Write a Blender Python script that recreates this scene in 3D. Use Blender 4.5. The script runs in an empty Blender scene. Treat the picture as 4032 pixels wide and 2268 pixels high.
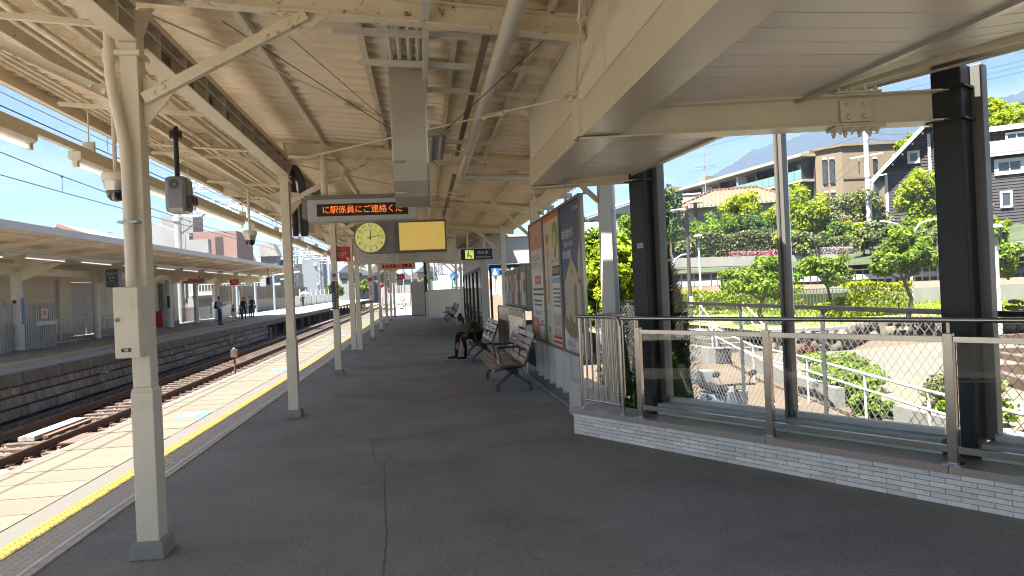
import bpy, bmesh, math, random
from mathutils import Vector, Matrix
R_ = random.Random(11)
sc = bpy.context.scene
COL = sc.collection
rad = math.radians
PI = math.pi

# ------------------------------------------------------------ camera
cam_d = bpy.data.cameras.new('camera'); cam = bpy.data.objects.new('camera', cam_d); COL.objects.link(cam)
cam_d.lens = 24.96; cam_d.sensor_width = 36.0; cam_d.clip_start = 0.05; cam_d.clip_end = 12000
_yaw, _pit, _rol = rad(7.2), rad(0.15), rad(2.55)
_f = Vector((math.sin(_yaw)*math.cos(_pit), math.cos(_yaw)*math.cos(_pit), math.sin(_pit)))
_rt = Vector((math.cos(_yaw), -math.sin(_yaw), 0)); _up = _rt.cross(_f)
_R = _rt*math.cos(_rol) - _up*math.sin(_rol); _U = _up*math.cos(_rol) + _rt*math.sin(_rol)
_m = Matrix((_R, _U, -_f)).transposed().to_4x4(); _m.translation = (0, 0, 1.55)
cam.matrix_world = _m
sc.camera = cam

# ------------------------------------------------------------ sky and sun
SUN_EL, SUN_AZ = rad(67.5), rad(-124)          # from the left of the platform, high
world = bpy.data.worlds.new('World'); sc.world = world; world.use_nodes = True
nt = world.node_tree; nt.nodes.clear()
def _n(t, **k):
    n = nt.nodes.new(t)
    for a, b in k.items(): setattr(n, a, b)
    return n
sky = _n('ShaderNodeTexSky', sky_type='NISHITA'); sky.sun_disc = False
sky.sun_elevation = SUN_EL; sky.sun_rotation = SUN_AZ; sky.altitude = 50; sky.air_density = 1.0; sky.dust_density = .5; sky.ozone_density = 2.2
bg = _n('ShaderNodeBackground'); bg.inputs['Strength'].default_value = SKY_STRENGTH = 0.05
tc = _n('ShaderNodeTexCoord')
sep = _n('ShaderNodeSeparateXYZ'); nt.links.new(tc.outputs['Generated'], sep.inputs[0])
# project the view direction on a cloud deck: (x,y)/(z+0.12)
add = _n('ShaderNodeMath', operation='ADD'); add.inputs[1].default_value = 0.14; nt.links.new(sep.outputs['Z'], add.inputs[0])
mx = _n('ShaderNodeMath', operation='MAXIMUM'); mx.inputs[1].default_value = 0.02; nt.links.new(add.outputs[0], mx.inputs[0])
dx = _n('ShaderNodeMath', operation='DIVIDE'); nt.links.new(sep.outputs['X'], dx.inputs[0]); nt.links.new(mx.outputs[0], dx.inputs[1])
dy = _n('ShaderNodeMath', operation='DIVIDE'); nt.links.new(sep.outputs['Y'], dy.inputs[0]); nt.links.new(mx.outputs[0], dy.inputs[1])
cmb = _n('ShaderNodeCombineXYZ'); nt.links.new(dx.outputs[0], cmb.inputs[0]); nt.links.new(dy.outputs[0], cmb.inputs[1])
mp = _n('ShaderNodeMapping'); mp.inputs['Location'].default_value = (5.4, 0.6, 0); mp.inputs['Scale'].default_value = (0.8, 1.0, 1); nt.links.new(cmb.outputs[0], mp.inputs[0])
cn = _n('ShaderNodeTexNoise'); cn.inputs['Scale'].default_value = 1.15; cn.inputs['Detail'].default_value = 9; cn.inputs['Roughness'].default_value = 0.6; cn.inputs['Distortion'].default_value = 0.25
nt.links.new(mp.outputs[0], cn.inputs['Vector'])
cr = _n('ShaderNodeValToRGB'); cr.color_ramp.elements[0].position = 0.485; cr.color_ramp.elements[0].color = (0, 0, 0, 1); cr.color_ramp.elements[1].position = 0.72; cr.color_ramp.elements[1].color = (1, 1, 1, 1)
nt.links.new(cn.outputs[0], cr.inputs[0])
cf = _n('ShaderNodeMath', operation='MULTIPLY'); cf.inputs[1].default_value = 0.8; nt.links.new(cr.outputs[0], cf.inputs[0])
mix = _n('ShaderNodeMix', data_type='RGBA'); nt.links.new(cf.outputs[0], mix.inputs['Factor'])
hsv = _n('ShaderNodeHueSaturation'); hsv.inputs['Saturation'].default_value = 1.0; hsv.inputs['Value'].default_value = .42; nt.links.new(sky.outputs[0], hsv.inputs['Color'])
nt.links.new(hsv.outputs[0], mix.inputs['A']); mix.inputs['B'].default_value = (2.5, 2.55, 2.65, 1)
out = _n('ShaderNodeOutputWorld'); nt.links.new(mix.outputs['Result'], bg.inputs['Color']); nt.links.new(bg.outputs[0], out.inputs[0])

sun_d = bpy.data.lights.new('sun', 'SUN'); sun_d.energy = 5.0; sun_d.angle = rad(0.53); sun_d.color = (1.0, 0.955, 0.88)
sun = bpy.data.objects.new('sun', sun_d); COL.objects.link(sun)
_sd = Vector((math.sin(SUN_AZ)*math.cos(SUN_EL), math.cos(SUN_AZ)*math.cos(SUN_EL), math.sin(SUN_EL)))
sun.rotation_euler = _sd.to_track_quat('Z', 'Y').to_euler(); sun.location = _sd*60

vs = sc.view_settings; vs.view_transform = 'Standard'; vs.look = 'None'; vs.exposure = 3.0; vs.gamma = 1.0; vs.use_curve_mapping = False
cy = sc.cycles
cy.use_denoising = True; cy.filter_width = 1.1; cy.max_bounces = 10; cy.diffuse_bounces = 8; cy.glossy_bounces = 3; cy.transmission_bounces = 4; cy.transparent_max_bounces = 14
cy.caustics_reflective = False; cy.caustics_refractive = False; cy.sample_clamp_indirect = 6.0
try: cy.denoiser = 'OPENIMAGEDENOISE'
except Exception: pass

# ------------------------------------------------------------ materials
M = {}
def hexc(h):
    c = [int(h[i:i+2], 16)/255 for i in (0, 2, 4)]
    return tuple(x/12.92 if x <= .04045 else ((x+.055)/1.055)**2.4 for x in c)
def pm(name, col, rough=.6, var=.12, scale=4., metal=0., bump=0., bscale=60., spec=.5, col2=None, stretch=(1, 1, 1), detail=5, emit=None, estr=0, wear=None, wscale=2., wlo=.55, whi=.7, trans=0., island=0., orand=0.):
    if isinstance(col, str): col = hexc(col)
    m = bpy.data.materials.new(name); m.use_nodes = True; t = m.node_tree; N = t.nodes; L = t.links
    b = N['Principled BSDF']; b.inputs['Roughness'].default_value = rough; b.inputs['Metallic'].default_value = metal
    b.inputs['Specular IOR Level'].default_value = spec
    tcn = N.new('ShaderNodeTexCoord'); mpn = N.new('ShaderNodeMapping'); mpn.inputs['Scale'].default_value = stretch; L.new(tcn.outputs['Object'], mpn.inputs[0])
    nz = N.new('ShaderNodeTexNoise'); nz.inputs['Scale'].default_value = scale; nz.inputs['Detail'].default_value = detail; nz.inputs['Roughness'].default_value = .65; L.new(mpn.outputs[0], nz.inputs['Vector'])
    mr = N.new('ShaderNodeMapRange'); mr.inputs['From Min'].default_value = .3; mr.inputs['From Max'].default_value = .7; L.new(nz.outputs[0], mr.inputs[0])
    mxn = N.new('ShaderNodeMix'); mxn.data_type = 'RGBA'; L.new(mr.outputs[0], mxn.inputs['Factor'])
    if col2 is None: a = [c*(1-var) for c in col]; bb = [min(1, c*(1+var)) for c in col]
    else:
        a = col; bb = hexc(col2) if isinstance(col2, str) else col2
    mxn.inputs['A'].default_value = (*a, 1); mxn.inputs['B'].default_value = (*bb, 1)
    last = mxn.outputs['Result']
    if wear is not None:
        if isinstance(wear, str): wear = hexc(wear)
        n2 = N.new('ShaderNodeTexNoise'); n2.inputs['Scale'].default_value = wscale; n2.inputs['Detail'].default_value = 8; n2.inputs['Roughness'].default_value = .7; L.new(mpn.outputs[0], n2.inputs['Vector'])
        r2 = N.new('ShaderNodeMapRange'); r2.inputs['From Min'].default_value = wlo; r2.inputs['From Max'].default_value = whi; L.new(n2.outputs[0], r2.inputs[0])
        m2 = N.new('ShaderNodeMix'); m2.data_type = 'RGBA'; L.new(r2.outputs[0], m2.inputs['Factor']); L.new(last, m2.inputs['A']); m2.inputs['B'].default_value = (*wear, 1)
        last = m2.outputs['Result']
    if island > 0:
        g = N.new('ShaderNodeNewGeometry'); hs = N.new('ShaderNodeHueSaturation')
        r3 = N.new('ShaderNodeMapRange'); r3.inputs['To Min'].default_value = 1-island; r3.inputs['To Max'].default_value = 1+island; L.new(g.outputs['Random Per Island'], r3.inputs[0]); L.new(r3.outputs[0], hs.inputs['Value'])
        r4 = N.new('ShaderNodeMapRange'); r4.inputs['To Min'].default_value = .5+.03*island; r4.inputs['To Max'].default_value = .5-.05*island; L.new(g.outputs['Random Per Island'], r4.inputs[0]); L.new(r4.outputs[0], hs.inputs['Hue'])
        L.new(last, hs.inputs['Color']); last = hs.outputs[0]
    if orand > 0:
        oi = N.new('ShaderNodeObjectInfo'); hs = N.new('ShaderNodeHueSaturation'); r5 = N.new('ShaderNodeMapRange'); r5.inputs['To Min'].default_value = 1-orand; r5.inputs['To Max'].default_value = 1+orand; L.new(oi.outputs['Random'], r5.inputs[0]); L.new(r5.outputs[0], hs.inputs['Value']); L.new(last, hs.inputs['Color']); last = hs.outputs[0]
    L.new(last, b.inputs['Base Color'])
    if bump > 0:
        n3 = N.new('ShaderNodeTexNoise'); n3.inputs['Scale'].default_value = bscale; n3.inputs['Detail'].default_value = 4; L.new(mpn.outputs[0], n3.inputs['Vector'])
        bp = N.new('ShaderNodeBump'); bp.inputs['Strength'].default_value = bump; bp.inputs['Distance'].default_value = .02; L.new(n3.outputs[0], bp.inputs['Height']); L.new(bp.outputs[0], b.inputs['Normal'])
    if emit is not None:
        if isinstance(emit, str): emit = hexc(emit)
        b.inputs['Emission Color'].default_value = (*emit, 1); b.inputs['Emission Strength'].default_value = estr
    if trans > 0:
        tr = N.new('ShaderNodeBsdfTranslucent'); L.new(last, tr.inputs['Color']); ms = N.new('ShaderNodeMixShader'); ms.inputs[0].default_value = trans
        L.new(b.outputs[0], ms.inputs[1]); L.new(tr.outputs[0], ms.inputs[2]); L.new(ms.outputs[0], N['Material Output'].inputs[0])
    M[name] = m
    return m
def glass(name, tint=(.97, .985, .98), refl=1.5):
    m = bpy.data.materials.new(name); m.use_nodes = True; t = m.node_tree; N = t.nodes; L = t.links; N.remove(N['Principled BSDF'])
    tr = N.new('ShaderNodeBsdfTransparent'); tr.inputs[0].default_value = (*tint, 1)
    gl = N.new('ShaderNodeBsdfGlossy'); gl.inputs['Roughness'].default_value = .01
    fr = N.new('ShaderNodeFresnel'); fr.inputs['IOR'].default_value = refl
    ms = N.new('ShaderNodeMixShader'); L.new(fr.outputs[0], ms.inputs[0]); L.new(tr.outputs[0], ms.inputs[1]); L.new(gl.outputs[0], ms.inputs[2]); L.new(ms.outputs[0], N['Material Output'].inputs[0])
    M[name] = m

def asphalt_mat(name, base):
    m = pm(name, base, .82, .14, .9, detail=8, bump=.8, bscale=120, wear=[c*.70 for c in base], wscale=.6, wlo=.47, whi=.68)
    t = m.node_tree; N = t.nodes; L = t.links; b = N['Principled BSDF']; src = b.inputs['Base Color'].links[0].from_socket
    tcn = N.new('ShaderNodeTexCoord'); sp = N.new('ShaderNodeTexNoise'); sp.inputs['Scale'].default_value = 42; sp.inputs['Detail'].default_value = 6; sp.inputs['Roughness'].default_value = .8; L.new(tcn.outputs['Object'], sp.inputs['Vector'])
    mr = N.new('ShaderNodeMapRange'); mr.inputs['From Min'].default_value = .3; mr.inputs['From Max'].default_value = .72; mr.inputs['To Min'].default_value = .62; mr.inputs['To Max'].default_value = 1.42; L.new(sp.outputs[0], mr.inputs[0])
    vo = N.new('ShaderNodeTexVoronoi'); vo.inputs['Scale'].default_value = 2.3; vo.inputs['Randomness'].default_value = 1.0; L.new(tcn.outputs['Object'], vo.inputs['Vector'])
    gr = N.new('ShaderNodeMapRange'); gr.inputs['From Min'].default_value = .035; gr.inputs['From Max'].default_value = .06; gr.inputs['To Min'].default_value = .72; gr.inputs['To Max'].default_value = 1.0; L.new(vo.outputs['Distance'], gr.inputs[0])
    mu = N.new('ShaderNodeMath'); mu.operation = 'MULTIPLY'; L.new(mr.outputs[0], mu.inputs[0]); L.new(gr.outputs[0], mu.inputs[1])
    hs = N.new('ShaderNodeHueSaturation'); L.new(src, hs.inputs['Color']); L.new(mu.outputs[0], hs.inputs['Value']); L.new(hs.outputs[0], b.inputs['Base Color'])
asphalt_mat('asphalt', (.275, .262, .242))
pm('band', (.062, .057, .05), .9, .4, 140, detail=3, bump=.3, bscale=160)
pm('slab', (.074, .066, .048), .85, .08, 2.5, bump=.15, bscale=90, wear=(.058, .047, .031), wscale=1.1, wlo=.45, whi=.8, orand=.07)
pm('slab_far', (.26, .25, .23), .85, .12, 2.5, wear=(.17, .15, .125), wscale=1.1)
pm('edge_white', (.12, .117, .11), .7, .08, 5)
pm('edge_red', (.24, .08, .055), .7, .2, 6, wear=(.26, .22, .2), wscale=5)
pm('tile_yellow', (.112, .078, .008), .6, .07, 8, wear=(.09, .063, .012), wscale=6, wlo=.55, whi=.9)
pm('tile_beige', (.56, .50, .40), .75, .08, 8, wear=(.44, .39, .31), wscale=5)
pm('tile_line', (.70, .68, .66), .6, .06, 8)
pm('cream', (.70, .64, .515), .5, .05, 3, bump=.03, bscale=30, wear=(.40, .35, .26), wscale=2.5, wlo=.55, whi=.85)
pm('cream_roof', (.82, .735, .585), .6, .05, 1.2, wear=(.60, .50, .36), wscale=.9, wlo=.5, whi=.85)
pm('cream_rust', (.70, .635, .50), .5, .06, 3, wear=(.20, .11, .055), wscale=11., wlo=.585, whi=.66, bump=.08, bscale=40)
pm('cream_fascia', (.74, .70, .61), .5, .03, 2, stretch=(1, 1, .3))
pm('white_paint', (.62, .61, .565), .45, .04, 3, wear=(.5, .47, .4), wscale=3, wlo=.6, whi=.9)
pm('white_clean', (.40, .40, .395), .4, .02, 3)
pm('galv', (.42, .44, .45), .45, .12, 9, metal=.6)
pm('steel', (.40, .37, .33), .26, .10, 3, metal=1., stretch=(3, 3, .3))
pm('steel_h', (.45, .43, .40), .24, .08, 3, metal=1.)
pm('alu', (.50, .49, .46), .38, .06, 4, metal=.85)
pm('alu_rib', (.46, .44, .39), .45, .06, 3, metal=.35)
pm('dark_col', (.020, .024, .028), .42, .15, 3, spec=.3, wear=(.030, .034, .037), wscale=2.2, wlo=.5, whi=.9)
pm('granite', (.36, .29, .24), .22, .0, 120, detail=3, col2=(.50, .43, .37), wear=(.26, .20, .165), wscale=90, wlo=.58, whi=.66)
pm('wall_tile', (.90, .855, .785), .35, .10, 3, wear=(.50, .47, .43), wscale=5, wlo=.5, whi=.85, bump=.06, bscale=30, orand=.13)
pm('grout', (.07, .07, .07), .9, .2, 20)
pm('sill', (.52, .58, .53), .4, .04, 3)
pm('ceil_plank', (.84, .81, .74), .33, .035, 1.2, stretch=(.4, 3, 1), orand=.025)
pm('concrete', (.155, .152, .140), .9, .14, 1.6, bump=.2, bscale=30, wear=(.095, .092, .084), wscale=.8, stretch=(1, 1, .35))
pm('concrete_face', (.22, .215, .20), .9, .16, 1.6, bump=.2, bscale=30, wear=(.16, .155, .145), wscale=.8, stretch=(1, 1, .35))
pm('concrete_old', (.15, .128, .105), .95, .3, 2.2, bump=.35, bscale=25, wear=(.055, .044, .036), wscale=1.8, wlo=.47, whi=.68)
pm('concrete_base', (.27, .26, .23), .9, .12, 9, bump=.2, bscale=60)
pm('block_stone', (.25, .205, .165), .92, .28, 3, bump=.35, bscale=30, wear=(.36, .33, .28), wscale=1.3, wlo=.55, whi=.72, orand=.22)
pm('joint_dark', (.035, .03, .026), .95, .2, 5)
pm('ballast', (.115, .070, .050), .95, .35, 1.5, col2=(.155, .108, .084), island=.45)
pm('ballast_bed', (.14, .09, .062), .98, .4, 30, bump=.6, bscale=24)
pm('ballast_bounce', (.40, .37, .335), .95, .3, 20, bump=.5, bscale=24)  # made pale to bounce sun up from the unseen near bed
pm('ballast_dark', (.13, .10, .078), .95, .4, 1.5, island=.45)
pm('rail_rust', (.085, .045, .028), .8, .25, 6)
pm('rail_top', (.50, .47, .44), .3, .1, 4, metal=1.)
pm('sleeper', (.060, .040, .030), .95, .2, 5)
pm('black', (.012, .012, .013), .45, .1, 5)
pm('dark_grey', (.05, .052, .056), .5, .1, 5)
pm('mid_grey', (.20, .205, .21), .5, .08, 4)
pm('light_grey', (.46, .465, .465), .5, .06, 3)
pm('blue_sticker', (.06, .38, .62), .5, .05, 6)
pm('red_sign', (.62, .035, .03), .45, .05, 5)
pm('navy', (.012, .018, .055), .35, .05, 5)
pm('sign_txt', (.80, .80, .78), .5, .02, 5)
pm('yellow_txt', (.75, .55, .05), .5, .02, 5)
pm('bench_wood', (.105, .042, .030), .22, .22, 3, stretch=(14, 1, 14), spec=.6)
pm('bench_tan', (.27, .155, .075), .28, .2, 3, stretch=(14, 1, 14))
pm('bench_red', (.22, .02, .03), .35, .1, 4)
pm('led_board', (.008, .006, .005), .3, .1, 4)
pm('led_on', (.9, .2, .03), .5, .02, 4, emit=(1., .16, .015), estr=.16)
pm('led_red', (.9, .1, .03), .5, .02, 4, emit=(1., .07, .012), estr=.06)
pm('clock_face', (.78, .80, .28), .4, .03, 4, emit=(.80, .80, .25), estr=.035)
pm('panel_yellow', (.72, .54, .18), .4, .06, 1.5, emit=(.85, .58, .14), estr=.05)
pm('sign_lit', (.75, .85, .25), .4, .02, 4, emit=(.75, .9, .2), estr=.08)
pm('lamp_tube', (.85, .84, .8), .4, .02, 4, emit=(1., .95, .85), estr=.11)
pm('signal_red', (.9, .05, .03), .4, .02, 4, emit=(1., .05, .03), estr=.6)
glass('glass_clear', (.995, .998, .996), 1.24)
glass('glass_rail', (.99, .995, .992), 1.26)
glass('glass_globe', (.80, .86, .82), 1.45)
glass('glass_dome', (.16, .17, .17), 1.6)
pm('win_dark', (.03, .038, .045), .08, .2, 2, spec=.8)
pm('blue_pale', (.24, .30, .33), .35, .05, 3)
pm('pink_wall', (.20, .125, .105), .85, .07, 2, bump=.06, bscale=40)
pm('brick_tan', (.165, .125, .082), .9, .12, 9, stretch=(1, 1, 3), bump=.05, bscale=60)
pm('roof_tile', (.12, .062, .038), .8, .16, 7)
pm('roof_slate', (.075, .082, .098), .6, .15, 5, stretch=(1, 1, 6))
pm('roof_white', (.15, .153, .158), .4, .04, 3)
pm('wood_dark', (.026, .021, .021), .8, .25, 3, stretch=(.3, .3, 8))
pm('wood_grey', (.085, .064, .048), .85, .25, 4, stretch=(6, 6, .5))
pm('stone_tan', (.105, .089, .067), .95, .22, 3, bump=.4, bscale=12, island=.35)
pm('pave_tan', (.070, .049, .029), .9, .14, 1.2, wear=(.054, .036, .021), wscale=.7)
pm('pave_light', (.080, .072, .056), .9, .14, 1.2, wear=(.058, .051, .039), wscale=.6, bump=.1, bscale=20)
pm('soil', (.10, .085, .055), .95, .3, 2)
pm('road', (.085, .085, .087), .9, .15, 1.5)
pm('leaf_yel', (.205, .265, .012), .7, .15, .8, spec=.12, trans=.45, island=.45)
pm('leaf_mid', (.108, .175, .017), .7, .15, .8, spec=.12, trans=.4, island=.5)
pm('leaf_dark', (.050, .092, .017), .7, .2, .8, spec=.12, trans=.3, island=.5)
pm('leaf_olive', (.125, .145, .055), .7, .2, .8, spec=.12, trans=.3, island=.45)
pm('leaf_red', (.12, .042, .028), .7, .2, .8, spec=.12, trans=.35, island=.45)
pm('leaf_pink', (.18, .11, .085), .7, .2, .8, spec=.12, trans=.3, island=.35)
pm('flower', (.34, .115, .16), .7, .2, .8, spec=.12, trans=.3, island=.5)
pm('flower_white', (.33, .28, .28), .7, .2, .8, spec=.12, trans=.3, island=.2)
pm('bark', (.10, .075, .055), .95, .3, 6, stretch=(3, 3, .6), bump=.4, bscale=20)
pm('brown_metal', (.050, .037, .032), .5, .1, 4)
pm('hill_far', (.006, .012, .016), .95, .25, .012, detail=8)
pm('cloth_olive', (.075, .068, .042), .9, .15, 8, bump=.15, bscale=25)
pm('cloth_black', (.010, .010, .012), .9, .2, 8)
pm('cloth_blue', (.26, .34, .58), .85, .1, 8)
pm('cloth_navy', (.012, .016, .032), .9, .2, 8)
pm('cloth_green', (.10, .12, .06), .9, .15, 8)
pm('cloth_white', (.62, .62, .62), .9, .06, 8)
pm('cloth_brown', (.12, .07, .04), .9, .15, 8)
pm('skin', (.46, .265, .185), .55, .06, 8)
pm('hair', (.010, .009, .009), .5, .2, 20)
pm('sole', (.5, .5, .48), .6, .05, 8)
pm('paper_white', (.72, .70, .68), .5, .03, 2)
pm('paper_pink', (.62, .33, .29), .5, .1, 1.2)
pm('paper_red', (.60, .13, .12), .5, .05, 2)
pm('paper_cream', (.68, .60, .50), .5, .04, 2)
pm('paper_green', (.18, .36, .14), .5, .1, 2)
pm('paper_lgreen', (.42, .58, .44), .5, .1, 2)
pm('paper_blue', (.035, .075, .20), .4, .2, 1.5)
pm('paper_sky', (.20, .42, .62), .5, .1, 2)
pm('paper_text', (.16, .15, .15), .6, .05, 5)
pm('paper_textred', (.48, .05, .06), .6, .05, 5)
pm('paper_tan', (.50, .43, .32), .5, .08, 2)
pm('paper_olive', (.20, .19, .085), .5, .3, 3)
pm('orange', (.65, .20, .06), .5, .05, 4)
pm('sign_blue', (.03, .14, .50), .4, .05, 4)
pm('green_dark', (.02, .14, .07), .5, .05, 4)
pm('red_plain', (.42, .03, .025), .5, .05, 4)
pm('scooter_blue', (.14, .18, .23), .3, .05, 4)

# ------------------------------------------------------------ mesh builder
def V(*a): return Vector(a)
class MB:
    def __init__(s): s.v = []; s.f = []
    def add(s, vs, fs):
        n = len(s.v); s.v += [tuple(v) for v in vs]; s.f += [tuple(i+n for i in f) for f in fs]; return s
    def box(s, x0, y0, z0, x1, y1, z1):
        if x0 > x1: x0, x1 = x1, x0
        if y0 > y1: y0, y1 = y1, y0
        if z0 > z1: z0, z1 = z1, z0
        return s.add([(x0,y0,z0),(x1,y0,z0),(x1,y1,z0),(x0,y1,z0),(x0,y0,z1),(x1,y0,z1),(x1,y1,z1),(x0,y1,z1)],
                     [(0,3,2,1),(4,5,6,7),(0,1,5,4),(1,2,6,5),(2,3,7,6),(3,0,4,7)])
    def hexa(s, b, t):      # 4 bottom points, 4 top points (counter-clockwise seen from above)
        return s.add(list(b)+list(t), [(3,2,1,0),(4,5,6,7),(0,1,5,4),(1,2,6,5),(2,3,7,6),(3,0,4,7)])
    def bar(s, p, q, w, h, up=(0,0,1), off=(0,0)):
        p, q, up = Vector(p), Vector(q), Vector(up); d = (q-p).normalized(); sd = d.cross(up)
        if sd.length < 1e-5: sd = d.cross(Vector((1,0,0)))
        sd.normalize(); u = sd.cross(d).normalized(); o = sd*off[0]+u*off[1]
        c = [-sd*w/2-u*h/2, sd*w/2-u*h/2, sd*w/2+u*h/2, -sd*w/2+u*h/2]
        return s.add([p+o+k for k in c]+[q+o+k for k in c], [(0,1,2,3),(7,6,5,4),(4,5,1,0),(5,6,2,1),(6,7,3,2),(7,4,0,3)])
    def ibeam(s, p, q, w, h, t=.012, up=(0,0,1)):
        s.bar(p, q, w, t, up, (0, -h/2+t/2)); s.bar(p, q, w, t, up, (0, h/2-t/2)); return s.bar(p, q, t*.8, h-2*t, up)
    def channel(s, p, q, w, h, t=.01, up=(0,0,1), side=1):
        s.bar(p, q, w, t, up, (0, -h/2+t/2)); s.bar(p, q, w, t, up, (0, h/2-t/2)); return s.bar(p, q, t, h-2*t, up, (side*(w/2-t/2), 0))
    def angle(s, p, q, w, h, t=.008, up=(0,0,1), side=1):
        s.bar(p, q, w, t, up, (0, -h/2+t/2)); return s.bar(p, q, t, h-t, up, (side*(w/2-t/2), t/2))
    def tube(s, pts, r, n=8, cap=True):
        pts = [Vector(p) for p in pts]; rs = r if isinstance(r, (list, tuple)) else [r]*len(pts); base = len(s.v); prev = None
        for i, p in enumerate(pts):
            d = (pts[min(i+1, len(pts)-1)]-pts[max(i-1, 0)]).normalized()
            if prev is None:
                a = d.orthogonal().normalized()
            else:
                a = (prev - d*prev.dot(d)).normalized()
            prev = a; b = d.cross(a)
            for k in range(n):
                an = 2*PI*k/n; s.v.append(tuple(p+(a*math.cos(an)+b*math.sin(an))*rs[i]))
        for i in range(len(pts)-1):
            for k in range(n):
                a0 = base+i*n+k; a1 = base+i*n+(k+1) % n; s.f.append((a0, a1, a1+n, a0+n))
        if cap:
            s.f.append(tuple(base+k for k in reversed(range(n)))); e = base+(len(pts)-1)*n; s.f.append(tuple(e+k for k in range(n)))
        return s
    def lathe(s, prof, c=(0,0,0), n=16, cap=True):
        base = len(s.v)
        for (r, z) in prof:
            for k in range(n):
                a = 2*PI*k/n; s.v.append((c[0]+r*math.cos(a), c[1]+r*math.sin(a), c[2]+z))
        for i in range(len(prof)-1):
            for k in range(n):
                a0 = base+i*n+k; a1 = base+i*n+(k+1) % n; s.f.append((a0, a1, a1+n, a0+n))
        if cap:
            s.f.append(tuple(base+k for k in reversed(range(n)))); e = base+(len(prof)-1)*n; s.f.append(tuple(e+k for k in range(n)))
        return s
    def prism(s, poly, d):      # closed polygon of 3D points, extruded by vector d
        d = Vector(d); poly = [Vector(p) for p in poly]; n = len(poly)
        return s.add(poly+[p+d for p in poly], [tuple(range(n-1, -1, -1)), tuple(range(n, 2*n))]+[(i, (i+1) % n, n+(i+1) % n, n+i) for i in range(n)])
    def quad(s, *p): return s.add(p, [tuple(range(len(p)))])
    def rock(s, c, r, sx=1, sy=1, sz=1, rnd=R_):
        vs = []; n = 6
        for (ring, zz, rr) in ((0, -.7, .75), (1, .05, 1.), (2, .7, .62)):
            for k in range(n):
                a = 2*PI*k/n+ring*.4; q = rr*rnd.uniform(.82, 1.12); vs.append((c[0]+r*sx*q*math.cos(a), c[1]+r*sy*q*math.sin(a), c[2]+r*sz*(zz+rnd.uniform(-.1, .1))))
        fs = [tuple(range(n-1, -1, -1)), tuple(range(2*n, 3*n))]
        for i in range(2):
            for k in range(n): fs.append((i*n+k, i*n+(k+1) % n, (i+1)*n+(k+1) % n, (i+1)*n+k))
        return s.add(vs, fs)
    def mesh(s, name, mat=None, smooth=False, ang=35):
        me = bpy.data.meshes.new(name); me.from_pydata(s.v, [], s.f); me.update()
        if mat is not None: me.materials.append(M[mat] if isinstance(mat, str) else mat)
        if smooth:
            me.shade_smooth(); me.set_sharp_from_angle(angle=rad(ang))
        return me

def link(name, me, parent=None, world=False):
    o = bpy.data.objects.new(name, me); COL.objects.link(o)
    if parent is not None:
        o.parent = parent
        if world:
            m = Matrix.Identity(4); q = parent
            while q is not None: m = q.matrix_parent_inverse @ q.matrix_basis @ m if q.parent else q.matrix_basis @ m; q = q.parent
            o.matrix_parent_inverse = m.inverted()
    return o
def tag(o, label=None, cat=None, group=None, kind=None):
    if label: o['label'] = label
    if cat: o['category'] = cat
    if group: o['group'] = group
    if kind: o['kind'] = kind
    return o
def thing(name, label, cat, loc=(0,0,0), rz=0, group=None):
    o = bpy.data.objects.new(name, None); COL.objects.link(o); o.location = loc; o.rotation_euler = (0,0,rz); o.empty_display_size = .1
    return tag(o, label, cat, group)
def part(root, name, mb, mat, smooth=False, world=True, kind=None, bevel=0, ang=35):
    o = link(name, mb.mesh(name, mat, smooth, ang), root, world)
    if kind: o['kind'] = kind
    if bevel:
        b = o.modifiers.new('bevel', 'BEVEL'); b.width = bevel; b.segments = 2; b.limit_method = 'ANGLE'
    return o
def solo(name, mb, mat, label=None, cat=None, group=None, kind=None, smooth=False, bevel=0, ang=35):
    o = link(name, mb.mesh(name, mat, smooth, ang)); tag(o, label, cat, group, kind)
    if bevel:
        b = o.modifiers.new('bevel', 'BEVEL'); b.width = bevel; b.segments = 2; b.limit_method = 'ANGLE'
    return o
def struct(name, mb, mat, parent=None, smooth=False):
    o = link(name, mb.mesh(name, mat, smooth), parent)
    if parent is None: o['kind'] = 'structure'
    return o
def copy_tree(o, parent=None):
    c = o.copy(); COL.objects.link(c); c.parent = parent
    if parent is not None: c.matrix_parent_inverse = o.matrix_parent_inverse.copy()
    for ch in list(o.children): copy_tree(ch, c)
    return c
def G(y): return .007*max(0., y-18.)     # the station climbs gently away from the camera
def rail_y(y0, y1):   # sample points along the platform so long pieces follow the climb
    return [y0]+[y for y in (18, 24, 32, 42, 54, 70, 90, 115, 150) if y0 < y < y1]+[y1]

_txt_cache = {}
def text_mesh(s, size, ax='CENTER', spacing=1.0, line=1.0):
    key = (s, round(size, 4), ax, spacing, line)
    if key in _txt_cache: return _txt_cache[key]
    cu = bpy.data.curves.new('txt', 'FONT'); cu.body = s; cu.size = size; cu.align_x = ax; cu.align_y = 'CENTER'; cu.space_character = spacing; cu.space_line = line; cu.resolution_u = 2
    ob = bpy.data.objects.new('txt', cu); COL.objects.link(ob)
    dg = bpy.context.evaluated_depsgraph_get(); me = bpy.data.meshes.new_from_object(ob.evaluated_get(dg)); me.materials.clear()
    bpy.data.objects.remove(ob); bpy.data.curves.remove(cu); _txt_cache[key] = me
    return me
def text(root, s, size, pos, right, up, mat, name='lettering', ax='CENTER', line=1.0, spacing=1.0, sx=1.0):
    me = text_mesh(s, size, ax, spacing, line).copy(); me.materials.append(M[mat])
    rt, u = Vector(right).normalized(), Vector(up).normalized(); nrm = rt.cross(u)
    m = Matrix((rt*sx, u, nrm)).transposed().to_4x4(); m.translation = Vector(pos); me.transform(m)
    return link(name, me, root, True)
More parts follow.
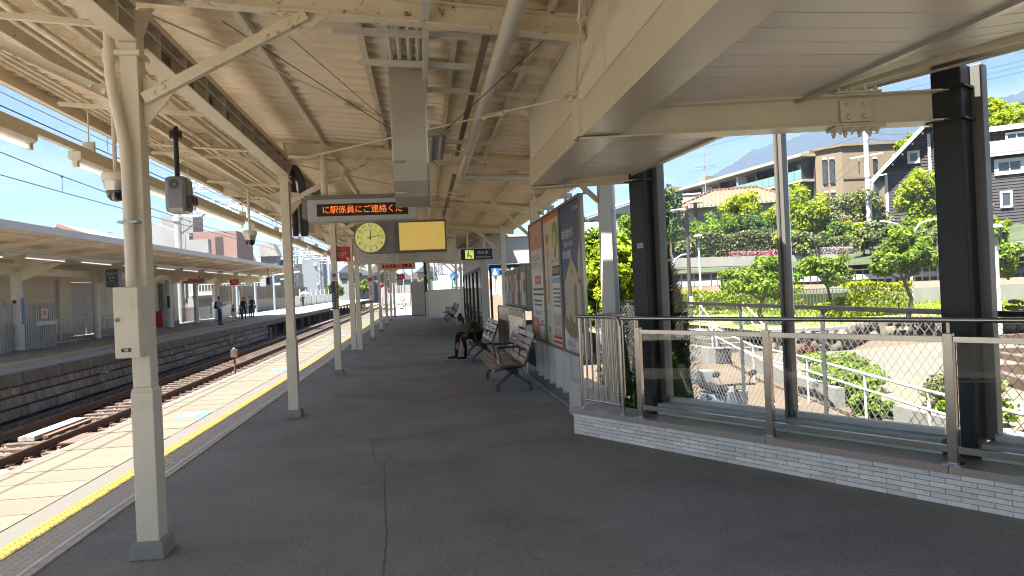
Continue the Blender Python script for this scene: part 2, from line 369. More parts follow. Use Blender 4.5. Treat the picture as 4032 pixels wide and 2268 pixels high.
# ============================================================ ground, platforms, track
def strip(x0, x1, z, y0, y1, thick=None, mb=None):
    mb = mb or MB(); ys = rail_y(y0, y1)
    for a, b in zip(ys, ys[1:]):
        za, zb = z+G(a), z+G(b)
        if thick: mb.hexa([(x0,a,za-thick),(x1,a,za-thick),(x1,b,zb-thick),(x0,b,zb-thick)], [(x0,a,za),(x1,a,za),(x1,b,zb),(x0,b,zb)])
        else: mb.quad((x0,a,za),(x1,a,za),(x1,b,zb),(x0,b,zb))
    return mb
gm = MB(); gm.quad((-1700,-800,-1.62),(6,-800,-1.62),(6,16,-1.62),(-1700,16,-1.62)); gm.quad((-1700,16,-1.62),(6,16,-1.62),(6,1700,10),(-1700,1700,10))
struct('ground', gm, 'soil')
tb = MB(); ys = rail_y(-10, 150)
for a, b in zip(ys, ys[1:]): tb.quad((-10.6,a,-1.30+G(a)),(-3.6,a,-1.30+G(a)),(-3.6,b,-1.30+G(b)),(-10.6,b,-1.30+G(b)))
struct('track_bed', tb, 'ballast_bed')
struct('near_bed_bounce', strip(-6.35, -3.95, -1.29, -10, 150), 'ballast_bounce')  # unseen pale strip added over the bed to bounce sun under the canopy
# platform body and asphalt
pl = struct('platform', strip(-3.9, 2.0, -.02, -6, 62, 1.25), 'concrete')
asph = MB(); asph.quad((-2.335,-6,0),(9.4,-6,0),(1.66,7.42,0),(1.95,8.6,0),(1.95,18,0),(-2.335,18,0)); ys = rail_y(18, 62)
for a, b in zip(ys, ys[1:]):
    n = 1
    for k in range(n): asph.quad((-2.335,a,.0+G(a)),(2.0,a,.0+G(a)),(2.0,b,.0+G(b)),(-2.335,b,.0+G(b)))
struct('platform_paving', asph, 'asphalt')
# resurfacing seams in the asphalt: shallow raised lips with ragged edges
def seam(name, pts, w=.012, h=.006, seed=1):
    rr = random.Random(seed); mb = MB(); P = []
    for (p, q) in zip(pts, pts[1:]):
        p, q = Vector(p), Vector(q); n = max(2, int((q-p).length/.06))
        for i in range(n): P.append(p.lerp(q, i/n))
    P.append(Vector(pts[-1])); Lp = []; Rp = []
    for i, p in enumerate(P):
        d = (P[min(i+1, len(P)-1)]-P[max(i-1, 0)]).normalized(); s = Vector((d.y, -d.x, 0)); j = rr.uniform(-.003, .003)
        Lp.append(p+s*(j-w*rr.uniform(.5, 1.2))); Rp.append(p+s*(j+w*rr.uniform(.5, 1.2)))
    for i in range(len(P)-1):
        a, b, c, d_ = Lp[i], Rp[i], Rp[i+1], Lp[i+1]; m0 = (a+b)/2+V(0,0,h); m1 = (c+d_)/2+V(0,0,h); z = V(0,0,.002)
        mb.quad(a+z, m0, m1, d_+z); mb.quad(m0, b+z, c+z, m1)
    o = solo(name, mb, 'seam_dark'); o['kind'] = 'structure'
pm('seam_dark', (.15, .145, .135), .95, .2, 20, bump=.3, bscale=120)
seam('paving_seam', [(-2.3,7.78,0),(-.62,7.8,0),(.2,8.05,0),(1.45,8.6,0)], .006, .003, 3)
seam('paving_seam', [(-.62,7.8,0),(-.5,6.72,0)], .005, .003, 4)
seam('paving_seam', [(-.5,6.72,0),(.1,6.85,0),(1.5,7.35,0)], .005, .003, 6)
seam('paving_seam', [(-.42,6.7,0),(-.36,5.6,0),(-.3,4.7,0),(-.28,3.9,0),(-.2,3.0,0)], .007, .004, 5)

# small litter flecks on the asphalt
rr = random.Random(3)
fl = MB()
for k in range(34):
    x, y = rr.uniform(-1.9, 2.3), rr.uniform(2.7, 11); a = rr.uniform(0, 6.3); s = rr.uniform(.006, .014)
    if x > 1.3 and y > 6.6: continue
    fl.quad(*[(x+s*math.cos(a+t)*(1 if i % 2 else .6), y+s*math.sin(a+t)*(1 if i % 2 else .6), .006) for i, t in enumerate((0, 1.3, 3.0, 4.6))])
o = solo('litter_flecks', fl, 'tile_line', 'tiny pale scraps of grit scattered over the dark asphalt', 'litter'); o['kind'] = 'stuff'

# platform edge slabs 0.5 m long, nosing strips, tactile tiles
edge = thing('platform_edge', 'pale concrete edge slabs along the near platform beside the track', 'platform edge', (-3.5, 5, 0))
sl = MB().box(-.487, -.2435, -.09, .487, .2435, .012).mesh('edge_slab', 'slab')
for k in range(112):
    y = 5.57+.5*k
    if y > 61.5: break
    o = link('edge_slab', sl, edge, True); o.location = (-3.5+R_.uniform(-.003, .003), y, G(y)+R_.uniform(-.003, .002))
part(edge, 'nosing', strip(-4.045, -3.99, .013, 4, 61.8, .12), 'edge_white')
part(edge, 'warning_line', strip(-4.026, -4.008, .0165, 4, 11.4), 'edge_red')
part(edge, 'gutter_band', strip(-3.01, -2.806, .006, 2.6, 61.8, .03), 'band')
tac = thing('tactile_strip', 'yellow and beige studded tactile paving along the platform edge', 'tactile paving', (-2.6, 5, 0))
def tile_part(x0, x1, cols, mat, nm, z=.012, rows=5):
    mb = MB().box(x0, -.1485, -.03, x1, .1485, z)
    me = mb.mesh(nm, mat); d = MB()
    for cx in cols:
        for j in range(rows):
            cyy = -.12+.06*j; d.lathe([(.0125, z-.001), (.0115, z+.0035), (.008, z+.0052)], (cx, cyy, 0), 8)
    return me, d.mesh('stud', mat, True, 60)
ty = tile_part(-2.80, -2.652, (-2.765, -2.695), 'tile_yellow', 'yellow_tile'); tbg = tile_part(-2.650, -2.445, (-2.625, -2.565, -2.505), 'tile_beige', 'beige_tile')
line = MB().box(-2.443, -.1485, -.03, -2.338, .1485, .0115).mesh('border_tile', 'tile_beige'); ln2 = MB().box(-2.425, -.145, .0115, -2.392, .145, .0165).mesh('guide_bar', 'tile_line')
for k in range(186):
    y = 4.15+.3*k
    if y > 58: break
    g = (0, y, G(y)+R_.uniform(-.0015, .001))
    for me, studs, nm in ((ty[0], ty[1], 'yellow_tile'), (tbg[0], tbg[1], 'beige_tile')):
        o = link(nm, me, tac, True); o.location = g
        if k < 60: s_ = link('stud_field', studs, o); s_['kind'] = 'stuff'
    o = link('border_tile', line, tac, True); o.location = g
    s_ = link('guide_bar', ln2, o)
# stickers on the edge slabs
for i, y in enumerate((10.32, 16.38, 22.4, 28.1)):
    t = thing('floor_sticker', 'light blue queue sticker with white panel on the pale edge slabs', 'sticker', (-3.22, y, .014+G(y)), 0, 'blue queue stickers on the platform edge')
    part(t, 'sheet', MB().box(-.2, -.2, .0, .2, .2, .003), 'blue_sticker', world=False); part(t, 'white_panel', MB().box(-.13, -.15, .003, .05, .16, .005), 'edge_white', world=False)

# ------------------------------------------------------------ track
def rail_prof(x, zt): return [(x-.0325,zt),(x+.0325,zt),(x+.0325,zt-.04),(x+.009,zt-.055),(x+.009,zt-.135),(x+.063,zt-.15),(x+.063,zt-.16),(x-.063,zt-.16),(x-.063,zt-.15),(x-.009,zt-.135),(x-.009,zt-.055),(x-.0325,zt-.04)]
def make_track(cx, lab):
    t = thing('railway_track', lab, 'railway track', (cx, 10, -1.2))
    ys = rail_y(-8, 150)
    for sx in (-.75, .75):
        mb = MB(); top = MB()
        for a, b in zip(ys, ys[1:]):
            pr = rail_prof(cx+sx, -1.02); n = len(pr)
            mb.add([(x, a, z+G(a)) for x, z in pr]+[(x, b, z+G(b)) for x, z in pr], [(i, n+i, n+(i+1) % n, (i+1) % n) for i in range(n)])
            top.quad((cx+sx-.026,a,-1.017+G(a)),(cx+sx+.026,a,-1.017+G(a)),(cx+sx+.026,b,-1.017+G(b)),(cx+sx-.026,b,-1.017+G(b)))
        o = part(t, 'rail', mb, 'rail_rust'); part(o, 'running_surface', top, 'rail_top')
    sm = MB().box(-1.2, -.11, -.14, 1.2, .11, .0).mesh('sleeper', 'sleeper')
    for k in range(200):
        y = 4+.6*k
        if y > 120: break
        o = link('sleeper', sm, t, True); o.location = (cx+R_.uniform(-.01, .01), y, -1.19+G(y)); o.rotation_euler = (0, 0, R_.uniform(-.01, .01))
    ch = MB(); 
    for k in range(90):
        y = 4+.6*k
        for sx in (-.75, .75):
            for d in (-.075, .075): ch.box(cx+sx+d-.02, y-.05, -1.19+G(y), cx+sx+d+.02, y+.05, -1.155+G(y))
    part(t, 'rail_clips', ch, 'rail_rust', kind='stuff')
    return t
tr1 = make_track(-8.25, 'rusty railway track in front of the far platform wall')
tr2 = make_track(-5.35, 'railway track close under the near platform edge')
# ballast stones
rr = random.Random(5)
def ballast(name, x0, x1, y0, y1, n, mat, label, sz=(.022, .045), near=True):
    mb = MB()
    for k in range(n):
        y = y0+(y1-y0)*(rr.random()**1.7); x = rr.uniform(x0, x1)
        z = -1.262+G(y)+rr.uniform(-.01, .03); r = rr.uniform(*sz)*(1+(y-y0)*.008); a = rr.uniform(0, 6.3)
        ca, sa = math.cos(a)*r, math.sin(a)*r; tz = rr.uniform(.5, .9)*r; k1 = rr.uniform(.5, 1); k2 = rr.uniform(-.4, .4)
        mb.add([(x+ca,y+sa,z),(x-sa*k1,y+ca*k1,z+k2*r*.3),(x-ca,y-sa,z),(x+sa*k1,y-ca*k1,z-k2*r*.3),(x+ca*k2,y+sa*k2,z+tz),(x,y,z-r*.6)], [(0,1,4),(1,2,4),(2,3,4),(3,0,4),(1,0,5),(2,1,5),(3,2,5),(0,3,5)])
    o = solo(name, mb, mat, label, 'ballast'); o['kind'] = 'stuff'
ballast('ballast_stones', -7.55, -5.9, 9, 70, 26000, 'ballast', 'reddish brown crushed stone ballast beside the rusty rail')
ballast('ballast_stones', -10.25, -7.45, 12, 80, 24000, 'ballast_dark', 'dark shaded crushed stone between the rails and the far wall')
# small things in the track
t = thing('track_cover', 'long pale metal cable cover lying between the rails', 'track cover', (-8.4, 17.2, -1.18))
part(t, 'plate', MB().box(-8.60, 16.2, -1.19, -8.28, 18.6, -1.10), 'concrete_base'); part(t, 'flange', MB().box(-8.22, 16.4, -1.19, -8.1, 18.4, -1.13), 'rail_rust')
t = thing('track_marker', 'rusty post with square box beside the rail', 'marker post', (-6.75, 26.4, -1.2))
part(t, 'post', MB().tube([(-6.75,26.4,-1.22),(-6.75,26.4,-.3)], .035, 8), 'rail_rust'); part(t, 'box', MB().box(-6.86,26.32,-.42,-6.64,26.5,-.14), 'rail_rust', bevel=.01); part(t, 'cap', MB().rock((-6.75,26.4,-.11), .06), 'concrete')
t = thing('track_sign', 'small yellow round S marker on a thin post by the ballast', 'track sign', (-6.3, 53.6, -1.0))
part(t, 'post', MB().tube([(-6.3,53.6,-1.0),(-6.3,53.6,.2)], .03, 6), 'rail_rust'); part(t, 'disc', MB().tube([(-6.3,53.57,.35),(-6.3,53.6,.35)], .24, 14), 'black'); text(t, 'S', .5, (-6.3,53.555,.35), (1,0,0), (0,0,1), 'yellow_txt')
t = thing('rail_joint_box', 'low dark equipment box on the ballast next to the rail', 'track box', (-6.9, 15.3, -1.25))
part(t, 'box', MB().box(-7.15,14.9,-1.25,-6.75,15.9,-1.08), 'rail_rust', bevel=.015); part(t, 'lid', MB().box(-7.18,14.88,-1.08,-6.72,15.92,-1.05), 'sleeper')
part(t, 'button', MB().lathe([(.1,0),(.1,.06),(.06,.09)], (-7.15,13.0,-1.2), 12), 'tile_line')

# ------------------------------------------------------------ far platform
fp = thing('far_platform', 'far side platform with dark block retaining wall and pale edge', 'platform', (-12, 20, -1.2))
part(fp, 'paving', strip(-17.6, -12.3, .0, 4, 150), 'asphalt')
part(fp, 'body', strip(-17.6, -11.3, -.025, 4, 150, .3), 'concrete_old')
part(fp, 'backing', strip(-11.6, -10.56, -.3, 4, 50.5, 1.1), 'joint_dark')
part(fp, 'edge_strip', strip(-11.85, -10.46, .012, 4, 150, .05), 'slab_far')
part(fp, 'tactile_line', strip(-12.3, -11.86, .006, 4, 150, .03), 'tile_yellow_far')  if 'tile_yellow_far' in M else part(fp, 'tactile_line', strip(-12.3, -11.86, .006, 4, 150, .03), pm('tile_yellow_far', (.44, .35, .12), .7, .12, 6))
cope = MB().box(-.32, -.997, -.33, 0, .997, -.0385); 
cm = cope.mesh('coping', 'concrete_old')
for k in range(36):
    y = 11+2*k
    o = link('coping', cm, fp, True); o.location = (-10.40+R_.uniform(-.012, .012), y, G(y)+R_.uniform(-.008, .004))
# dressed blocks, bevelled faces, four courses
def block_mesh(w, h, nm):
    mb = MB(); e = .045; d = .085
    o_ = [(0,-w,-h),(0,w,-h),(0,w,h),(0,-w,h)]; i_ = [(d,-w+e,-h+e),(d,w-e,-h+e),(d,w-e,h-e),(d,-w+e,h-e)]
    mb.add(o_+i_, [(4,5,6,7),(0,1,5,4),(1,2,6,5),(2,3,7,6),(3,0,4,7)]); return mb.mesh(nm, 'block_stone')
bm_ = [block_mesh(w/2-.014, .137, 'wall_block') for w in (.44, .46, .48)]; cnt = 0
for k in range(int((50-14)/.48)):
    for row in range(3):
        y = 14+.48*k+(.24 if row % 2 else 0); z = -.49-.30*row+G(y)
        if y > 50.2: continue
        o = link('wall_block', bm_[R_.randrange(3)], fp, True); o.location = (-10.565+R_.uniform(-.015, .015), y+R_.uniform(-.008, .008), z); cnt += 1
part(fp, 'wall_end', MB().box(-11.3, 50.3, -1.3, -10.45, 51.0, -.28), 'concrete_old')
for k in range(22):
    y = 55+4*k; part(fp, 'support_post', MB().box(-11.2, y-.12, -1.3+G(y), -10.95, y+.12, -.33+G(y)), 'concrete_old')
for k, (y, z) in enumerate(((17.6,-.62),(24.6,-.55),(33,-.6),(40,-.45))):
    part(fp, 'bracket', MB().box(-10.5, y-.12, z, -10.28, y+.12, z+.03), 'galv')
# floor stickers on the far edge
for i, y in enumerate((19.6, 26.6)):
    t = thing('far_floor_sticker', 'blue sticker on the far platform edge opposite', 'sticker', (-11.2, y, .014+G(y)), 0, 'blue stickers on the far platform edge')
    part(t, 'sheet', MB().box(-.25, -.3, 0, .25, .3, .003), 'blue_sticker', world=False); part(t, 'white_panel', MB().box(-.12, -.2, .003, .1, .2, .005), 'edge_white', world=False)
# ============================================================ near platform canopy
RS = -.09
def zr(x): return 3.22+RS*(x-1.16)          # rafter underside
def zs(x): return 3.455+RS*(x-1.18)         # roof sheet underside
CY = [-5.3, -.3]+[4.70+4.98*k for k in range(9)]     # column/rafter lines
CX = -1.74
canopy = thing('platform_canopy', 'cream steel platform canopy with corrugated roof over the near platform', 'canopy', (CX, 9.68, 3.2))
def roof(x0, x1, y0, y1, mat='cream_roof'):
    mb = MB(); y = y0; prof = []
    while y < y1:
        prof += [(y, 0), (y+.160, 0), (y+.172, -.034), (y+.198, -.034), (y+.210, 0)]; y += .235
    prof.append((y, 0))
    vs = []
    for (yy, dz) in prof:
        vs += [(x0, yy, zs(x0)+dz+G(yy)), (x1, yy, zs(x1)+dz+G(yy))]
    n = len(prof)
    mb.add(vs, [(2*i, 2*i+1, 2*i+3, 2*i+2) for i in range(n-1)])
    mb.add([(a, b, c+.004) for a, b, c in vs], [(2*i+2, 2*i+3, 2*i+1, 2*i) for i in range(n-1)])
    return mb
part(canopy, 'roof_sheet', roof(-4.02, 1.19, -6, 7.36), 'cream_roof'); part(canopy, 'roof_sheet', roof(-4.02, 2.75, 7.36, 46.5), 'cream_roof')
for y in CY:
    g = G(y); x1 = 1.17 if y < 7.3 else 2.6
    o = part(canopy, 'rafter', MB().ibeam((-3.82,y,zr(-3.82)+.075+g),(x1,y,zr(x1)+.075+g), .10, .15, .012), 'cream_rust')
    bb = MB()
    for x in (-.95, -.87, -.35, -.27, .95, 1.03): bb.lathe([(.014,0),(.014,.012)], (0,0,0), 6)
    bb = MB()
    for x in (-3.1, -3.02, -1.35, -1.27, -.35, -.27, .85, .93):
        if x < x1: bb.tube([(x,y-.018,zr(x)+.075+g),(x,y-.004,zr(x)+.075+g)], .016, 6)
    part(o, 'bolts', bb, 'cream_rust', kind='stuff')
    # bolted splice stiffener
    part(o, 'stiffener', MB().box(-1.79,y-.045,zr(-1.76)+g,-1.73,y+.045,zr(-1.76)+.15+g), 'cream')
ys_ = rail_y(-6, 46.4)
def longi(fn, x, z, w, h, y0, y1, mat, name, par=canopy, **k):
    mb = MB(); ys = rail_y(y0, y1)
    for a, b in zip(ys, ys[1:]): getattr(mb, fn)((x,a,z+G(a)),(x,b,z+G(b)), w, h, **k)
    return part(par, name, mb, mat)
def pipe(x, z, r, y0, y1, mat='cream', name='conduit', par=canopy, n=8):
    return part(par, name, MB().tube([(x,y,z+G(y)) for y in rail_y(y0, y1)], r, n), mat, True)
for x in (-3.62, -2.55, -1.22, -.38, .32, .92): longi('channel', x, zr(x)+.15+.042, .05, .084, -6, 46.3, 'cream_rust', 'purlin', t=.007)
for x in (1.55, 2.3): longi('channel', x, zr(x)+.15+.042, .05, .084, 7.4, 46.3, 'cream_rust', 'purlin', t=.007)
# eave fascia on the track side with plate joints
ef = longi('bar', -3.93, zs(-3.93)-.075, .012, .19, -6, 46.4, 'cream', 'eave_fascia')
longi('bar', -3.90, zs(-3.93)-.165, .07, .010, -6, 46.4, 'cream', 'eave_lip')
for k in range(22): part(ef, 'joint_cover', MB().box(-3.923, -5.2+2.4*k-.02, zs(-3.93)-.16+G(-5.2+2.4*k), -3.916, -5.2+2.4*k+.02, zs(-3.93)+.015+G(-5.2+2.4*k)), 'cream_rust')
# trough girder along the column heads: two angles top and bottom, web plate, stiffeners
for i, (a, b) in enumerate(zip(CY, CY[1:])):
    a2, b2 = a+.07, b-.07; ga, gb = G(a), G(b)
    gd = part(canopy, 'column_girder', MB().bar((CX,a2,3.195+ga),(CX,b2,3.195+gb), .13, .012), 'cream'); part(gd, 'web_plate', MB().bar((CX-.055,a2,3.30+ga),(CX-.055,b2,3.30+gb), .008, .20), pm('web_dark', (.17, .15, .115), .7, .2, 4) if 'web_dark' not in M else 'web_dark')  # recessed web plate is a darker tone than the rest of the girder
    part(gd, 'top_angle', MB().angle((CX+.02,a2,3.42+ga),(CX+.02,b2,3.42+gb), .09, .05), 'dark_girder' if False else 'cream')
    part(gd, 'mid_angle', MB().bar((CX+.045,a2,3.315+ga),(CX+.045,b2,3.315+gb), .03, .012), 'cream')
    st = MB()
    for k in range(9):
        y = a2+(b2-a2)*(k+.5)/9; st.box(CX-.05, y-.006, 3.20+G(y), CX+.06, y+.006, 3.41+G(y))
    part(gd, 'stiffeners', st, 'cream', kind='stuff')
# conduit runs hung on cross brackets on the track side of the columns
for i, (x, dz, r) in enumerate(((-3.42,-.02,.022),(-3.34,-.02,.022),(-3.26,-.02,.018),(-2.78,.0,.024),(-2.66,.0,.024),(-2.42,.01,.028),(-2.32,.01,.02),(-2.14,.02,.026),(-1.98,.02,.016))):
    pipe(x, zr(x)+.10+dz-.06, r, -6, 46, 'cream')
longi('channel', -2.92, zr(-2.92)+.02, .06, .11, -6, 46, 'cream_rust', 'cable_channel', t=.006)
for k in range(21):
    y = -4.8+2.49*k
    if min(abs(y-c) for c in CY) < .3: continue
    part(canopy, 'conduit_bracket', MB().angle((-3.55,y,zr(-3.55)-.02+G(y)),(-1.86,y,zr(-1.86)-.02+G(y)), .04, .04, .006), 'cream_rust')
pm('brown_grey_duct', (.20, .17, .13), .6, .1, 4)
# right-hand purlin-level service pipes
pipe(.64, 3.27, .055, -6, 10.35, 'white_paint', 'downpipe', n=12)
part(canopy, 'downpipe_elbow', MB().tube([(.64,10.30,3.27),(.66,10.42,3.255),(.75,10.48,3.24),(2.4,10.5,3.20)], .055, 12), 'white_paint', True)
part(canopy, 'pipe_collar', MB().tube([(1.35,10.5,3.226),(1.41,10.5,3.224)], .06, 12), 'sign_blue', True)
for y in (3.2, 6.1, 8.4): part(canopy, 'pipe_collar', MB().tube([(.64,y,3.27),(.64,y+.03,3.27)], .059, 12), 'cream', True)
# suspended service rail with strip light over the walkway
longi('bar', .10, 3.36, .045, .06, -6, 6.9, 'white_paint', 'service_rail')
for (y, x0, x1, z) in ((5.15,-.55,1.1,3.43),(5.75,-.42,1.1,3.40),(6.35,-.2,1.12,3.36),(8.2,-.1,1.15,3.3)):
    part(canopy, 'support_channel', MB().channel((x0,y,z+.02),(x1,y,z-.06), .042, .042, .005), 'white_paint')
for i, x in enumerate((-.17, -.10, -.02, .05)): pipe(x, 3.52-.0*i, .02, 4.9, 6.05, 'white_paint', 'cable_tube', n=8)
part(canopy, 'cable_duct', MB().box(.50, 5.0, 3.33, .55, 9.3, 3.36), 'brown_grey_duct'); part(canopy, 'cable_duct', MB().box(.52, 10.6, 3.28, .58, 18, 3.31), 'brown_grey_duct')
# dirt-streaked edge flashing where the roof meets the side fascia
part(canopy, 'flashing', MB().bar((1.165,-6,3.425),(1.165,7.3,3.425), .012, .09), 'white_paint')
# tie rods with turnbuckles
def tie(p, q, t=.55, r=.008):
    p, q = Vector(p), Vector(q); o = part(canopy, 'tie_rod', MB().tube([p, q], r, 6), 'cream', True)
    d = (q-p).normalized(); c = p.lerp(q, t); s = d.orthogonal().normalized()
    part(o, 'turnbuckle', MB().bar(c-d*.12+s*.018, c+d*.12+s*.018, .012, .02, s).bar(c-d*.12-s*.018, c+d*.12-s*.018, .012, .02, s).bar(c-d*.14, c-d*.10, .03, .05, s).bar(c+d*.10, c+d*.14, .03, .05, s), 'cream')
tie((-1.70,9.6,3.36),(1.17,5.05,2.94), .82); tie((-1.70,4.8,3.44),(1.17,9.55,3.16), .4); tie((.66,2.2,3.42),(1.17,5.05,2.98), .62); tie((-1.7,9.8,3.38),(2.4,14.6,3.1), .6); tie((-1.7,14.7,3.38),(2.4,9.8,3.12), .55); tie((-1.70,4.6,3.44),(1.0,-.2,3.2), .5)
for (p, q) in (((-1.2,4.75,3.36),(-.06,6.3,2.90)),((.22,6.3,2.95),(.9,4.8,3.25)),((-.9,5.4,3.5),(.3,9.6,3.25))): part(canopy, 'stay_wire', MB().tube([p, q], .0035, 5), 'dark_grey')

# ------------------------------------------------------------ columns
def make_column():
    t = thing('canopy_column', 'slim square cream canopy column on a low concrete base', 'column', (CX, CY[2], 0), 0, 'cream canopy columns along the near platform')
    part(t, 'base', MB().hexa([(-.105,-.115,0),(.105,-.115,0),(.105,.115,0),(-.105,.115,0)], [(-.092,-.102,.105),(.092,-.102,.105),(.092,.102,.105),(-.092,.102,.105)]), 'concrete_base', world=False, bevel=.008)
    part(t, 'lower_casing', MB().box(-.066,-.076,.10,.066,.076,1.02).hexa([(-.066,-.076,1.02),(.066,-.076,1.02),(.066,.076,1.02),(-.066,.076,1.02)], [(-.054,-.064,1.05),(.054,-.064,1.05),(.054,.064,1.05),(-.054,.064,1.05)]), 'cream', world=False, bevel=.006)
    sh = part(t, 'shaft', MB().box(-.054,-.064,1.05,.054,.064,3.19), 'cream', world=False, bevel=.006)
    part(t, 'head', MB().box(-.075,-.09,3.10,.075,.09,3.13).prism([(.05,0,3.19),(.05,0,3.42),(.14,0,3.42)], (0,.012,0)).box(-.05,-.065,3.19,.05,.065,3.40), 'cream', world=False)
    gs = part(t, 'gusset', MB().prism([(.06,-.006,2.66),(.28,-.006,2.93),(.06,-.006,2.98)], (0,.012,0)).prism([(-.06,-.006,2.66),(-.06,-.006,2.98),(-.28,-.006,2.93)], (0,.012,0)), 'cream', world=False)
    for sx, ex, ez in ((1, 1.08, 3.37), (-1, -1.35, 3.50)):
        b = part(t, 'brace', MB().angle((sx*.075,-.03,2.84),(sx*abs(ex),-.03,ez), .05, .068, .008, side=1), 'cream_rust', world=False)
        bo = MB(); d = Vector((sx*abs(ex)-sx*.075, 0, ez-2.84)); 
        for f_ in (.06, .12, .88, .94): p = Vector((sx*.075,-.066,2.84))+d*f_; bo.tube([p, p+V(0,.014,0)], .015, 6)
        part(b, 'bolts', bo, 'cream_rust', world=False, kind='stuff')
        part(b, 'end_plate', MB().prism([(sx*(abs(ex)-.2),-.005,ez+.03),(sx*(abs(ex)+.16),-.005,ez+.03),(sx*(abs(ex)-.04),-.005,ez-.12)] if sx > 0 else [(sx*(abs(ex)-.2),-.005,ez+.03),(sx*(abs(ex)-.04),-.005,ez-.12),(sx*(abs(ex)+.16),-.005,ez+.03)], (0,.01,0)), 'cream_rust', world=False)
    return t
col0 = make_column()
COLS = [col0]
for y in CY[3:]:
    c = copy_tree(col0); c.location = (CX, y, G(y)); COLS.append(c)
# what single columns carry
c1, c2, c3, c4, c5 = COLS[:5]
c1['label'] = 'cream canopy column carrying a big electrical box and a bent conduit'
part(c1, 'conduit_drop', MB().tube([(-1.85,4.66,3.40),(-1.85,4.64,3.10),(-1.845,4.625,3.0),(-1.825,4.61,2.86),(-1.79,4.60,2.68),(-1.768,4.596,2.55),(-1.76,4.595,2.4),(-1.76,4.595,1.67)], .031, 12), 'cream', True)
part(c1, 'conduit_collar', MB().tube([(-1.85,4.637,3.06),(-1.85,4.642,3.14)], .040, 12), 'cream', True)
part(c1, 'conduit_clip', MB().box(-1.812,4.558,2.06,-1.70,4.64,2.075), 'galv')
t = thing('electrical_box', 'tall cream steel switch box with round lock on a canopy column', 'electrical box', (-1.78, 4.55, 1.2))
part(t, 'cabinet', MB().box(-1.825,4.48,1.245,-1.678,4.62,1.67), 'cream', bevel=.005); part(t, 'door', MB().box(-1.82,4.472,1.25,-1.683,4.479,1.665), 'cream', bevel=.003)
part(t, 'lock', MB().tube([(-1.80,4.463,1.475),(-1.80,4.473,1.475)], .0125, 14), 'mid_grey', True); q = part(t, 'nameplate', MB().box(-1.785,4.468,1.283,-1.73,4.4715,1.305), 'dark_grey'); part(q, 'window', MB().box(-1.765,4.465,1.287,-1.745,4.4675,1.301), 'light_grey')
# second column: dark conduits hugging its back, beige junction box beyond
c2['label'] = 'cream canopy column with looped dark conduits behind its head'
part(c2, 'cable_loop', MB().tube([(-1.55,9.9,2.4),(-1.55,9.9,2.95),(-1.56,9.88,3.15),(-1.62,9.85,3.30),(-1.70,9.82,3.36)], .05, 10), 'dark_grey', True)
part(c2, 'cable_loop', MB().tube([(-1.66,9.86,2.4),(-1.66,9.86,3.0),(-1.68,9.86,3.2),(-1.72,9.84,3.36)], .04, 10), 'brown_metal', True)
t = thing('junction_box', 'plain beige junction box hung beside a canopy column', 'junction box', (-1.55, 10.1, 2.4))
part(t, 'cabinet', MB().box(-1.70,9.95,2.46,-1.47,10.2,2.92), 'cream', bevel=.006); part(t, 'cover', MB().box(-1.69,9.943,2.47,-1.48,9.951,2.91), 'cream', bevel=.003)
# white wrap notices on columns
def wrap(y, z0, z1, mat, nm, col_):
    return part(col_, nm, MB().box(CX-.079,y-.094,z0+G(y),CX+.079,y-.088,z1+G(y)), mat)
c3['label'] = 'cream canopy column with a navy vertical safety notice'
y3 = CY[4]; w3 = part(c3, 'notice', MB().box(CX-.064,y3-.080,1.32,CX+.064,y3-.074,1.88), 'navy'); text(c3, '黄\n色\nい\n点\n字\nブ\nロ\nッ\nク\nの\n内\n側', .052, (CX+.03,y3-.083,1.60), (1,0,0), (0,0,1), 'yellow_txt', line=.88); text(c3, 'お\nさ\nが\nり\nく\nだ\nさ\nい', .044, (CX-.03,y3-.083,1.50), (1,0,0), (0,0,1), 'sign_txt', line=.88)
q = part(c3, 'pictogram_plate', MB().box(CX-.064,y3-.080,1.885,CX+.064,y3-.074,2.08), 'paper_white'); part(q, 'pictogram', MB().box(CX-.04,y3-.083,1.97,CX+.04,y3-.0805,2.04).box(CX-.02,y3-.083,1.95,CX+.02,y3-.0805,1.97), 'paper_text'); text(q, '駅員', .05, (CX,y3-.083,1.915), (1,0,0), (0,0,1), 'paper_textred')
y5 = CY[6]; c5['label'] = 'cream canopy column with a white and red no smoking notice'
g5 = G(y5); part(c5, 'notice', MB().box(CX-.064,y5-.080,1.28+g5,CX+.064,y5-.074,2.0+g5), 'paper_white'); part(c5, 'notice_band', MB().box(CX-.064,y5-.082,1.28+g5,CX+.064,y5-.0805,1.36+g5), 'red_sign')
part(c5, 'round_mark', MB().tube([(CX,y5-.084,2.07+g5),(CX,y5-.075,2.07+g5)], .075, 16), 'paper_textred'); text(c5, '終\n日\n禁\n煙', .09, (CX,y5-.084,1.68+g5), (1,0,0), (0,0,1), 'paper_textred', line=.9)
c4['label'] = 'cream canopy column with a wide boxed cable duct on its track side'
y4 = CY[5]; part(c4, 'cable_casing', MB().box(CX-.22,y4-.1,.12+G(y4),CX-.085,y4+.06,3.1+G(y4)), 'cream', bevel=.005)
# right-hand posts of the canopy
def make_post():
    t = thing('canopy_post', 'white painted post carrying the canopy beside the fence', 'post', (2.05, 7.72, 0), 0, 'white posts under the right side of the canopy')
    part(t, 'shaft', MB().box(-.06,-.06,-.1,.06,.06,3.15), 'white_paint', world=False, bevel=.005)
    part(t, 'brace', MB().angle((-.06,0,2.5),(-.75,0,3.16), .05, .06, .008), 'cream', world=False); part(t, 'foot', MB().box(-.1,-.1,-.1,.1,.1,.02), 'white_paint', world=False)
    return t
p0 = make_post()
for k in range(1, 8):
    y = 7.72+4.98*k
    if 22 < y < 33: continue
    c = copy_tree(p0); c.location = (2.05, y, G(y))
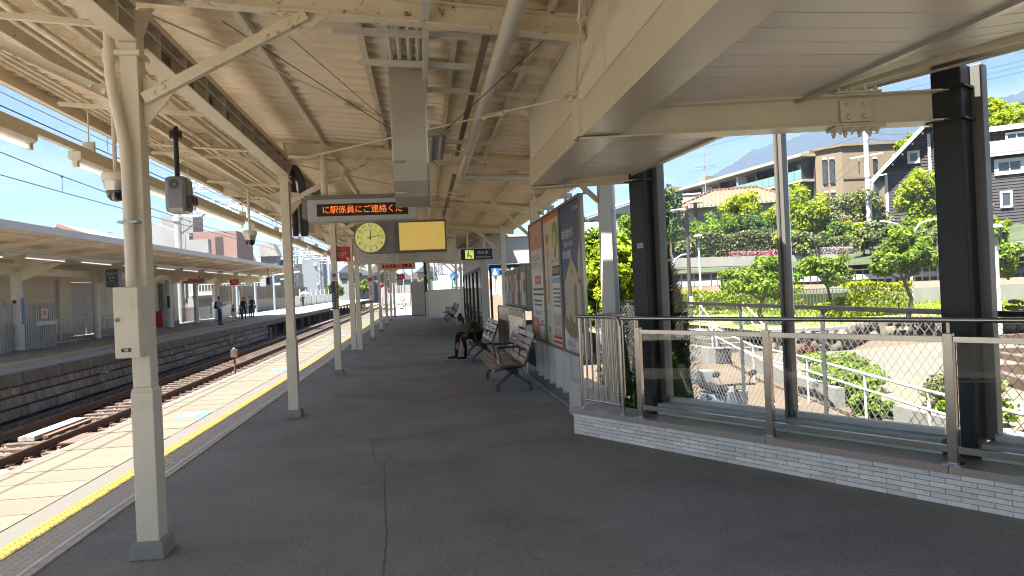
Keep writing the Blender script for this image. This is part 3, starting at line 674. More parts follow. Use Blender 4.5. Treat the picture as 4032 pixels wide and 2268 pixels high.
# ------------------------------------------------------------ strip lights along the track side
lr = thing('lamp_rail', 'long cream rail carrying strip lights along the canopy eave', 'lamp rail', (-3.6, 8, 3.2))
longi('channel', -3.6, 3.27, .06, .07, -4, 46, 'cream', 'rail', par=lr, t=.006)
for k in range(14):
    y = 1.6+3.4*k; part(lr, 'hanger', MB().tube([(-3.6,y,3.3+G(y)),(-3.6,y,3.86+G(y))], .008, 6).box(-3.66,y-.02,3.27+G(y),-3.54,y+.02,3.40+G(y)), 'cream_rust')
def make_lamp(nm, lab, grp, loc, L=2.5):
    t = thing(nm, lab, 'strip light', loc, 0, grp)
    part(t, 'housing', MB().box(-.065,0,.0,.065,L,.075).prism([(-.065,0,0),(.065,0,0),(.03,0,-.03),(-.03,0,-.03)], (0,L,0)), 'cream', world=False, bevel=.004)
    part(t, 'tube', MB().tube([(0,.07,-.065),(0,L-.07,-.065)], .019, 10), 'lamp_tube', True, world=False)
    for yy in (.0, L-.06): part(t, 'socket', MB().box(-.025,yy,-.09,.025,yy+.06,-.028), 'cream', world=False, bevel=.006)
    return t
lm0 = make_lamp('strip_light', 'cream fluorescent strip light under the eave rail', 'strip lights along the canopy eave', (-3.6, 4.1, 3.155), 3.1)
for k in range(1, 11):
    y = 4.1+3.95*k
    c = copy_tree(lm0); c.location = (-3.6, y, 3.155+G(y))
# strip light hanging at the end of the service rail
t = thing('reflector_light', 'twin tube strip light with white reflector under the service rail', 'strip light', (.18, 7.6, 3.1))
part(t, 'bracket', MB().box(.09,6.9,3.24,.20,6.93,3.36), 'white_paint'); part(t, 'reflector', MB().hexa([(.10,7.0,3.10),(.30,7.0,3.10),(.30,8.2,3.08),(.10,8.2,3.08)], [(.15,7.0,3.2),(.25,7.0,3.2),(.25,8.2,3.18),(.15,8.2,3.18)]), 'white_clean')
for x in (.15, .25): part(t, 'tube', MB().tube([(x,7.02,3.075),(x,8.18,3.055)], .016, 10), 'white_clean', True)
# ============================================================ hanging signs and equipment
XR, ZU = (1,0,0), (0,0,1)
# ribbed aluminium curved panel hanging under the roof
t = thing('ribbed_panel', 'curved ribbed grey metal sign casing hanging under the canopy', 'metal casing', (-.05, 6.1, 3.0))
prof = [(6.28,3.60),(6.12,3.64),(6.03,3.62),(5.99,3.56),(5.985,3.45),(6.0,3.1),(6.02,2.85),(6.05,2.66),(6.12,2.52),(6.24,2.40),(6.40,2.33)]
mb = MB(); nr = 44
for i in range(len(prof)-1):
    (ya, za), (yb, zb) = prof[i], prof[i+1]; d = Vector((0, yb-ya, zb-za)).normalized(); nrm = Vector((0, d.z, -d.y))
    for k in range(nr):
        xa = -.195+.285*k/nr; xb = xa+.285/nr; xm = (xa+xb)/2; o_ = nrm*.0016
        A, B, Cc, D = V(xa,ya,za), V(xb,ya,za), V(xb,yb,zb), V(xa,yb,zb); m0 = V(xm,ya,za)+o_; m1 = V(xm,yb,zb)+o_
        mb.quad(A, m0, m1, D); mb.quad(m0, B, Cc, m1)
part(t, 'ribbed_sheet', mb, 'alu_rib')
bk = [(y+.10, z-.03 if i < 3 else z) for i, (y, z) in enumerate(prof)]
for x in (-.20, .09):
    part(t, 'side_cheek', MB().prism([(x,y,z) for y, z in prof]+[(x,y,z) for y, z in reversed(bk)], (.012,0,0)), 'alu')
part(t, 'back_plate', MB().box(-.19,6.12,2.6,.09,6.14,3.5), 'alu'); part(t, 'hanger', MB().box(-.15,6.1,3.5,-.12,6.14,3.6).box(.03,6.1,3.5,.06,6.14,3.6), 'white_paint')
for z, y in ((2.66,6.04),(2.42,6.2)): part(t, 'toggle_clip', MB().box(-.19,y-.03,z,-.10,y-.005,z+.012), 'steel')
# LED departure board
def led_board(nm, lab, x0, x1, y, z0, z1, msg, mat, size, hang=True, dep=.26):
    t = thing(nm, lab, 'display board', ((x0+x1)/2, y, z0), 0)
    w = x1-x0; h = z1-z0
    part(t, 'housing', MB().box(x0,y,z0,x1,y+dep,z1), 'light_grey', bevel=.02)
    part(t, 'bezel', MB().box(x0+.008,y-.012,z0+.008,x1-.008,y-.001,z1-.008), 'light_grey', bevel=.006)
    part(t, 'screen', MB().box(x0+.085*w,y-.016,z0+.23*h,x1-.085*w,y-.0125,z1-.23*h), 'led_board')
    text(t, msg, size, ((x0+x1)/2,y-.0195,(z0+z1)/2-.012*h), XR, ZU, mat, sx=.98)
    if hang:
        part(t, 'top_casing', MB().box(x0-.04,y+.05,z1+.002,x1-.25,y+.3,z1+.055), 'mid_grey'); part(t, 'hanger_pipe', MB().tube([(x0+.2,y+.15,z1+.05),(x0+.2,y+.15,3.42)], .045, 12), 'cream', True)
        part(t, 'hanger_flange', MB().box(x0+.1,y+.08,3.40,x0+.3,y+.22,3.43), 'cream')
    return t
t = led_board('display_board', 'grey hanging display board with orange running Japanese text', -1.40, -.02, 9.25, 2.52, 2.81, 'に駅係員にご連絡くだ', 'led_on', .104)
part(t, 'end_casing', MB().box(-1.48,9.32,2.58,-1.405,9.55,2.84), 'mid_grey')
pipe_mb = MB().tube([(-1.75,9.58,3.34),(-1.3,9.56,3.36),(-1.05,9.55,3.33),(-.95,9.55,3.22),(-1.0,9.55,3.12),(-1.15,9.55,3.1)], .035, 10); part(t, 'cable_bend', pipe_mb, 'cream', True)
led_board('display_board', 'small distant display board beyond the route map with orange text', -1.42, -.2, 24.3, 2.42, 2.64, 'まもなく到着します', 'led_red', .13, False)
# clock sign
t = thing('clock_sign', 'hanging steel sign with round yellow-green clock and blank amber panel', 'clock sign', (-.4, 14.1, 2.35))
y = 14.0; x0, x1, z0, z1 = -1.28, .52, 2.37, 3.0; xm = -.46
cx_, cz_, rc = -.955, 2.685, .325
poly = [(xm,y,z0),(xm,y,z1)]+[(cx_-rc*math.sin(a)*1.0,y,cz_+rc*math.cos(a)*.98) for a in [i*PI/16 for i in range(0, 17)]]
mbp = MB(); poly2 = [(xm,y,z0)]+[(cx_-rc*math.sin(PI-a),y,cz_+rc*math.cos(PI-a)*.97) for a in [i*PI/16 for i in range(0, 17)]]+[(xm,y,z1)]
part(t, 'clock_housing', MB().prism(poly2, (0,.2,0)), 'mid_grey', bevel=.008)
part(t, 'panel_housing', MB().box(xm+.004,y,z0,x1,y+.2,z1), 'brown_grey' if 'brown_grey' in M else pm('brown_grey', (.17, .15, .12), .45, .08, 3, metal=.4), bevel=.008)
part(t, 'lit_panel', MB().box(xm+.06,y-.006,z0+.045,x1-.035,y-.001,z1-.045), 'panel_yellow'); part(t, 'frame_post', MB().box(xm-.03,y-.008,z0,xm+.035,y-.001,z1), 'brown_grey')
part(t, 'face_bezel', MB().tube([(cx_,y-.02,cz_),(cx_,y-.001,cz_)], .302, 40), 'pm_gold' if 'pm_gold' in M else pm('pm_gold', (.36, .30, .17), .4, .05, 4, metal=.5), True)
fc = part(t, 'clock_face', MB().tube([(cx_,y-.025,cz_),(cx_,y-.0205,cz_)], .285, 40), 'clock_face')
for h in range(1, 13):
    a = rad(30*h); text(fc, str(h), .078, (cx_+.235*math.sin(a),y-.028,cz_+.235*math.cos(a)), XR, ZU, 'black', 'numeral')
tk = MB()
for k in range(60):
    a = rad(6*k); r0, r1, w_ = (.155, .185, .004) if k % 5 == 0 else (.170, .180, .002); d = V(math.sin(a),0,math.cos(a)); s_ = V(math.cos(a),0,-math.sin(a))*w_; c_ = V(cx_,y-.0275,cz_)
    tk.quad(c_+d*r0-s_, c_+d*r0+s_, c_+d*r1+s_, c_+d*r1-s_)
part(fc, 'minute_ticks', tk, 'black', kind='stuff')
def hand(ang, L, w_, back, nm):
    d = V(math.sin(rad(ang)),0,math.cos(rad(ang))); s_ = V(math.cos(rad(ang)),0,-math.sin(rad(ang)))*w_; c_ = V(cx_,y-.031,cz_)
    part(fc, nm, MB().prism([c_-d*back-s_, c_-d*back+s_, c_+d*L+s_*.6, c_+d*L-s_*.6], (0,-.002,0)), 'black')
hand(6.5, .15, .009, .05, 'hour_hand'); hand(79, .225, .007, .06, 'minute_hand')
part(t, 'middle_strip', MB().box(cx_+.31,y-.008,cz_-.015,xm-.035,y-.001,cz_+.01), 'pm_gold')
for x in (-1.0, .2): part(t, 'hanger', MB().tube([(x,y+.1,z1),(x,y+.1,3.42)], .03, 10), 'cream', True)
# route map board behind the clock
t = thing('route_board', 'wide pale timetable and route board hanging behind the clock', 'notice board', (-.35, 15.6, 2.25))
part(t, 'board', MB().box(-1.42,15.6,2.24,.78,15.68,2.86), 'white_paint', bevel=.01)
part(t, 'header', MB().box(-1.38,15.594,2.78,.74,15.599,2.83), 'paper_cream')
tt = MB()
for j in range(9):
    for i in range(16):
        if (i*7+j*3) % 5: tt.box(-1.33+.045*i, 15.592, 2.30+.05*j, -1.30+.045*i, 15.596, 2.32+.05*j)
        if (i*5+j) % 4: tt.box(.02+.03*i, 15.592, 2.30+.05*j, .04+.03*i, 15.596, 2.318+.05*j)
part(t, 'timetable_rows', tt, 'paper_tan', kind='stuff'); part(t, 'timetable_sheet', MB().box(-1.36,15.597,2.27,-.72,15.599,2.77), 'paper_white'); part(t, 'middle_panel', MB().box(-.5,15.596,2.27,-.1,15.599,2.8), 'paper_tan')
part(t, 'divider', MB().box(-.6,15.59,2.25,-.56,15.599,2.85).box(-.08,15.59,2.25,-.04,15.599,2.85), 'alu'); part(t, 'red_line', MB().box(-.03,15.592,2.262,.5,15.597,2.272).box(.56,15.590,2.74,.74,15.594,2.76), 'red_sign')
part(t, 'map_strip', MB().box(.56,15.592,2.28,.73,15.595,2.73), 'paper_cream'); part(t, 'yellow_mark', MB().box(.61,15.589,2.62,.68,15.5915,2.67), 'yellow_txt')
for x in (-1.1, .5): part(t, 'hanger', MB().tube([(x,15.64,2.86),(x,15.64,3.42)], .025, 8), 'cream', True)
# waiting room sign
t = thing('waiting_room_sign', 'navy hanging sign with seated figure pictogram and waiting room lettering', 'sign', (1.5, 19.7, 2.4))
part(t, 'housing', MB().box(1.02,19.66,2.41,2.0,19.80,2.75), 'white_paint', bevel=.01); part(t, 'face', MB().box(1.10,19.652,2.43,1.98,19.659,2.73), 'navy')
pg = part(t, 'pictogram', MB().box(1.22,19.648,2.46,1.46,19.6515,2.70), 'sign_lit')
fg = MB().tube([(1.315,19.646,2.655),(1.315,19.6475,2.655)], .024, 10); fg.prism([(1.30,19.6465,2.62),(1.33,19.6465,2.62),(1.335,19.6465,2.555),(1.39,19.6465,2.555),(1.40,19.6465,2.49),(1.43,19.6465,2.485),(1.43,19.6465,2.475),(1.375,19.6465,2.475),(1.37,19.6465,2.53),(1.31,19.6465,2.53)], (0,-.002,0)); fg.prism([(1.27,19.6465,2.62),(1.285,19.6465,2.62),(1.29,19.6465,2.515),(1.36,19.6465,2.515),(1.36,19.6465,2.505),(1.275,19.6465,2.505)], (0,-.002,0)); part(pg, 'figure', fg, 'black')
part(pg, 'clock_mark', MB().tube([(1.415,19.646,2.665),(1.415,19.6475,2.665)], .026, 12), 'yellow_txt')
text(t, '待合室', .105, (1.71,19.648,2.615), XR, ZU, 'sign_txt'); text(t, 'Waiting Room', .07, (1.72,19.648,2.50), XR, ZU, 'sign_txt')
for x in (1.3, 1.75): part(t, 'hanger', MB().tube([(x,19.73,2.75),(x,19.73,3.3)], .03, 10), 'white_paint', True)
# red emergency button signs
def red_sign(lab, x, y, z, w, h, g):
    t = thing('emergency_sign', lab, 'sign', (x, y, z+g)); zz = z+g
    part(t, 'board', MB().box(x-w/2,y,zz-h/2,x+w/2,y+.04,zz+h/2), 'red_sign', bevel=.006)
    text(t, '非常停止ボタン\n\n線路内に危険物\n危険の場合に\nボタンを押して\nください', h*.115, (x+.02*w,y-.004,zz+.04*h), XR, ZU, 'sign_txt', line=.95)
    part(t, 'arrow', MB().prism([(x+w*.28,y-.003,zz-h*.28),(x+w*.33,y-.003,zz-h*.22),(x+w*.40,y-.003,zz-h*.30),(x+w*.44,y-.003,zz-h*.26),(x+w*.45,y-.003,zz-h*.44),(x+w*.31,y-.003,zz-h*.42),(x+w*.35,y-.003,zz-h*.36)], (0,-.002,0)), 'sign_txt'); return t
red_sign('red emergency stop button sign beside the column with the navy notice', -1.62, 14.72, 2.43, .40, .30, 0)
red_sign('small red emergency sign far along the near platform by the gate', -1.15, 40, 2.4, .42, .3, G(40))
# dome cameras hung over the edge
def dome(x, y, z, lab, top):
    t = thing('dome_camera', lab, 'camera', (x, y, z)); 
    part(t, 'drop_pipe', MB().tube([(x,y,z+.17),(x,y,top)], .02, 8), 'cream', True); part(t, 'mount', MB().lathe([(.115,.09),(.12,.10),(.12,.155),(.105,.17)], (x,y,z), 20), 'cream', True)
    part(t, 'collar', MB().lathe([(.085,.0),(.10,.05),(.105,.09)], (x,y,z), 20), 'alu', True); part(t, 'dome', MB().lathe([(.012,-.098),(.045,-.088),(.075,-.055),(.086,-.01),(.086,.0)], (x,y,z), 20), 'glass_dark_dome' if 'glass_dark_dome' in M else pm('glass_dark_dome', (.012, .013, .014), .05, .1, 3, spec=.9), True); return t
dome(-2.78, 7.0, 2.63, 'grey dome camera hung over the edge near the electrical box column', 3.6); dome(-2.95, 12.9, 2.62, 'dome camera hung farther along beyond the second column', 3.6)
# boxed loudspeaker / clock seen from behind
t = thing('hanging_speaker', 'dark grey boxed loudspeaker with star-shaped grille hung from the canopy', 'speaker', (-2.75, 8.6, 2.62))
part(t, 'drop_pole', MB().tube([(-2.76,8.65,3.0),(-2.76,8.65,3.62)], .028, 10).tube([(-2.76,8.65,3.48),(-2.76,8.65,3.56)], .07, 12), 'black', True)
part(t, 'case', MB().box(-2.88,8.53,2.61,-2.63,8.80,3.03), 'case_grey' if 'case_grey' in M else pm('case_grey', (.20, .205, .21), .25, .1, 3, metal=.3), bevel=.05)
sg = MB()
for k in range(12):
    a = 2*PI*k/12+.2; d = V(math.cos(a),0,math.sin(a)); s_ = V(-math.sin(a),0,math.cos(a))*.006; c_ = V(-2.76,8.527,2.93); sg.quad(c_+d*.02-s_, c_+d*.02+s_, c_+d*.062+s_, c_+d*.062-s_)
part(t, 'grille_slots', sg, 'black', kind='stuff'); part(t, 'side_hood', MB().box(-2.635,8.55,2.70,-2.57,8.75,2.80), 'black', bevel=.01)
# ============================================================ side entrance: girder, ceiling, dark columns, glass wall
A_ = V(1.54, 7.40, 0); u_ = V(.512, -.859, 0); n_ = V(.859, .512, 0)
def wp(s, d, z): return A_+u_*s+n_*d+V(0,0,z)
def wbox(mb, s0, s1, d0, d1, z0, z1):
    return mb.hexa([wp(s0,d0,z0),wp(s1,d0,z0),wp(s1,d1,z0),wp(s0,d1,z0)], [wp(s0,d0,z1),wp(s1,d0,z1),wp(s1,d1,z1),wp(s0,d1,z1)])
def xt(y): return 2.17+(6.75-y)*.2355
ent = thing('side_roof', 'lower side roof with plank ceiling and cream girder over the walkway', 'roof', (2.2, 5, 2.6))
part(ent, 'girder', MB().ibeam((1.285,-4,2.725),(1.285,7.22,2.725), .27, .25, .014), 'cream_gloss' if 'cream_gloss' in M else pm('cream_gloss', (.68, .61, .48), .28, .05, 2, wear=(.76, .73, .66), wscale=1.5))
part(ent, 'girder_box', MB().box(1.155,-4,2.615,1.19,7.2,2.835), 'cream_gloss')
for k in range(12):
    y1 = 7.30-1.02*k; y0 = y1-1.012
    part(ent, 'fascia_panel', MB().box(1.176,y0,2.853,1.196,y1,3.60), 'cream_fascia')
part(ent, 'fascia_end', MB().box(1.2,7.27,2.853,2.2,7.30,3.4), 'cream_fascia'); part(ent, 'side_fascia', MB().hexa([(xt(7.25)+.03,7.25,2.64),(xt(7.25)+.06,7.25,2.64),(xt(5.1)+.06,5.1,2.75),(xt(5.1)+.03,5.1,2.75)], [(xt(7.25)+.03,7.25,3.1),(xt(7.25)+.06,7.25,3.1),(xt(5.1)+.06,5.1,3.1),(xt(5.1)+.03,5.1,3.1)]), 'cream_fascia')
# plank ceiling, planks run across and fall gently towards the far end
def zcl(y): return 2.785-.06*(y-4.75)
def xt(y): return 2.17+(6.75-y)*.2355
def xe(y): return 3.05+.52*(5.05-y)
def plank(nm, xa0, xb0, xa1, xb1, y0, y1, za0, zb0, za1, zb1, th=.015):
    return part(ent, nm, MB().hexa([(xa0,y0,za0),(xb0,y0,zb0),(xb1,y1,zb1),(xa1,y1,za1)], [(xa0,y0,za0+th),(xb0,y0,zb0+th),(xb1,y1,zb1+th),(xa1,y1,za1+th)]), 'ceil_plank')
for k in range(58):
    y1 = 7.1-.180*k; y0 = y1-.168
    if y0 < -2: break
    plank('ceiling_plank', 1.42, xt(y0)-.02, 1.42, xt(y1)-.02, y0, y1, zcl(y0), zcl(y0), zcl(y1), zcl(y1))
for k in range(44):
    y1 = 4.80-.180*k; y0 = y1-.168
    if y0 < -2: break
    plank('outer_plank', xt(y0)+.03, xe(y0), xt(y1)+.03, xe(y1), y0, y1, zcl(y0), 2.965, zcl(y1), 2.965)
part(ent, 'ceiling_backing', MB().quad((1.3,-2.2,zcl(-2.2)+.03),(xt(-2.2),-2.2,zcl(-2.2)+.03),(xt(7.2),7.2,zcl(7.2)+.03),(1.3,7.2,zcl(7.2)+.03)).quad((xt(-2.2),-2.2,zcl(-2.2)+.03),(xe(-2.2),-2.2,2.995),(xe(4.85),4.85,2.995),(xt(4.85),4.85,zcl(4.85)+.03)), 'joint_dark')
part(ent, 'ceiling_trim', MB().bar((xt(-2.2),-2.2,zcl(-2.2)-.005),(xt(7.1),7.1,zcl(7.1)-.005), .05, .04), 'alu')
ea, eb = V(xe(5.1),5.1,0), V(xe(-2.2),-2.2,0); du = (eb-ea).normalized()
part(ent, 'eave_trim', MB().bar(ea+V(.02,.01,2.945), eb+V(.02,.01,2.945), .03, .05), 'cream'); part(ent, 'eave_gutter', MB().bar(ea+V(.10,.05,2.97), eb+V(.10,.05,2.97), .11, .08), 'brown_grey'); part(ent, 'eave_fascia', MB().bar(ea+V(.18,.09,3.03), eb+V(.18,.09,3.03), .02, .22), 'cream')
part(ent, 'roof_slab', MB().prism([(1.2,-3,3.08),(7.1,-3,3.08),(3.25,5.15,3.08),(2.62,5.15,3.08),(2.2,7.3,3.08),(1.2,7.3,3.08)], (0,0,.05)), 'roof_slate')
# cross beams to the dark columns
def cross_beam(p, q, nm='cross_beam'):
    return part(ent, nm, MB().ibeam(p, q, .18, .215, .012), 'cream_gloss')
cR = wp(3.60,.36,0); cL = wp(.80,.32,0)
cb = cross_beam((1.15,4.92,2.685),(cR.x-.05,cR.y+.02,2.685)); cb2 = cross_beam((1.15,7.24,2.685),(cL.x-.04,cL.y+.02,2.685))
part(cb, 'end_plate', MB().box(1.12,4.83,2.60,1.16,5.01,2.86), 'cream'); part(cb, 'gusset', MB().prism([(1.42,4.90,2.60),(1.42,4.90,2.85),(1.62,4.88,2.60)], (0,.012,0)), 'cream')
d_ = (V(cR.x,cR.y,0)-V(1.15,4.92,0)).normalized(); s_ = V(d_.y,-d_.x,0)
spc = V(1.15,4.92,2.685)+d_*1.92
sp = part(cb, 'splice_plate', MB().bar(spc-d_*.105+s_*.012, spc+d_*.105+s_*.012, .012, .15), 'cream')
bt = MB()
for a in (-.055, .055):
    for z in (-.04, .04): p = spc+d_*a+s_*.018+V(0,0,z); bt.tube([p, p+s_*.02], [.022, .012], 10)
part(sp, 'bolt_heads', bt, 'cream', True)
fb = MB().bar(spc-d_*.17+V(0,0,.118), spc+d_*.15+V(0,0,.118), .17, .014).bar(spc-d_*.17-V(0,0,.118), spc+d_*.17-V(0,0,.118), .17, .014); part(cb, 'flange_plate', fb, 'cream')
fbt = MB()
for a in (-.13, -.05, .05, .12):
    for s2 in (-.055, .055):
        for sg_, z in ((1, .125), (-1, -.125)):
            p = spc+d_*a+s_*s2+V(0,0,z); fbt.tube([p, p+V(0,0,sg_*.025)], .016, 6); fbt.tube([p+V(0,0,sg_*.025), p+V(0,0,sg_*.042)], .010, 6)
part(cb, 'flange_bolts', fbt, 'cream_rust', True)
# tie-rod cleat bolts at the girder
part(ent, 'rod_cleat', MB().box(1.08,5.0,2.93,1.18,5.1,2.945).tube([(1.13,5.05,2.90),(1.13,5.05,2.97)], .015, 6), 'cream')
# dark boxed columns of the entrance
def dark_col(lab, s, d, top, z0=-.3):
    c = wp(s, d, 0); t = thing('entrance_column', lab, 'column', c); w = .095
    part(t, 'shaft', wbox(MB(), s-w, s+w, d-w, d+w, z0, top), 'dark_col', bevel=.012)
    for z in (2.575, 2.795): part(t, 'diaphragm', wbox(MB(), s-w-.03, s+w+.03, d-w-.03, d+w+.03, z-.008, z+.008), 'dark_col')
    return t
tcol = dark_col('black square steel column tagged 17-2 at the glass wall end', .80, .32, 3.0)
dark_col('tall black square steel column carrying the bolted beam', 3.60, .36, 2.955)
# tag plate on the face towards the platform
q = part(tcol, 'tag_plate', wbox(MB(), .79, .865, .2185, .2235, 1.905, 1.955), 'white_clean'); text(q, '17-2', .034, wp(.827, .2165, 1.93), u_, ZU, 'black')
# tiled plinth
pw = thing('tiled_plinth', 'low plinth wall of white brick tiles with pink granite coping', 'plinth', wp(2, 0, 0))
S0, S1 = -.01, 7.0
part(pw, 'core', wbox(MB(), S0+.012, S1, .012, .34, -.05, .215), 'grout')
TH, TL, GP = .031, .185, .0045
tmesh = {}
def wtile(s0, s1, z0, z1, shade):
    return wbox(MB(), s0, s1, 0, .02, z0, z1)
Lu = TL+GP
tm = MB().box(0, 0, 0, TL, .018, TH).mesh('wall_tile', 'wall_tile'); rot = math.atan2(u_.y, u_.x)
for row in range(6):
    z = .0015+row*(TH+GP); s = S0-(Lu*(.5 if row % 2 else 0)); k = 0
    while s < 4.75:
        if s < S0:
            o = part(pw, 'wall_tile', wbox(MB(), S0, s+TL, 0, .018, z, z+TH), 'wall_tile')
        else:
            o = link('wall_tile', tm, pw, True); p = wp(s, R_.uniform(-.0012, .0012), z); o.location = p; o.rotation_euler = (0, 0, rot)
        s += Lu
# end face tiles
for row in range(6):
    z = .0015+row*(TH+GP)
    for (a, b) in ((.022, .17), (.1745, .33)): part(pw, 'end_tile', wbox(MB(), S0-.016, S0+.004, a, b, z, z+TH), 'wall_tile')
for i, (a, b) in enumerate(((-.045, .90), (.904, 2.28), (2.284, 3.62), (3.624, 5.0), (5.004, 6.6))):
    part(pw, 'granite_cap', wbox(MB(), a, b, -.03, .36, .216, .268), 'granite', bevel=.004)
pm('alu_mullion', (.15, .146, .132), .5, .06, 4, metal=.5)
# glazing behind: sill, bottom frame, mullions, glass
gw = thing('glass_wall', 'tall glazed wall with grey metal mullions behind the railing', 'glass wall', wp(2.2, .42, .27))
for (a, b) in ((.92, 2.30), (2.305, 3.48), (3.72, 6.4)): part(gw, 'sill', wbox(MB(), a, b, .26, .50, .269, .375), 'sill', bevel=.004)
for (a, b) in ((.92, 2.20), (2.32, 3.45), (3.76, 6.4)):
    part(gw, 'bottom_frame', wbox(MB(), a, b, .395, .445, .376, .425), 'alu'); part(gw, 'pane', wbox(MB(), a, b, .415, .423, .425, 2.95), 'glass_clear')
mu = part(gw, 'mullion', wbox(MB(), 2.225, 2.30, .37, .46, .376, 2.95), 'alu_mullion', bevel=.003); part(mu, 'gasket', wbox(MB(), 2.255, 2.268, .355, .36, .376, 2.95), 'brown_metal')
part(gw, 'jamb', wbox(MB(), .895, .96, .36, .47, .376, 2.95), 'alu_mullion', bevel=.003); part(gw, 'jamb', wbox(MB(), 3.70, 3.77, .42, .52, .376, 2.95), 'alu_mullion', bevel=.003)
for s in (2.10, 3.40): part(gw, 'sticker', wbox(MB(), s, s+.05, .258, .2595, .30, .355), 'paper_sky')
# handrail with glass infill
hr = thing('glass_railing', 'stainless steel handrail with glass infill on the granite coping', 'railing', wp(2.3, .06, .27))
D0 = .045
part(hr, 'top_rail', MB().tube([wp(.70,D0,1.222), wp(6.2,D0,1.222)], .019, 14), 'steel_h', True)
ps = (.905, 2.29, 3.63, 4.97)
for i, s in enumerate(ps):
    p = part(hr, 'post', wbox(MB(), s-.03, s+.03, D0-.022, D0+.022, .268, 1.135), 'steel', bevel=.003)
    part(p, 'base_flange', wbox(MB(), s-.055, s+.055, D0-.045, D0+.045, .268, .276), 'steel_h'); part(p, 'rail_pin', MB().tube([wp(s,D0,1.135), wp(s,D0,1.21)], .011, 8), 'steel', True)
for a, b in zip(ps, ps[1:]):
    part(hr, 'upper_bar', wbox(MB(), a+.031, b-.031, D0-.015, D0+.015, 1.075, 1.115), 'steel_h', bevel=.002); part(hr, 'lower_bar', wbox(MB(), a+.031, b-.031, D0-.015, D0+.015, .345, .39), 'steel_h', bevel=.002)
    part(hr, 'glass_panel', wbox(MB(), a+.045, b-.045, D0-.004, D0+.004, .39, 1.075), 'glass_rail')
part(hr, 'end_pipe', MB().tube([wp(.80,.13,1.2), wp(.80,.13,.75), wp(.81,.12,.6), wp(.86,.08,.52)], .019, 12), 'steel', True)
# short stainless guard rail at the end of the plinth
gr = thing('guard_rail', 'short stainless tube guard rail with upright bars on the granite', 'guard rail', wp(.3, .08, .27))
pa, pb = wp(.05,.09,0), wp(.66,.055,0)
def L3(t, z, o=0): p = pa.lerp(pb, t); return V(p.x, p.y, z)+n_*o
part(gr, 'frame', MB().tube([L3(0,.268), L3(0,1.22)], .020, 14).tube([L3(-.04,1.235), L3(.85,1.235), L3(.94,1.225), L3(.985,1.195), L3(1,1.13), L3(1,.268)], .020, 14), 'steel', True)
part(gr, 'bottom_rail', MB().tube([L3(0,.36), L3(1,.36)], .013, 10), 'steel_h', True)
for k in range(6): part(gr, 'bar', MB().tube([L3((k+1)/7,.36), L3((k+1)/7,1.22)], .0105, 10), 'steel', True)
for t_ in (0, 1): part(gr, 'flange', MB().lathe([(.042,0),(.042,.006)], L3(t_,.268), 16), 'steel_h', True)
g2 = MB().tube([L3(.0,1.232,.34), L3(.55,1.232,.34)], .018, 12).tube([L3(.1,.30,.34), L3(.1,1.23,.34)], .018, 12).tube([L3(.05,.37,.34), L3(.6,.37,.34)], .014, 10)
for k in range(4): g2.tube([L3(.2+.1*k,.37,.34), L3(.2+.1*k,1.22,.34)], .0105, 8)
part(gr, 'rear_return', g2, 'steel', True)
# white downpipes behind the posters
for i, (x, y, lab) in enumerate(((2.16, 8.1, 'round white rain pipe next to the end poster'), (2.36, 8.55, 'round white rain pipe with clamp between the poster and the black column'))):
    t = thing('rain_pipe', lab, 'rain pipe', (x, y, -1.3)); part(t, 'pipe', MB().tube([(x,y,-1.3),(x,y,3.2)], .052, 16), 'white_paint', True)
    for z in (2.05, 2.45): part(t, 'clamp', MB().tube([(x,y,z),(x,y,z+.035)], .057, 16), 'galv', True)
# ------------------------------------------------------------ poster wall and white slat fence
pf = thing('slat_fence', 'white upright slat fence on a low concrete kerb below the posters', 'fence', (1.92, 11, 0))
part(pf, 'kerb', MB().box(1.86,8.6,-.1,2.06,22.3,.075), 'concrete', bevel=.006)
for k in range(4): part(pf, 'kerb_stone', MB().box(1.80,8.7+1.0*k,-.05,1.858,9.69+1.0*k,.03), 'concrete_base', bevel=.006)
part(pf, 'end_pier', MB().box(1.74,7.72,-.1,1.99,8.62,.42), 'white_paint', bevel=.006)
for k in range(34):
    y = 8.75+.105*k
    if k % 5 == 0: part(pf, 'slat', MB().box(1.90,y-.028,.07,1.95,y+.028,.95), 'white_paint', bevel=.003)
    else: part(pf, 'slat', MB().tube([(1.93,y,.12),(1.93,y,.9)], .0165, 10), 'white_paint', True)
part(pf, 'bottom_rail', MB().tube([(1.93,8.7,.13),(1.93,12.3,.13)], .014, 8), 'white_paint', True); part(pf, 'top_rail', MB().box(1.91,8.7,.88,1.95,12.3,.92), 'white_paint')
XP = 1.85
def poster(lab, y0, y1, z0=.70, z1=2.64):
    t = thing('framed_poster', lab, 'poster', (XP, (y0+y1)/2, z0))
    part(t, 'back_board', MB().box(XP+.012,y0,z0,XP+.05,y1,z1), 'alu'); fw = .035
    fr = MB().box(XP-.012,y0,z0,XP+.012,y0+fw,z1).box(XP-.012,y1-fw,z0,XP+.012,y1,z1).box(XP-.012,y0+fw,z0,XP+.012,y1-fw,z0+fw).box(XP-.012,y0+fw,z1-fw,XP+.012,y1-fw,z1)
    part(t, 'frame', fr, 'alu_frame' if 'alu_frame' in M else pm('alu_frame', (.27, .26, .21), .45, .08, 4, metal=.6)); return t
def sheet(t, nm, mat, y0, y1, z0, z1, lvl=1): return part(t, nm, MB().box(XP+.010-.002*lvl,y0,z0,XP+.0115,y1,z1), mat)
LY = (0,-1,0)
def ptext(t, s, size, y, z, mat, line=1.0, sx=1.0, lvl=4): return text(t, s, size, (XP+.008-.002*lvl, y, z), LY, ZU, mat, line=line, sx=sx)
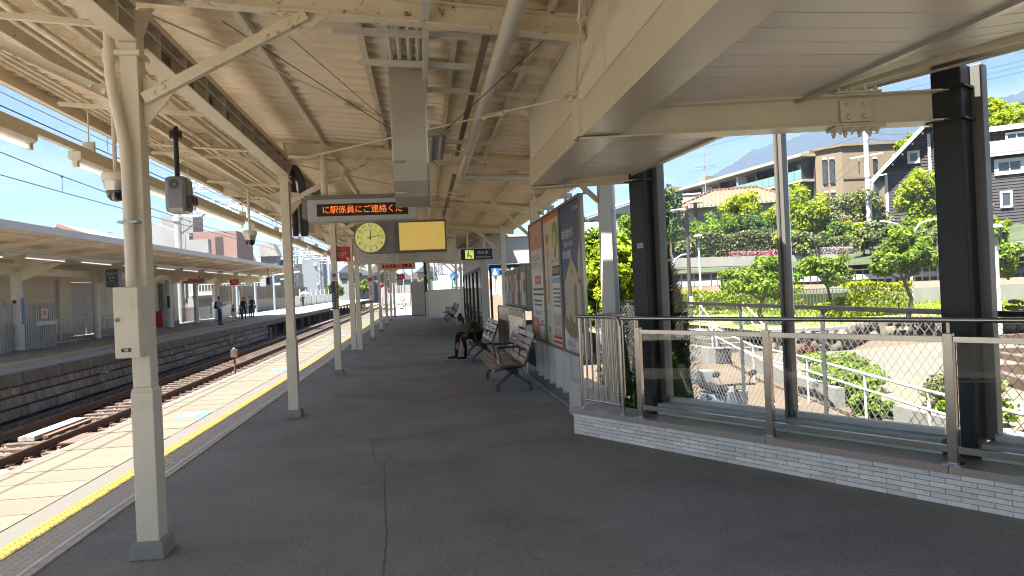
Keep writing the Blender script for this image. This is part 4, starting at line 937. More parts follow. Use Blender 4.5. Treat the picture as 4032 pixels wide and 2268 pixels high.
def fauxtext(t, y0, y1, z, n, h, mat, seed, lvl=2, nm='small_print'):
    rr = random.Random(seed); mb = MB(); zz = z
    for j in range(n):
        y = y1
        while y > y0+.02:
            w = rr.uniform(.012, .04)
            mb.box(XP+.010-.002*lvl, max(y0, y-w), zz, XP+.0105, y, zz+h*rr.uniform(.5, .75)); y -= w+rr.uniform(.006, .016)
        zz -= h*1.3
    return part(t, nm, mb, mat, kind='stuff')
# poster 1 : clinic, pale pink
t = poster('pale pink clinic poster farthest of the three framed posters', 10.68, 12.02); a, b = 10.72, 11.98
sheet(t, 'sheet', 'paper_white', a, b, .74, 2.60); sheet(t, 'pink_top', 'paper_pink', a, b, 2.18, 2.60, 2)
part(t, 'emblem', MB().prism([(XP+.004,11.40,2.26),(XP+.004,11.36,2.26),(XP+.004,11.30,2.42)], (-.002,0,0)).prism([(XP+.004,11.24,2.26),(XP+.004,11.20,2.26),(XP+.004,11.31,2.42)], (-.002,0,0)), 'paper_red')
ptext(t, '東こどもの心と\nからだのクリニック', .125, 11.33, 1.98, 'paper_text', sx=.95); q = sheet(t, 'red_pill', 'paper_red', 11.05, 11.62, 1.62, 1.76, 2); ptext(t, '小児科心療内科', .07, 11.33, 1.69, 'sign_txt')
fauxtext(t, 10.85, 11.85, 1.52, 2, .06, 'paper_text', 2); fauxtext(t, 11.0, 11.75, 1.34, 2, .05, 'paper_text', 3); ptext(t, '078-846-4152', .11, 11.33, 1.16, 'paper_text'); sheet(t, 'red_block', 'paper_red', 11.38, 11.95, .76, 1.08, 2); ptext(t, '阪急御影駅\n徒歩1分', .085, 11.66, .92, 'sign_txt', lvl=5)
mp_ = MB().box(XP+.004,11.25,.78,XP+.0055,11.28,1.06).box(XP+.004,10.76,.96,XP+.0055,11.36,.985).box(XP+.004,10.9,.78,XP+.0055,10.93,1.06); part(t, 'street_map', mp_, 'mid_grey'); sheet(t, 'map_mark', 'paper_red', 11.0, 11.12, .99, 1.05, 3)
# poster 2 : children's clinic with green tree
t = poster("white children's clinic poster with a green tree and red vertical lettering", 9.35, 10.66); a, b = 9.39, 10.62
sheet(t, 'sheet', 'paper_cream', a, b, .74, 2.60)
part(t, 'bunting', MB().box(XP+.004,a,2.53,XP+.0055,b,2.60), 'orange')
part(t, 'tree_picture', MB().tube([(XP+.004,9.72,2.28),(XP+.0055,9.72,2.28)], .2, 20), 'paper_green'); part(t, 'tree_fruit', MB().tube([(XP+.002,9.74,2.22),(XP+.0035,9.74,2.22)], .12, 16), 'yellow_txt'); part(t, 'tree_trunk', MB().box(XP+.004,9.68,1.98,XP+.0055,9.78,2.08), 'paper_olive')
ptext(t, 'ゆ\nら\n小\n児\n科', .215, 10.32, 1.82, 'paper_textred', line=1.02); ptext(t, 'ク\nリ\nニ\nッ\nク', .10, 10.52, 1.40, 'paper_textred', line=.95)
ptext(t, '小児科・アレルギー科', .062, 9.74, 1.93, 'paper_text'); sheet(t, 'dark_label', 'brown_metal', 9.46, 10.02, 1.72, 1.86, 2); ptext(t, '日曜も診療', .09, 9.74, 1.79, 'sign_txt', lvl=5)
sheet(t, 'schedule', 'paper_white', 9.43, 10.05, 1.22, 1.69, 2); sheet(t, 'schedule_head', 'paper_sky', 9.43, 10.05, 1.62, 1.69, 3); fauxtext(t, 9.48, 10.0, 1.52, 5, .045, 'mid_grey', 5, 3)
sheet(t, 'tan_photo', 'paper_tan', 9.46, 10.06, 1.02, 1.18, 2); ptext(t, '078-841-2929', .075, 9.75, .96, 'paper_text'); ptext(t, '御影駅前22台駐車場', .062, 9.72, .89, 'paper_textred'); sheet(t, 'green_block', 'paper_lgreen', 10.2, 10.6, .76, 1.22, 2); sheet(t, 'red_label', 'paper_red', 10.3, 10.5, .90, .98, 3); fauxtext(t, 9.44, 10.1, .84, 2, .05, 'paper_textred', 6, 3)
# poster 3 : school, dark blue
t = poster('dark blue school poster with a pale gabled building, end of the row', 8.08, 9.33); a, b = 8.12, 9.29
sheet(t, 'sheet', 'paper_white', a, b, .74, 2.60); sheet(t, 'sky_picture', 'paper_blue', a, b, 1.12, 2.60, 2)
bd = MB().prism([(XP+.004,9.14,1.0),(XP+.004,8.2,1.0),(XP+.004,8.2,1.62),(XP+.004,8.68,1.93),(XP+.004,9.14,1.60)], (-.002,0,0)).prism([(XP+.004,8.30,1.6),(XP+.004,8.13,1.6),(XP+.004,8.13,2.02),(XP+.004,8.2,2.06),(XP+.004,8.30,1.92)], (-.002,0,0)); q = part(t, 'building_picture', bd, 'paper_tan')
arch = [(XP+.001,8.58,1.2),(XP+.001,8.42,1.2)]+[(XP+.001,8.50-.08*math.cos(i*PI/8),1.52+.08*math.sin(i*PI/8)) for i in range(9)]; part(q, 'arch_window', MB().prism(arch, (-.0015,0,0)), 'mid_grey'); part(q, 'round_window', MB().tube([(XP-.001,8.66,1.74),(XP+.001,8.66,1.74)], .035, 12), 'mid_grey')
gr_ = [(XP+.000,9.28,1.12)]+[(XP+.000,9.28-.115*i,1.12+.06*math.sin(i*1.9)+.08*((i*37) % 5)/5) for i in range(0, 11)]+[(XP+.000,8.13,1.12)]+[(XP+.000,8.705+.575*math.cos(PI-i*PI/12) ,1.12-.2*math.sin(i*PI/12)) for i in range(0, 13)][1:-1]
part(t, 'lawn_picture', MB().prism(gr_, (-.0015,0,0)), 'paper_olive')
rr = random.Random(9); cl = MB()
for k in range(9): cl.tube([(XP+.003,8.5+rr.uniform(-.3,.25),1.98+rr.uniform(-.1,.2)),(XP+.0045,8.5,2.0)], rr.uniform(.03,.06), 9)
ptext(t, '頌栄短期大学', .135, 8.86, 2.22, 'sign_txt', sx=.9); ptext(t, '保育科・専攻科', .075, 8.80, 2.09, 'sign_txt'); ptext(t, '頌栄幼稚園', .12, 8.92, 1.96, 'sign_txt', sx=.9); ptext(t, '創立130周年', .06, 8.3, 2.50, 'sign_txt'); ptext(t, '学校法人　頌栄保育学院', .05, 8.72, .90, 'paper_text'); ptext(t, '078-842-2541', .10, 8.86, .825, 'paper_text', sx=.9); ptext(t, 'URL http://www.glory-shoei.ac.jp', .042, 8.8, .765, 'paper_text', sx=.9)
# poster header brackets
for y in (8.2, 9.3, 10.6, 11.9):
    b_ = thing('poster_bracket', 'white steel bracket holding the poster frames to the canopy', 'bracket', (1.95, y, 2.64), 0, 'brackets above the posters'); part(b_, 'arm', MB().box(-.02,-.02,0,.02,.02,.5), 'white_paint', world=False); part(b_, 'plate', MB().box(-.08,-.04,.1,.08,.04,.16), 'white_paint', world=False)
# stainless gate panel behind the benches
t = thing('stainless_barrier', 'stainless sheet and bar barrier leaning open behind the bench', 'barrier', (1.72, 14, 0))
part(t, 'frame', MB().tube([(1.72,12.1,.08),(1.72,12.1,1.14),(1.72,12.16,1.2),(1.72,16.2,1.2),(1.72,16.25,1.14),(1.72,16.25,.08)], .022, 12), 'steel', True)
part(t, 'sheet_panel', MB().box(1.715,14.4,.1,1.725,16.2,1.05), 'steel')
for k in range(20): part(t, 'bar', MB().tube([(1.72,12.2+.105*k,.1),(1.72,12.2+.105*k,1.19)], .013, 8), 'steel_h', True)
part(t, 'upper_sheet', MB().box(1.712,12.15,1.05,1.718,16.2,1.18), 'steel')
# pamphlet case
t = thing('pamphlet_case', 'framed glass notice case with rows of coloured pamphlets', 'notice case', (1.85, 13.8, 1.2))
part(t, 'case', MB().box(1.83,12.35,1.16,1.95,15.6,1.96), 'alu_frame'); part(t, 'backing', MB().box(1.824,12.42,1.20,1.8295,15.54,1.90), 'mid_grey')
mats = ['paper_tan','paper_white','paper_pink','brown_metal','paper_sky','paper_white','paper_red','paper_olive','paper_cream','paper_pink','paper_sky','paper_white']
for k, m_ in enumerate(mats):
    p = part(t, 'pamphlet', MB().box(1.819,12.5+.255*k,1.26,1.8235,12.70+.255*k,1.86), m_); part(p, 'picture', MB().box(1.816,12.52+.255*k,1.5,1.8185,12.68+.255*k,1.72), mats[(k*5+3) % 12])
for k in range(5): part(t, 'mullion', MB().box(1.812,12.38+.78*k,1.18,1.829,12.42+.78*k,1.94), 'alu_frame')
# ------------------------------------------------------------ benches
def make_bench():
    t = thing('platform_bench', 'dark reddish slatted three-seat bench standing free in front of the posters', 'bench', (1.30, 11.55, 0))
    sp_ = [(-.26,.405),(-.17,.425),(-.08,.432),(.01,.430),(.10,.424)]; bp = [(.165,.48),(.20,.57),(.235,.66),(.27,.755),(.31,.85)]
    for seat in range(3):
        ya = -1.17+.795*seat; yb = ya+.75
        for i, (x, z) in enumerate(sp_): part(t, 'seat_slat', MB().box(x-.04,ya,z-.014,x+.04,yb,z+.012), 'bench_tan' if i == 0 else 'bench_wood', world=False, bevel=.005)
        for i, (x, z) in enumerate(bp): part(t, 'back_slat', MB().bar((x,ya,z),(x,yb,z), .022, .082, (.36,0,1)), 'bench_wood', world=False, bevel=.005)
    for y in (-1.19, -.397, .397, 1.19):
        pts = [(-.3,y,.36),(-.24,y,.385),(-.1,y,.408),(.08,y,.405),(.15,y,.43),(.20,y,.52),(.30,y,.78),(.335,y,.88)]
        part(t, 'side_strap', MB().tube(pts, .011, 6), 'black', world=False)
    for y in (-.397, .397):
        part(t, 'armrest', MB().tube([(-.12,y,.43),(-.16,y,.60),(-.15,y,.635),(.16,y,.655),(.19,y,.64),(.17,y,.44)], .0125, 8), 'bench_red', True, world=False); part(t, 'arm_pad', MB().box(-.17,y-.022,.635,.19,y+.022,.66), 'black', world=False, bevel=.008)
    part(t, 'seat_beam', MB().box(-.06,-1.1,.30,.06,1.1,.37), 'black', world=False); part(t, 'front_edge', MB().tube([(-.31,-1.18,.375),(-.31,1.18,.375)], .012, 8), 'steel', True, world=False)
    for y in (-.86, .86):
        lg = part(t, 'leg', MB().bar((-.01,y,.30),(-.23,y,.115), .05, .045).box(-.255,y-.025,.012,-.205,y+.025,.125).bar((.01,y,.30),(.27,y,.115), .05, .045).box(.245,y-.025,.012,.295,y+.025,.125).box(-.05,y-.03,.27,.05,y+.03,.33), 'dark_steel' if 'dark_steel' in M else pm('dark_steel', (.10, .105, .11), .4, .1, 4, metal=.5), world=False)
        part(lg, 'floor_plate', MB().box(-.30,y-.05,0.001,.36,y+.05,.011), 'concrete_base', world=False)
    return t
b0 = make_bench(); b1 = copy_tree(b0); b1.location = (1.28, 16.35, 0); b1['label'] = 'dark reddish slatted bench on which the bent-over person sits'
b2 = copy_tree(b0); b2.location = (1.35, 34.5, G(34.5)); b2['label'] = 'distant slatted bench beside the waiting room wall'
b2 = copy_tree(b0); b2.location = (1.35, 37.6, G(37.6)); b2['label'] = 'farthest slatted bench by the cream partition'
# ------------------------------------------------------------ waiting room
wr = thing('waiting_room', 'white waiting room box with black framed windows on the platform', 'waiting room', (3.2, 27, 0)); g = G(24)
part(wr, 'front_wall', MB().box(2.12,22.5,2.35+g,5.2,22.62,3.2+g).box(2.12,22.5,-.1,5.2,22.62,.38).box(1.88,22.5,-.1,2.10,22.75,3.2+g), 'white_clean')
part(wr, 'cladding_joint', MB().box(2.12,22.495,2.78+g,5.2,22.499,2.79+g), 'mid_grey')
part(wr, 'side_wall', MB().box(1.9,22.76,2.3+g,1.98,33,3.2+g).box(1.9,22.76,-.1,1.98,33,.2), 'white_clean'); part(wr, 'roof', MB().box(1.8,22.4,3.2+g,5.4,33,3.26+g), 'white_clean')
for (x0, x1) in ((2.14, 3.62), (3.66, 5.15)):
    f = part(wr, 'front_window', MB().box(x0,22.49,.42,x0+.07,22.56,2.33+g).box(x1-.07,22.49,.42,x1,22.56,2.33+g).box(x0+.07,22.49,.42,x1-.07,22.56,.56).box(x0+.07,22.49,2.22+g,x1-.07,22.56,2.33+g), 'black'); part(f, 'pane', MB().box(x0+.07,22.52,.56,x1-.07,22.528,2.22+g), 'glass_clear')
for k in range(5):
    y0 = 22.9+2*k; f = part(wr, 'side_window', MB().box(1.88,y0,.22,1.96,y0+.1,2.3+g).box(1.88,y0+1.86,.22,1.96,y0+1.96,2.3+g).box(1.88,y0+.1,2.2+g,1.96,y0+1.86,2.3+g).box(1.88,y0+.1,.22,1.96,y0+1.86,.34), 'black'); part(f, 'pane', MB().box(1.915,y0+.1,.34,1.921,y0+1.86,2.2+g), 'win_dark')
part(wr, 'floor', MB().box(1.98,22.62,-.1,5.2,33,.06), 'concrete')
# ------------------------------------------------------------ far end of the near platform
g = G(40)
t = thing('cream_partition', 'low cream partition wall across the far end of the walkway', 'partition', (1.4, 40, g))
part(t, 'panel', MB().box(.28,40.0,.12+g,2.55,40.08,1.55+g), 'cream_fascia', bevel=.01); part(t, 'skirting', MB().box(.26,39.98,0+g,2.57,40.1,.12+g), 'white_paint'); part(t, 'end_post', MB().box(.16,39.95,g,.27,40.12,1.5+g), 'white_paint'); part(t, 'cap', MB().box(.26,39.97,1.55+g,2.57,40.11,1.6+g), 'white_paint')
t = thing('white_cabinet', 'tall plain white cabinet at the far end of the platform', 'cabinet', (-.3, 45, G(45))); g = G(45)
part(t, 'body', MB().box(-.72,45,.05+g,.15,45.7,2.15+g), 'white_clean', bevel=.015); part(t, 'plinth', MB().box(-.70,45.02,g,.13,45.68,.05+g), 'dark_grey'); part(t, 'door_joint', MB().box(-.29,44.995,.08+g,-.28,44.9995,2.12+g), 'mid_grey')
t = thing('green_post', 'dark green steel post beside the cream partition', 'post', (.22, 41, 0)); g = G(41)
part(t, 'shaft', MB().box(.12,40.9,g,.3,41.1,3.2+g), 'dark_grey', bevel=.01); part(t, 'collar', MB().box(.08,40.86,2.4+g,.34,41.14,2.46+g), 'white_paint'); part(t, 'white_post', MB().box(.34,40.9,1.6+g,.48,41.05,3.2+g), 'white_paint')
t = thing('gate_fence', 'white tubular gate with warning signs across the platform end', 'gate', (-1.0, 61.5, G(61.5))); g = G(61.5)
part(t, 'frame', MB().box(-2.75,61.5,1.28+g,.9,61.56,1.35+g).box(-2.75,61.5,.12+g,.9,61.56,.18+g).box(-2.75,61.5,g,-2.68,61.56,1.35+g).box(-1.0,61.5,g,-.9,61.56,1.35+g).box(.83,61.5,g,.9,61.56,1.35+g), 'white_paint')
for k in range(24): part(t, 'bar', MB().box(-2.6+.145*k,61.51,.18+g,-2.57+.145*k,61.54,1.28+g), 'white_paint')
q = part(t, 'warning_plate', MB().box(-2.2,61.45,.55+g,-1.25,61.49,1.2+g), 'paper_white'); part(q, 'no_entry_mark', MB().tube([(-1.72,61.42,.92+g),(-1.72,61.445,.92+g)], .22, 18), 'red_sign'); part(q, 'mark_centre', MB().tube([(-1.72,61.40,.92+g),(-1.72,61.415,.92+g)], .16, 18), 'paper_white'); part(q, 'slash', MB().bar((-1.85,61.39,1.05+g),(-1.59,61.39,.79+g), .01, .05, (0,1,0)), 'red_sign')
q = part(t, 'notice_plate', MB().box(-.6,61.45,.7+g,-.2,61.49,1.2+g), 'paper_cream'); part(q, 'notice_mark', MB().box(-.5,61.44,.9+g,-.3,61.449,1.1+g), 'yellow_txt')
# ============================================================ people (continuous skinned bodies)
def skin_body(name, joints, edges, root_i=0, sub=2):
    """joints: list of (co, radius or (rx,ry)); grows one continuous surface"""
    me = bpy.data.meshes.new(name); me.from_pydata([j[0] for j in joints], edges, []); me.update()
    ob = bpy.data.objects.new(name, me); COL.objects.link(ob)
    md = ob.modifiers.new('skin', 'SKIN'); md.use_smooth_shade = True; md.branch_smoothing = .4
    for i, j in enumerate(joints):
        r = j[1]; me.skin_vertices[0].data[i].radius = r if isinstance(r, tuple) else (r, r)
        me.skin_vertices[0].data[i].use_root = (i == root_i)
    s = ob.modifiers.new('sub', 'SUBSURF'); s.levels = sub; s.render_levels = sub
    dg = bpy.context.evaluated_depsgraph_get(); em = bpy.data.meshes.new_from_object(ob.evaluated_get(dg)); bpy.data.objects.remove(ob); bpy.data.meshes.remove(me)
    em.shade_smooth(); return em
def paint(em, mats, fn):
    em.materials.clear()
    for m_ in mats: em.materials.append(M[m_])
    for p in em.polygons: p.material_index = fn(p.center)
def ellipsoid(mb, c, rx, ry, rz, nu=14, nv=10, rot=None):
    vs = []; fs = []
    for i in range(nv+1):
        th = PI*i/nv
        for k in range(nu):
            ph = 2*PI*k/nu; v = Vector((rx*math.sin(th)*math.cos(ph), ry*math.sin(th)*math.sin(ph), rz*math.cos(th)))
            if rot: v = rot @ v
            vs.append(Vector(c)+v)
    for i in range(nv):
        for k in range(nu): fs.append((i*nu+k, (i+1)*nu+k, (i+1)*nu+(k+1) % nu, i*nu+(k+1) % nu))
    return mb.add(vs, fs)
# --- seated figure bending over its shoes: local frame, faces -X ; origin on the floor under the hips
def seated():
    J = []; E = []
    def j(x, y, z, r): J.append(((x, y, z), r)); return len(J)-1
    def e(*ids):
        for a, b in zip(ids, ids[1:]): E.append((a, b))
    pel = j(1.30,16.30,.52,(.15,.125)); ab = j(1.27,16.30,.66,(.165,.125)); ch = j(1.17,16.30,.80,(.175,.135)); up_ = j(1.04,16.30,.88,(.15,.11)); nk = j(.95,16.30,.885,.062); hd0 = j(.90,16.30,.895,.075)
    e(pel, ab, ch, up_, nk, hd0)
    for s, kx, kz, ax, tx in ((-1, .86, .57, .90, .78), (1, .76, .60, .70, .50)):
        y = 16.30+s*.10; hip = j(1.25,y,.50,.098); mid = j((1.25+kx)/2,y+s*.02,.55,.092); kn = j(kx,y+s*.03,kz-.02,.07); sh_ = j((kx+ax)/2+.02,y+s*.03,.35,.06); an = j(ax+.01,y+s*.02,.115,.043); he = j(ax+.02,y+s*.02,.055,.045); to = j(ax-.13,y+s*.03,.045,(.045,.036)); te = j(ax-.2,y+s*.03,.04,(.04,.028))
        e(pel, hip, mid, kn, sh_, an, he, to, te)
    for s in (-1, 1):
        y = 16.30+s*.185; sh = j(1.05,y,.835,.075); el = j(.97,y+s*.04,.585,.055); wr_ = j(.86,16.30+s*.10,.375,.036); ha = j(.835,16.30+s*.085,.325,(.036,.022))
        e(up_, sh, el, wr_, ha)
        for f, (dx, dy, dz, L) in enumerate(((-.035,-.03,-.02,.06),(-.03,-.012,-.045,.075),(-.018,.006,-.055,.08),(-.004,.022,-.05,.07),(.02,-.028,-.01,.055))):
            a = j(.835+dx*.6,16.30+s*(.085+dy),.315+dz*.6,.012); b = j(.835+dx*1.2,16.30+s*(.085+dy*1.1),.315+dz*1.5,.010); c = j(.835+dx*1.2-.008,16.30+s*(.085+dy*1.1),.315+dz*1.5-L*.35,.008); e(ha, a, b, c)
    em = skin_body('body', J, E)
    def fn(c):
        if c.z < .095 and c.x < 1.0: return 2
        if c.z < .46 and c.x < .90 and abs(c.y-16.30) < .17 and c.z > .20 and any((Vector(c)-V(.83,16.30+s*.085,.30)).length < .12 for s in (-1, 1)): return 3
        if c.x < .965 and c.z > .80 and abs(c.y-16.30) < .09: return 3
        if c.z > .55 and (c.x > .99 or abs(c.y-16.30) > .15) and c.z > .64-.3*(max(0, 1.1-c.x)): return 0
        if abs(c.y-16.30) > .16 and c.z > .40 and .85 < c.x < 1.02 and c.z > .52: return 0
        return 1
    paint(em, ['cloth_olive', 'cloth_black', 'cloth_black', 'skin'], fn)
    return em
t = thing('person', 'seated person in olive jacket and black trousers bent over touching their shoes', 'person', (1.30, 16.30, 0))
link('body', seated(), t, True)
rot = Matrix.Rotation(rad(-38), 3, 'Y')
hd = MB(); ellipsoid(hd, (.815,16.30,.885), .098, .075, .118, rot=rot); ho = part(t, 'head', hd, 'skin', True, ang=180)
fc = MB(); ellipsoid(fc, (.726,16.30,.843), .022, .014, .02); part(ho, 'nose', fc, 'skin', True, ang=180)
for s in (-1, 1):
    part(ho, 'ear', ellipsoid(MB(), (.845,16.30+s*.075,.87), .022, .010, .033, rot=rot), 'skin', True, ang=180)
    part(ho, 'eye', ellipsoid(MB(), (.738,16.30+s*.030,.875), .007, .012, .008), 'hair', True, ang=180)
part(ho, 'mouth', ellipsoid(MB(), (.748,16.30,.802), .008, .024, .006, rot=rot), 'paper_pink', True, ang=180)
part(ho, 'hair', ellipsoid(ellipsoid(MB(), (.835,16.30,.912), .104, .083, .110, rot=rot), (.83,16.30,1.035), .045, .045, .04), 'hair', True, ang=180)
gl = MB()
for s in (-1, 1): gl.tube([(.722,16.30+s*.052+.022*math.cos(a),.862+.02*math.sin(a)) for a in [i*PI/6 for i in range(13)]], .0025, 5)
gl.tube([(.725,16.23,.868),(.83,16.222,.885)], .003, 5); gl.tube([(.722,16.272,.866),(.722,16.328,.866)], .0025, 5); part(t, 'glasses', gl, 'black')
for (ax, yy) in ((.90, 16.17), (.70, 16.43)): part(t, 'shoe_sole', MB().hexa([(ax-.245,yy-.045,.004),(ax+.06,yy-.045,.004),(ax+.06,yy+.045,.004),(ax-.245,yy+.045,.004)], [(ax-.24,yy-.042,.026),(ax+.055,yy-.042,.026),(ax+.055,yy+.042,.026),(ax-.24,yy+.042,.026)]), 'sole', bevel=.006)
part(t, 'collar', MB().tube([(1.0+.02*math.cos(a),16.30+.085*math.cos(a),.885+.07*math.sin(a)) for a in [i*PI/8 for i in range(17)]], .018, 8), 'cloth_olive', True)
# --- standing figures on the far platform
def standing(lab, loc, rz, H, top, legs, step=0., arm='down', hair_long=False, skirt=None, child=False):
    """local frame: faces -Y, origin between the feet"""
    k = H/1.72; J = []; E = []; hs = 1.25 if child else 1.0
    def j(x, y, z, r): J.append(((x*k, y*k, z*k), (r[0]*k, r[1]*k) if isinstance(r, tuple) else r*k)); return len(J)-1
    def e(*ids):
        for a, b in zip(ids, ids[1:]): E.append((a, b))
    pel = j(0,0,.93,(.135,.105)); wa = j(0,0,1.06,(.125,.095)); ch = j(0,.01,1.24,(.155,.115)); sh_ = j(0,.0,1.40,(.12,.085)); nk = j(0,-.01,1.47,.05); h0 = j(0,-.02,1.54,.06)
    e(pel, wa, ch, sh_, nk, h0)
    for s in (-1, 1):
        f = s*step; hip = j(s*.085,0,.88,.088); kn = j(s*.09,f*.5-.01,.50,.062); an = j(s*.09,f*.9+.02,.09,.042); he = j(s*.09,f*.9+.03,.045,.042); to = j(s*.10,f*.9-.14,.035,(.04,.028)); e(pel, hip, kn, an, he, to)
    for s in (-1, 1):
        sl = j(s*.175,0,1.38,.058)
        if arm == 'phone': el = j(s*.22,.02,1.12,.044); wr_ = j(s*.10,-.24,1.17,.03); ha = j(s*.06,-.31,1.19,(.034,.022)); tip = j(s*.02,-.345,1.20,.014)
        elif arm == 'cross': el = j(s*.22,-.05,1.12,.046); wr_ = j(-s*.02,-.17,1.14,.03); ha = j(-s*.08,-.16,1.15,(.03,.02)); tip = j(-s*.12,-.15,1.15,.012)
        elif arm == 'up' and s > 0: el = j(s*.22,-.12,1.16,.044); wr_ = j(s*.15,-.2,1.38,.03); ha = j(s*.14,-.21,1.45,(.034,.024)); tip = j(s*.14,-.2,1.5,.014)
        else: el = j(s*.22,.02,1.10,.045); wr_ = j(s*.225,-.03,.86,.03); ha = j(s*.22,-.04,.79,(.034,.02)); tip = j(s*.215,-.05,.71,.014)
        e(sh_, sl, el, wr_, ha, tip)
    em = skin_body('body', J, E, sub=1)
    def fn(c):
        z = c.z/k; x = abs(c.x)/k; y = c.y/k
        if z > 1.46: return 2
        if (arm in ('phone',) and y < -.2) or (arm == 'up' and y < -.15 and z > 1.3) or (arm == 'down' and x > .17 and z < .88): return 2
        if z < .07: return 3
        return 0 if z > .95 or x > .185 else 1
    paint(em, [top, legs, 'skin', 'cloth_black'], fn)
    t = thing('person', lab, 'person', loc, rz); link('body', em, t)
    zc = 1.60*k
    ho = part(t, 'head', ellipsoid(MB(), (0,-.025*k,zc), .072*k*hs, .09*k*hs, .112*k*hs), 'skin', True, world=False, ang=180)
    part(ho, 'hair', ellipsoid(MB(), (0,.002*k,zc+.025*k), .08*k*hs, .093*k*hs, .105*k*hs), 'hair', True, world=False, ang=180); part(ho, 'nose', ellipsoid(MB(), (0,-.115*k*hs,zc-.01), .012, .016, .016), 'skin', True, world=False, ang=180)
    if hair_long: part(t, 'long_hair', ellipsoid(MB(), (0,.05*k,zc-.1*k), .085*k, .05*k, .17*k), 'hair', True, world=False, ang=180)
    if skirt: part(t, 'skirt', MB().lathe([(.15*k,.95*k),(.19*k,.75*k),(.215*k,.55*k)], (0,0,0), 14), skirt, True, world=False)
    return t, k
def backpack(t, k, mat, s=1.0): part(t, 'backpack', MB().hexa([(-.15*k*s,.10*k,.98*k),(.15*k*s,.10*k,.98*k),(.13*k*s,.27*k*s,1.0*k),(-.13*k*s,.27*k*s,1.0*k)], [(-.13*k*s,.09*k,1.40*k),(.13*k*s,.09*k,1.40*k),(.10*k*s,.2*k*s,1.42*k),(-.10*k*s,.2*k*s,1.42*k)]), mat, world=False, bevel=.03); part(t, 'strap', MB().tube([(.1*k,-.12*k,1.2*k),(.11*k,-.09*k,1.36*k),(.10*k,.08*k,1.42*k)], .02*k, 6).tube([(-.1*k,-.12*k,1.2*k),(-.11*k,-.09*k,1.36*k),(-.10*k,.08*k,1.42*k)], .02*k, 6), mat, True, world=False)
t, k = standing('man in light blue shirt with black backpack looking at his phone', (-12.25, 45.0, G(45)), rad(75), 1.76, 'cloth_blue', 'cloth_black', .0, 'phone'); backpack(t, k, 'cloth_black', 1.1); part(t, 'phone', MB().bar((-.02,-.40,1.2),(.02,-.30,1.25), .15, .012), 'black', world=False)
t, k = standing('small child in white skirt with a brown backpack walking away', (-13.3, 52.3, G(52.3)), rad(180), 1.14, 'cloth_white', 'skin', .10, 'down', child=True, skirt='cloth_white'); backpack(t, k, 'cloth_brown', 1.1)
t, k = standing('small child in dark navy clothes beside the woman in green', (-13.05, 53.2, G(53.2)), rad(180), 1.0, 'cloth_navy', 'cloth_navy', .10, 'down', child=True); part(t, 'white_bag', ellipsoid(MB(), (.16,.02,.5), .06, .1, .1), 'cloth_white', True, world=False, ang=180)
t, k = standing('woman in olive green jacket with a black backpack walking away', (-13.1, 54.4, G(54.4)), rad(180), 1.66, 'cloth_green', 'cloth_navy', .14, 'down'); backpack(t, k, 'cloth_black', 1.15); part(t, 'carrier_bag', ellipsoid(MB(), (-.27,-.02,.62), .07, .12, .16), 'cloth_white', True, world=False, ang=180)
t, k = standing('woman with long dark hair in black coat facing the others', (-13.25, 57.6, G(57.6)), rad(20), 1.66, 'cloth_black', 'cloth_black', .06, 'cross', True); part(t, 'shoulder_bag', ellipsoid(MB(), (.24,.0,.85), .06, .13, .15), 'cloth_black', True, world=False, ang=180)
t, k = standing('man standing behind the woman in black at the canopy post', (-13.75, 59.2, G(59.2)), rad(40), 1.74, 'cloth_white', 'cloth_navy', .05, 'down')
t, k = standing('distant person in black holding a white umbrella', (-14.3, 88, G(88)), rad(30), 1.62, 'cloth_black', 'cloth_black', .05, 'up'); part(t, 'umbrella', MB().lathe([(.02,1.98),(.25,1.93),(.45,1.82),(.55,1.68)], (.16,-.2,0), 14, False), 'cloth_white', True, world=False); part(t, 'umbrella_shaft', MB().tube([(.14,-.21,1.42),(.16,-.2,1.97)], .01, 6), 'galv', world=False); part(t, 'handbag', ellipsoid(MB(), (-.25,0,1.0), .08, .15, .17), 'cloth_black', True, world=False, ang=180)
# ============================================================ far platform: canopy, building, fences
fc_ = thing('far_canopy', 'white edged canopy with cream beams over the far platform', 'canopy', (-14, 40, 3.5))
def zf(x): return 3.86+.085*(x+10.6)
def froof(y0, y1):
    mb = MB(); y = y0; prof = []
    while y < y1: prof += [(y, 0), (y+.22, 0), (y+.25, .04), (y+.31, .04)]; y += .34
    vs = []
    for yy, dz in prof: vs += [(-17.9, yy, zf(-17.9)+dz+G(yy)), (-10.55, yy, zf(-10.55)+dz+G(yy))]
    n = len(prof); mb.add(vs, [(2*i, 2*i+1, 2*i+3, 2*i+2) for i in range(n-1)]); mb.add([(a, b, c+.02) for a, b, c in vs], [(2*i+2, 2*i+3, 2*i+1, 2*i) for i in range(n-1)]); return mb
part(fc_, 'roof_sheet', froof(10, 63), 'cream_roof')
def flong(x, z, w, h, y0, y1, mat, nm):
    mb = MB(); ys = rail_y(y0, y1)
    for a, b in zip(ys, ys[1:]): mb.bar((x,a,z+G(a)),(x,b,z+G(b)), w, h)
    return part(fc_, nm, mb, mat)
flong(-10.52, 3.81, .03, .21, 10, 63, 'white_clean', 'fascia')
for x in (-11.6, -12.8, -14.0, -15.6, -16.8): flong(x, zf(x)-.05, .06, .09, 10, 62.8, 'cream', 'purlin')
flong(-14.9, 2.98, .16, .28, 12, 62, 'cream', 'girder'); flong(-16.9, 2.9, .14, .22, 12, 62, 'cream', 'girder')
FY = [13.2, 18.3, 23.4, 28.4, 34.8, 39.6, 44.3, 49.3, 54.1, 58.9, 62.4]
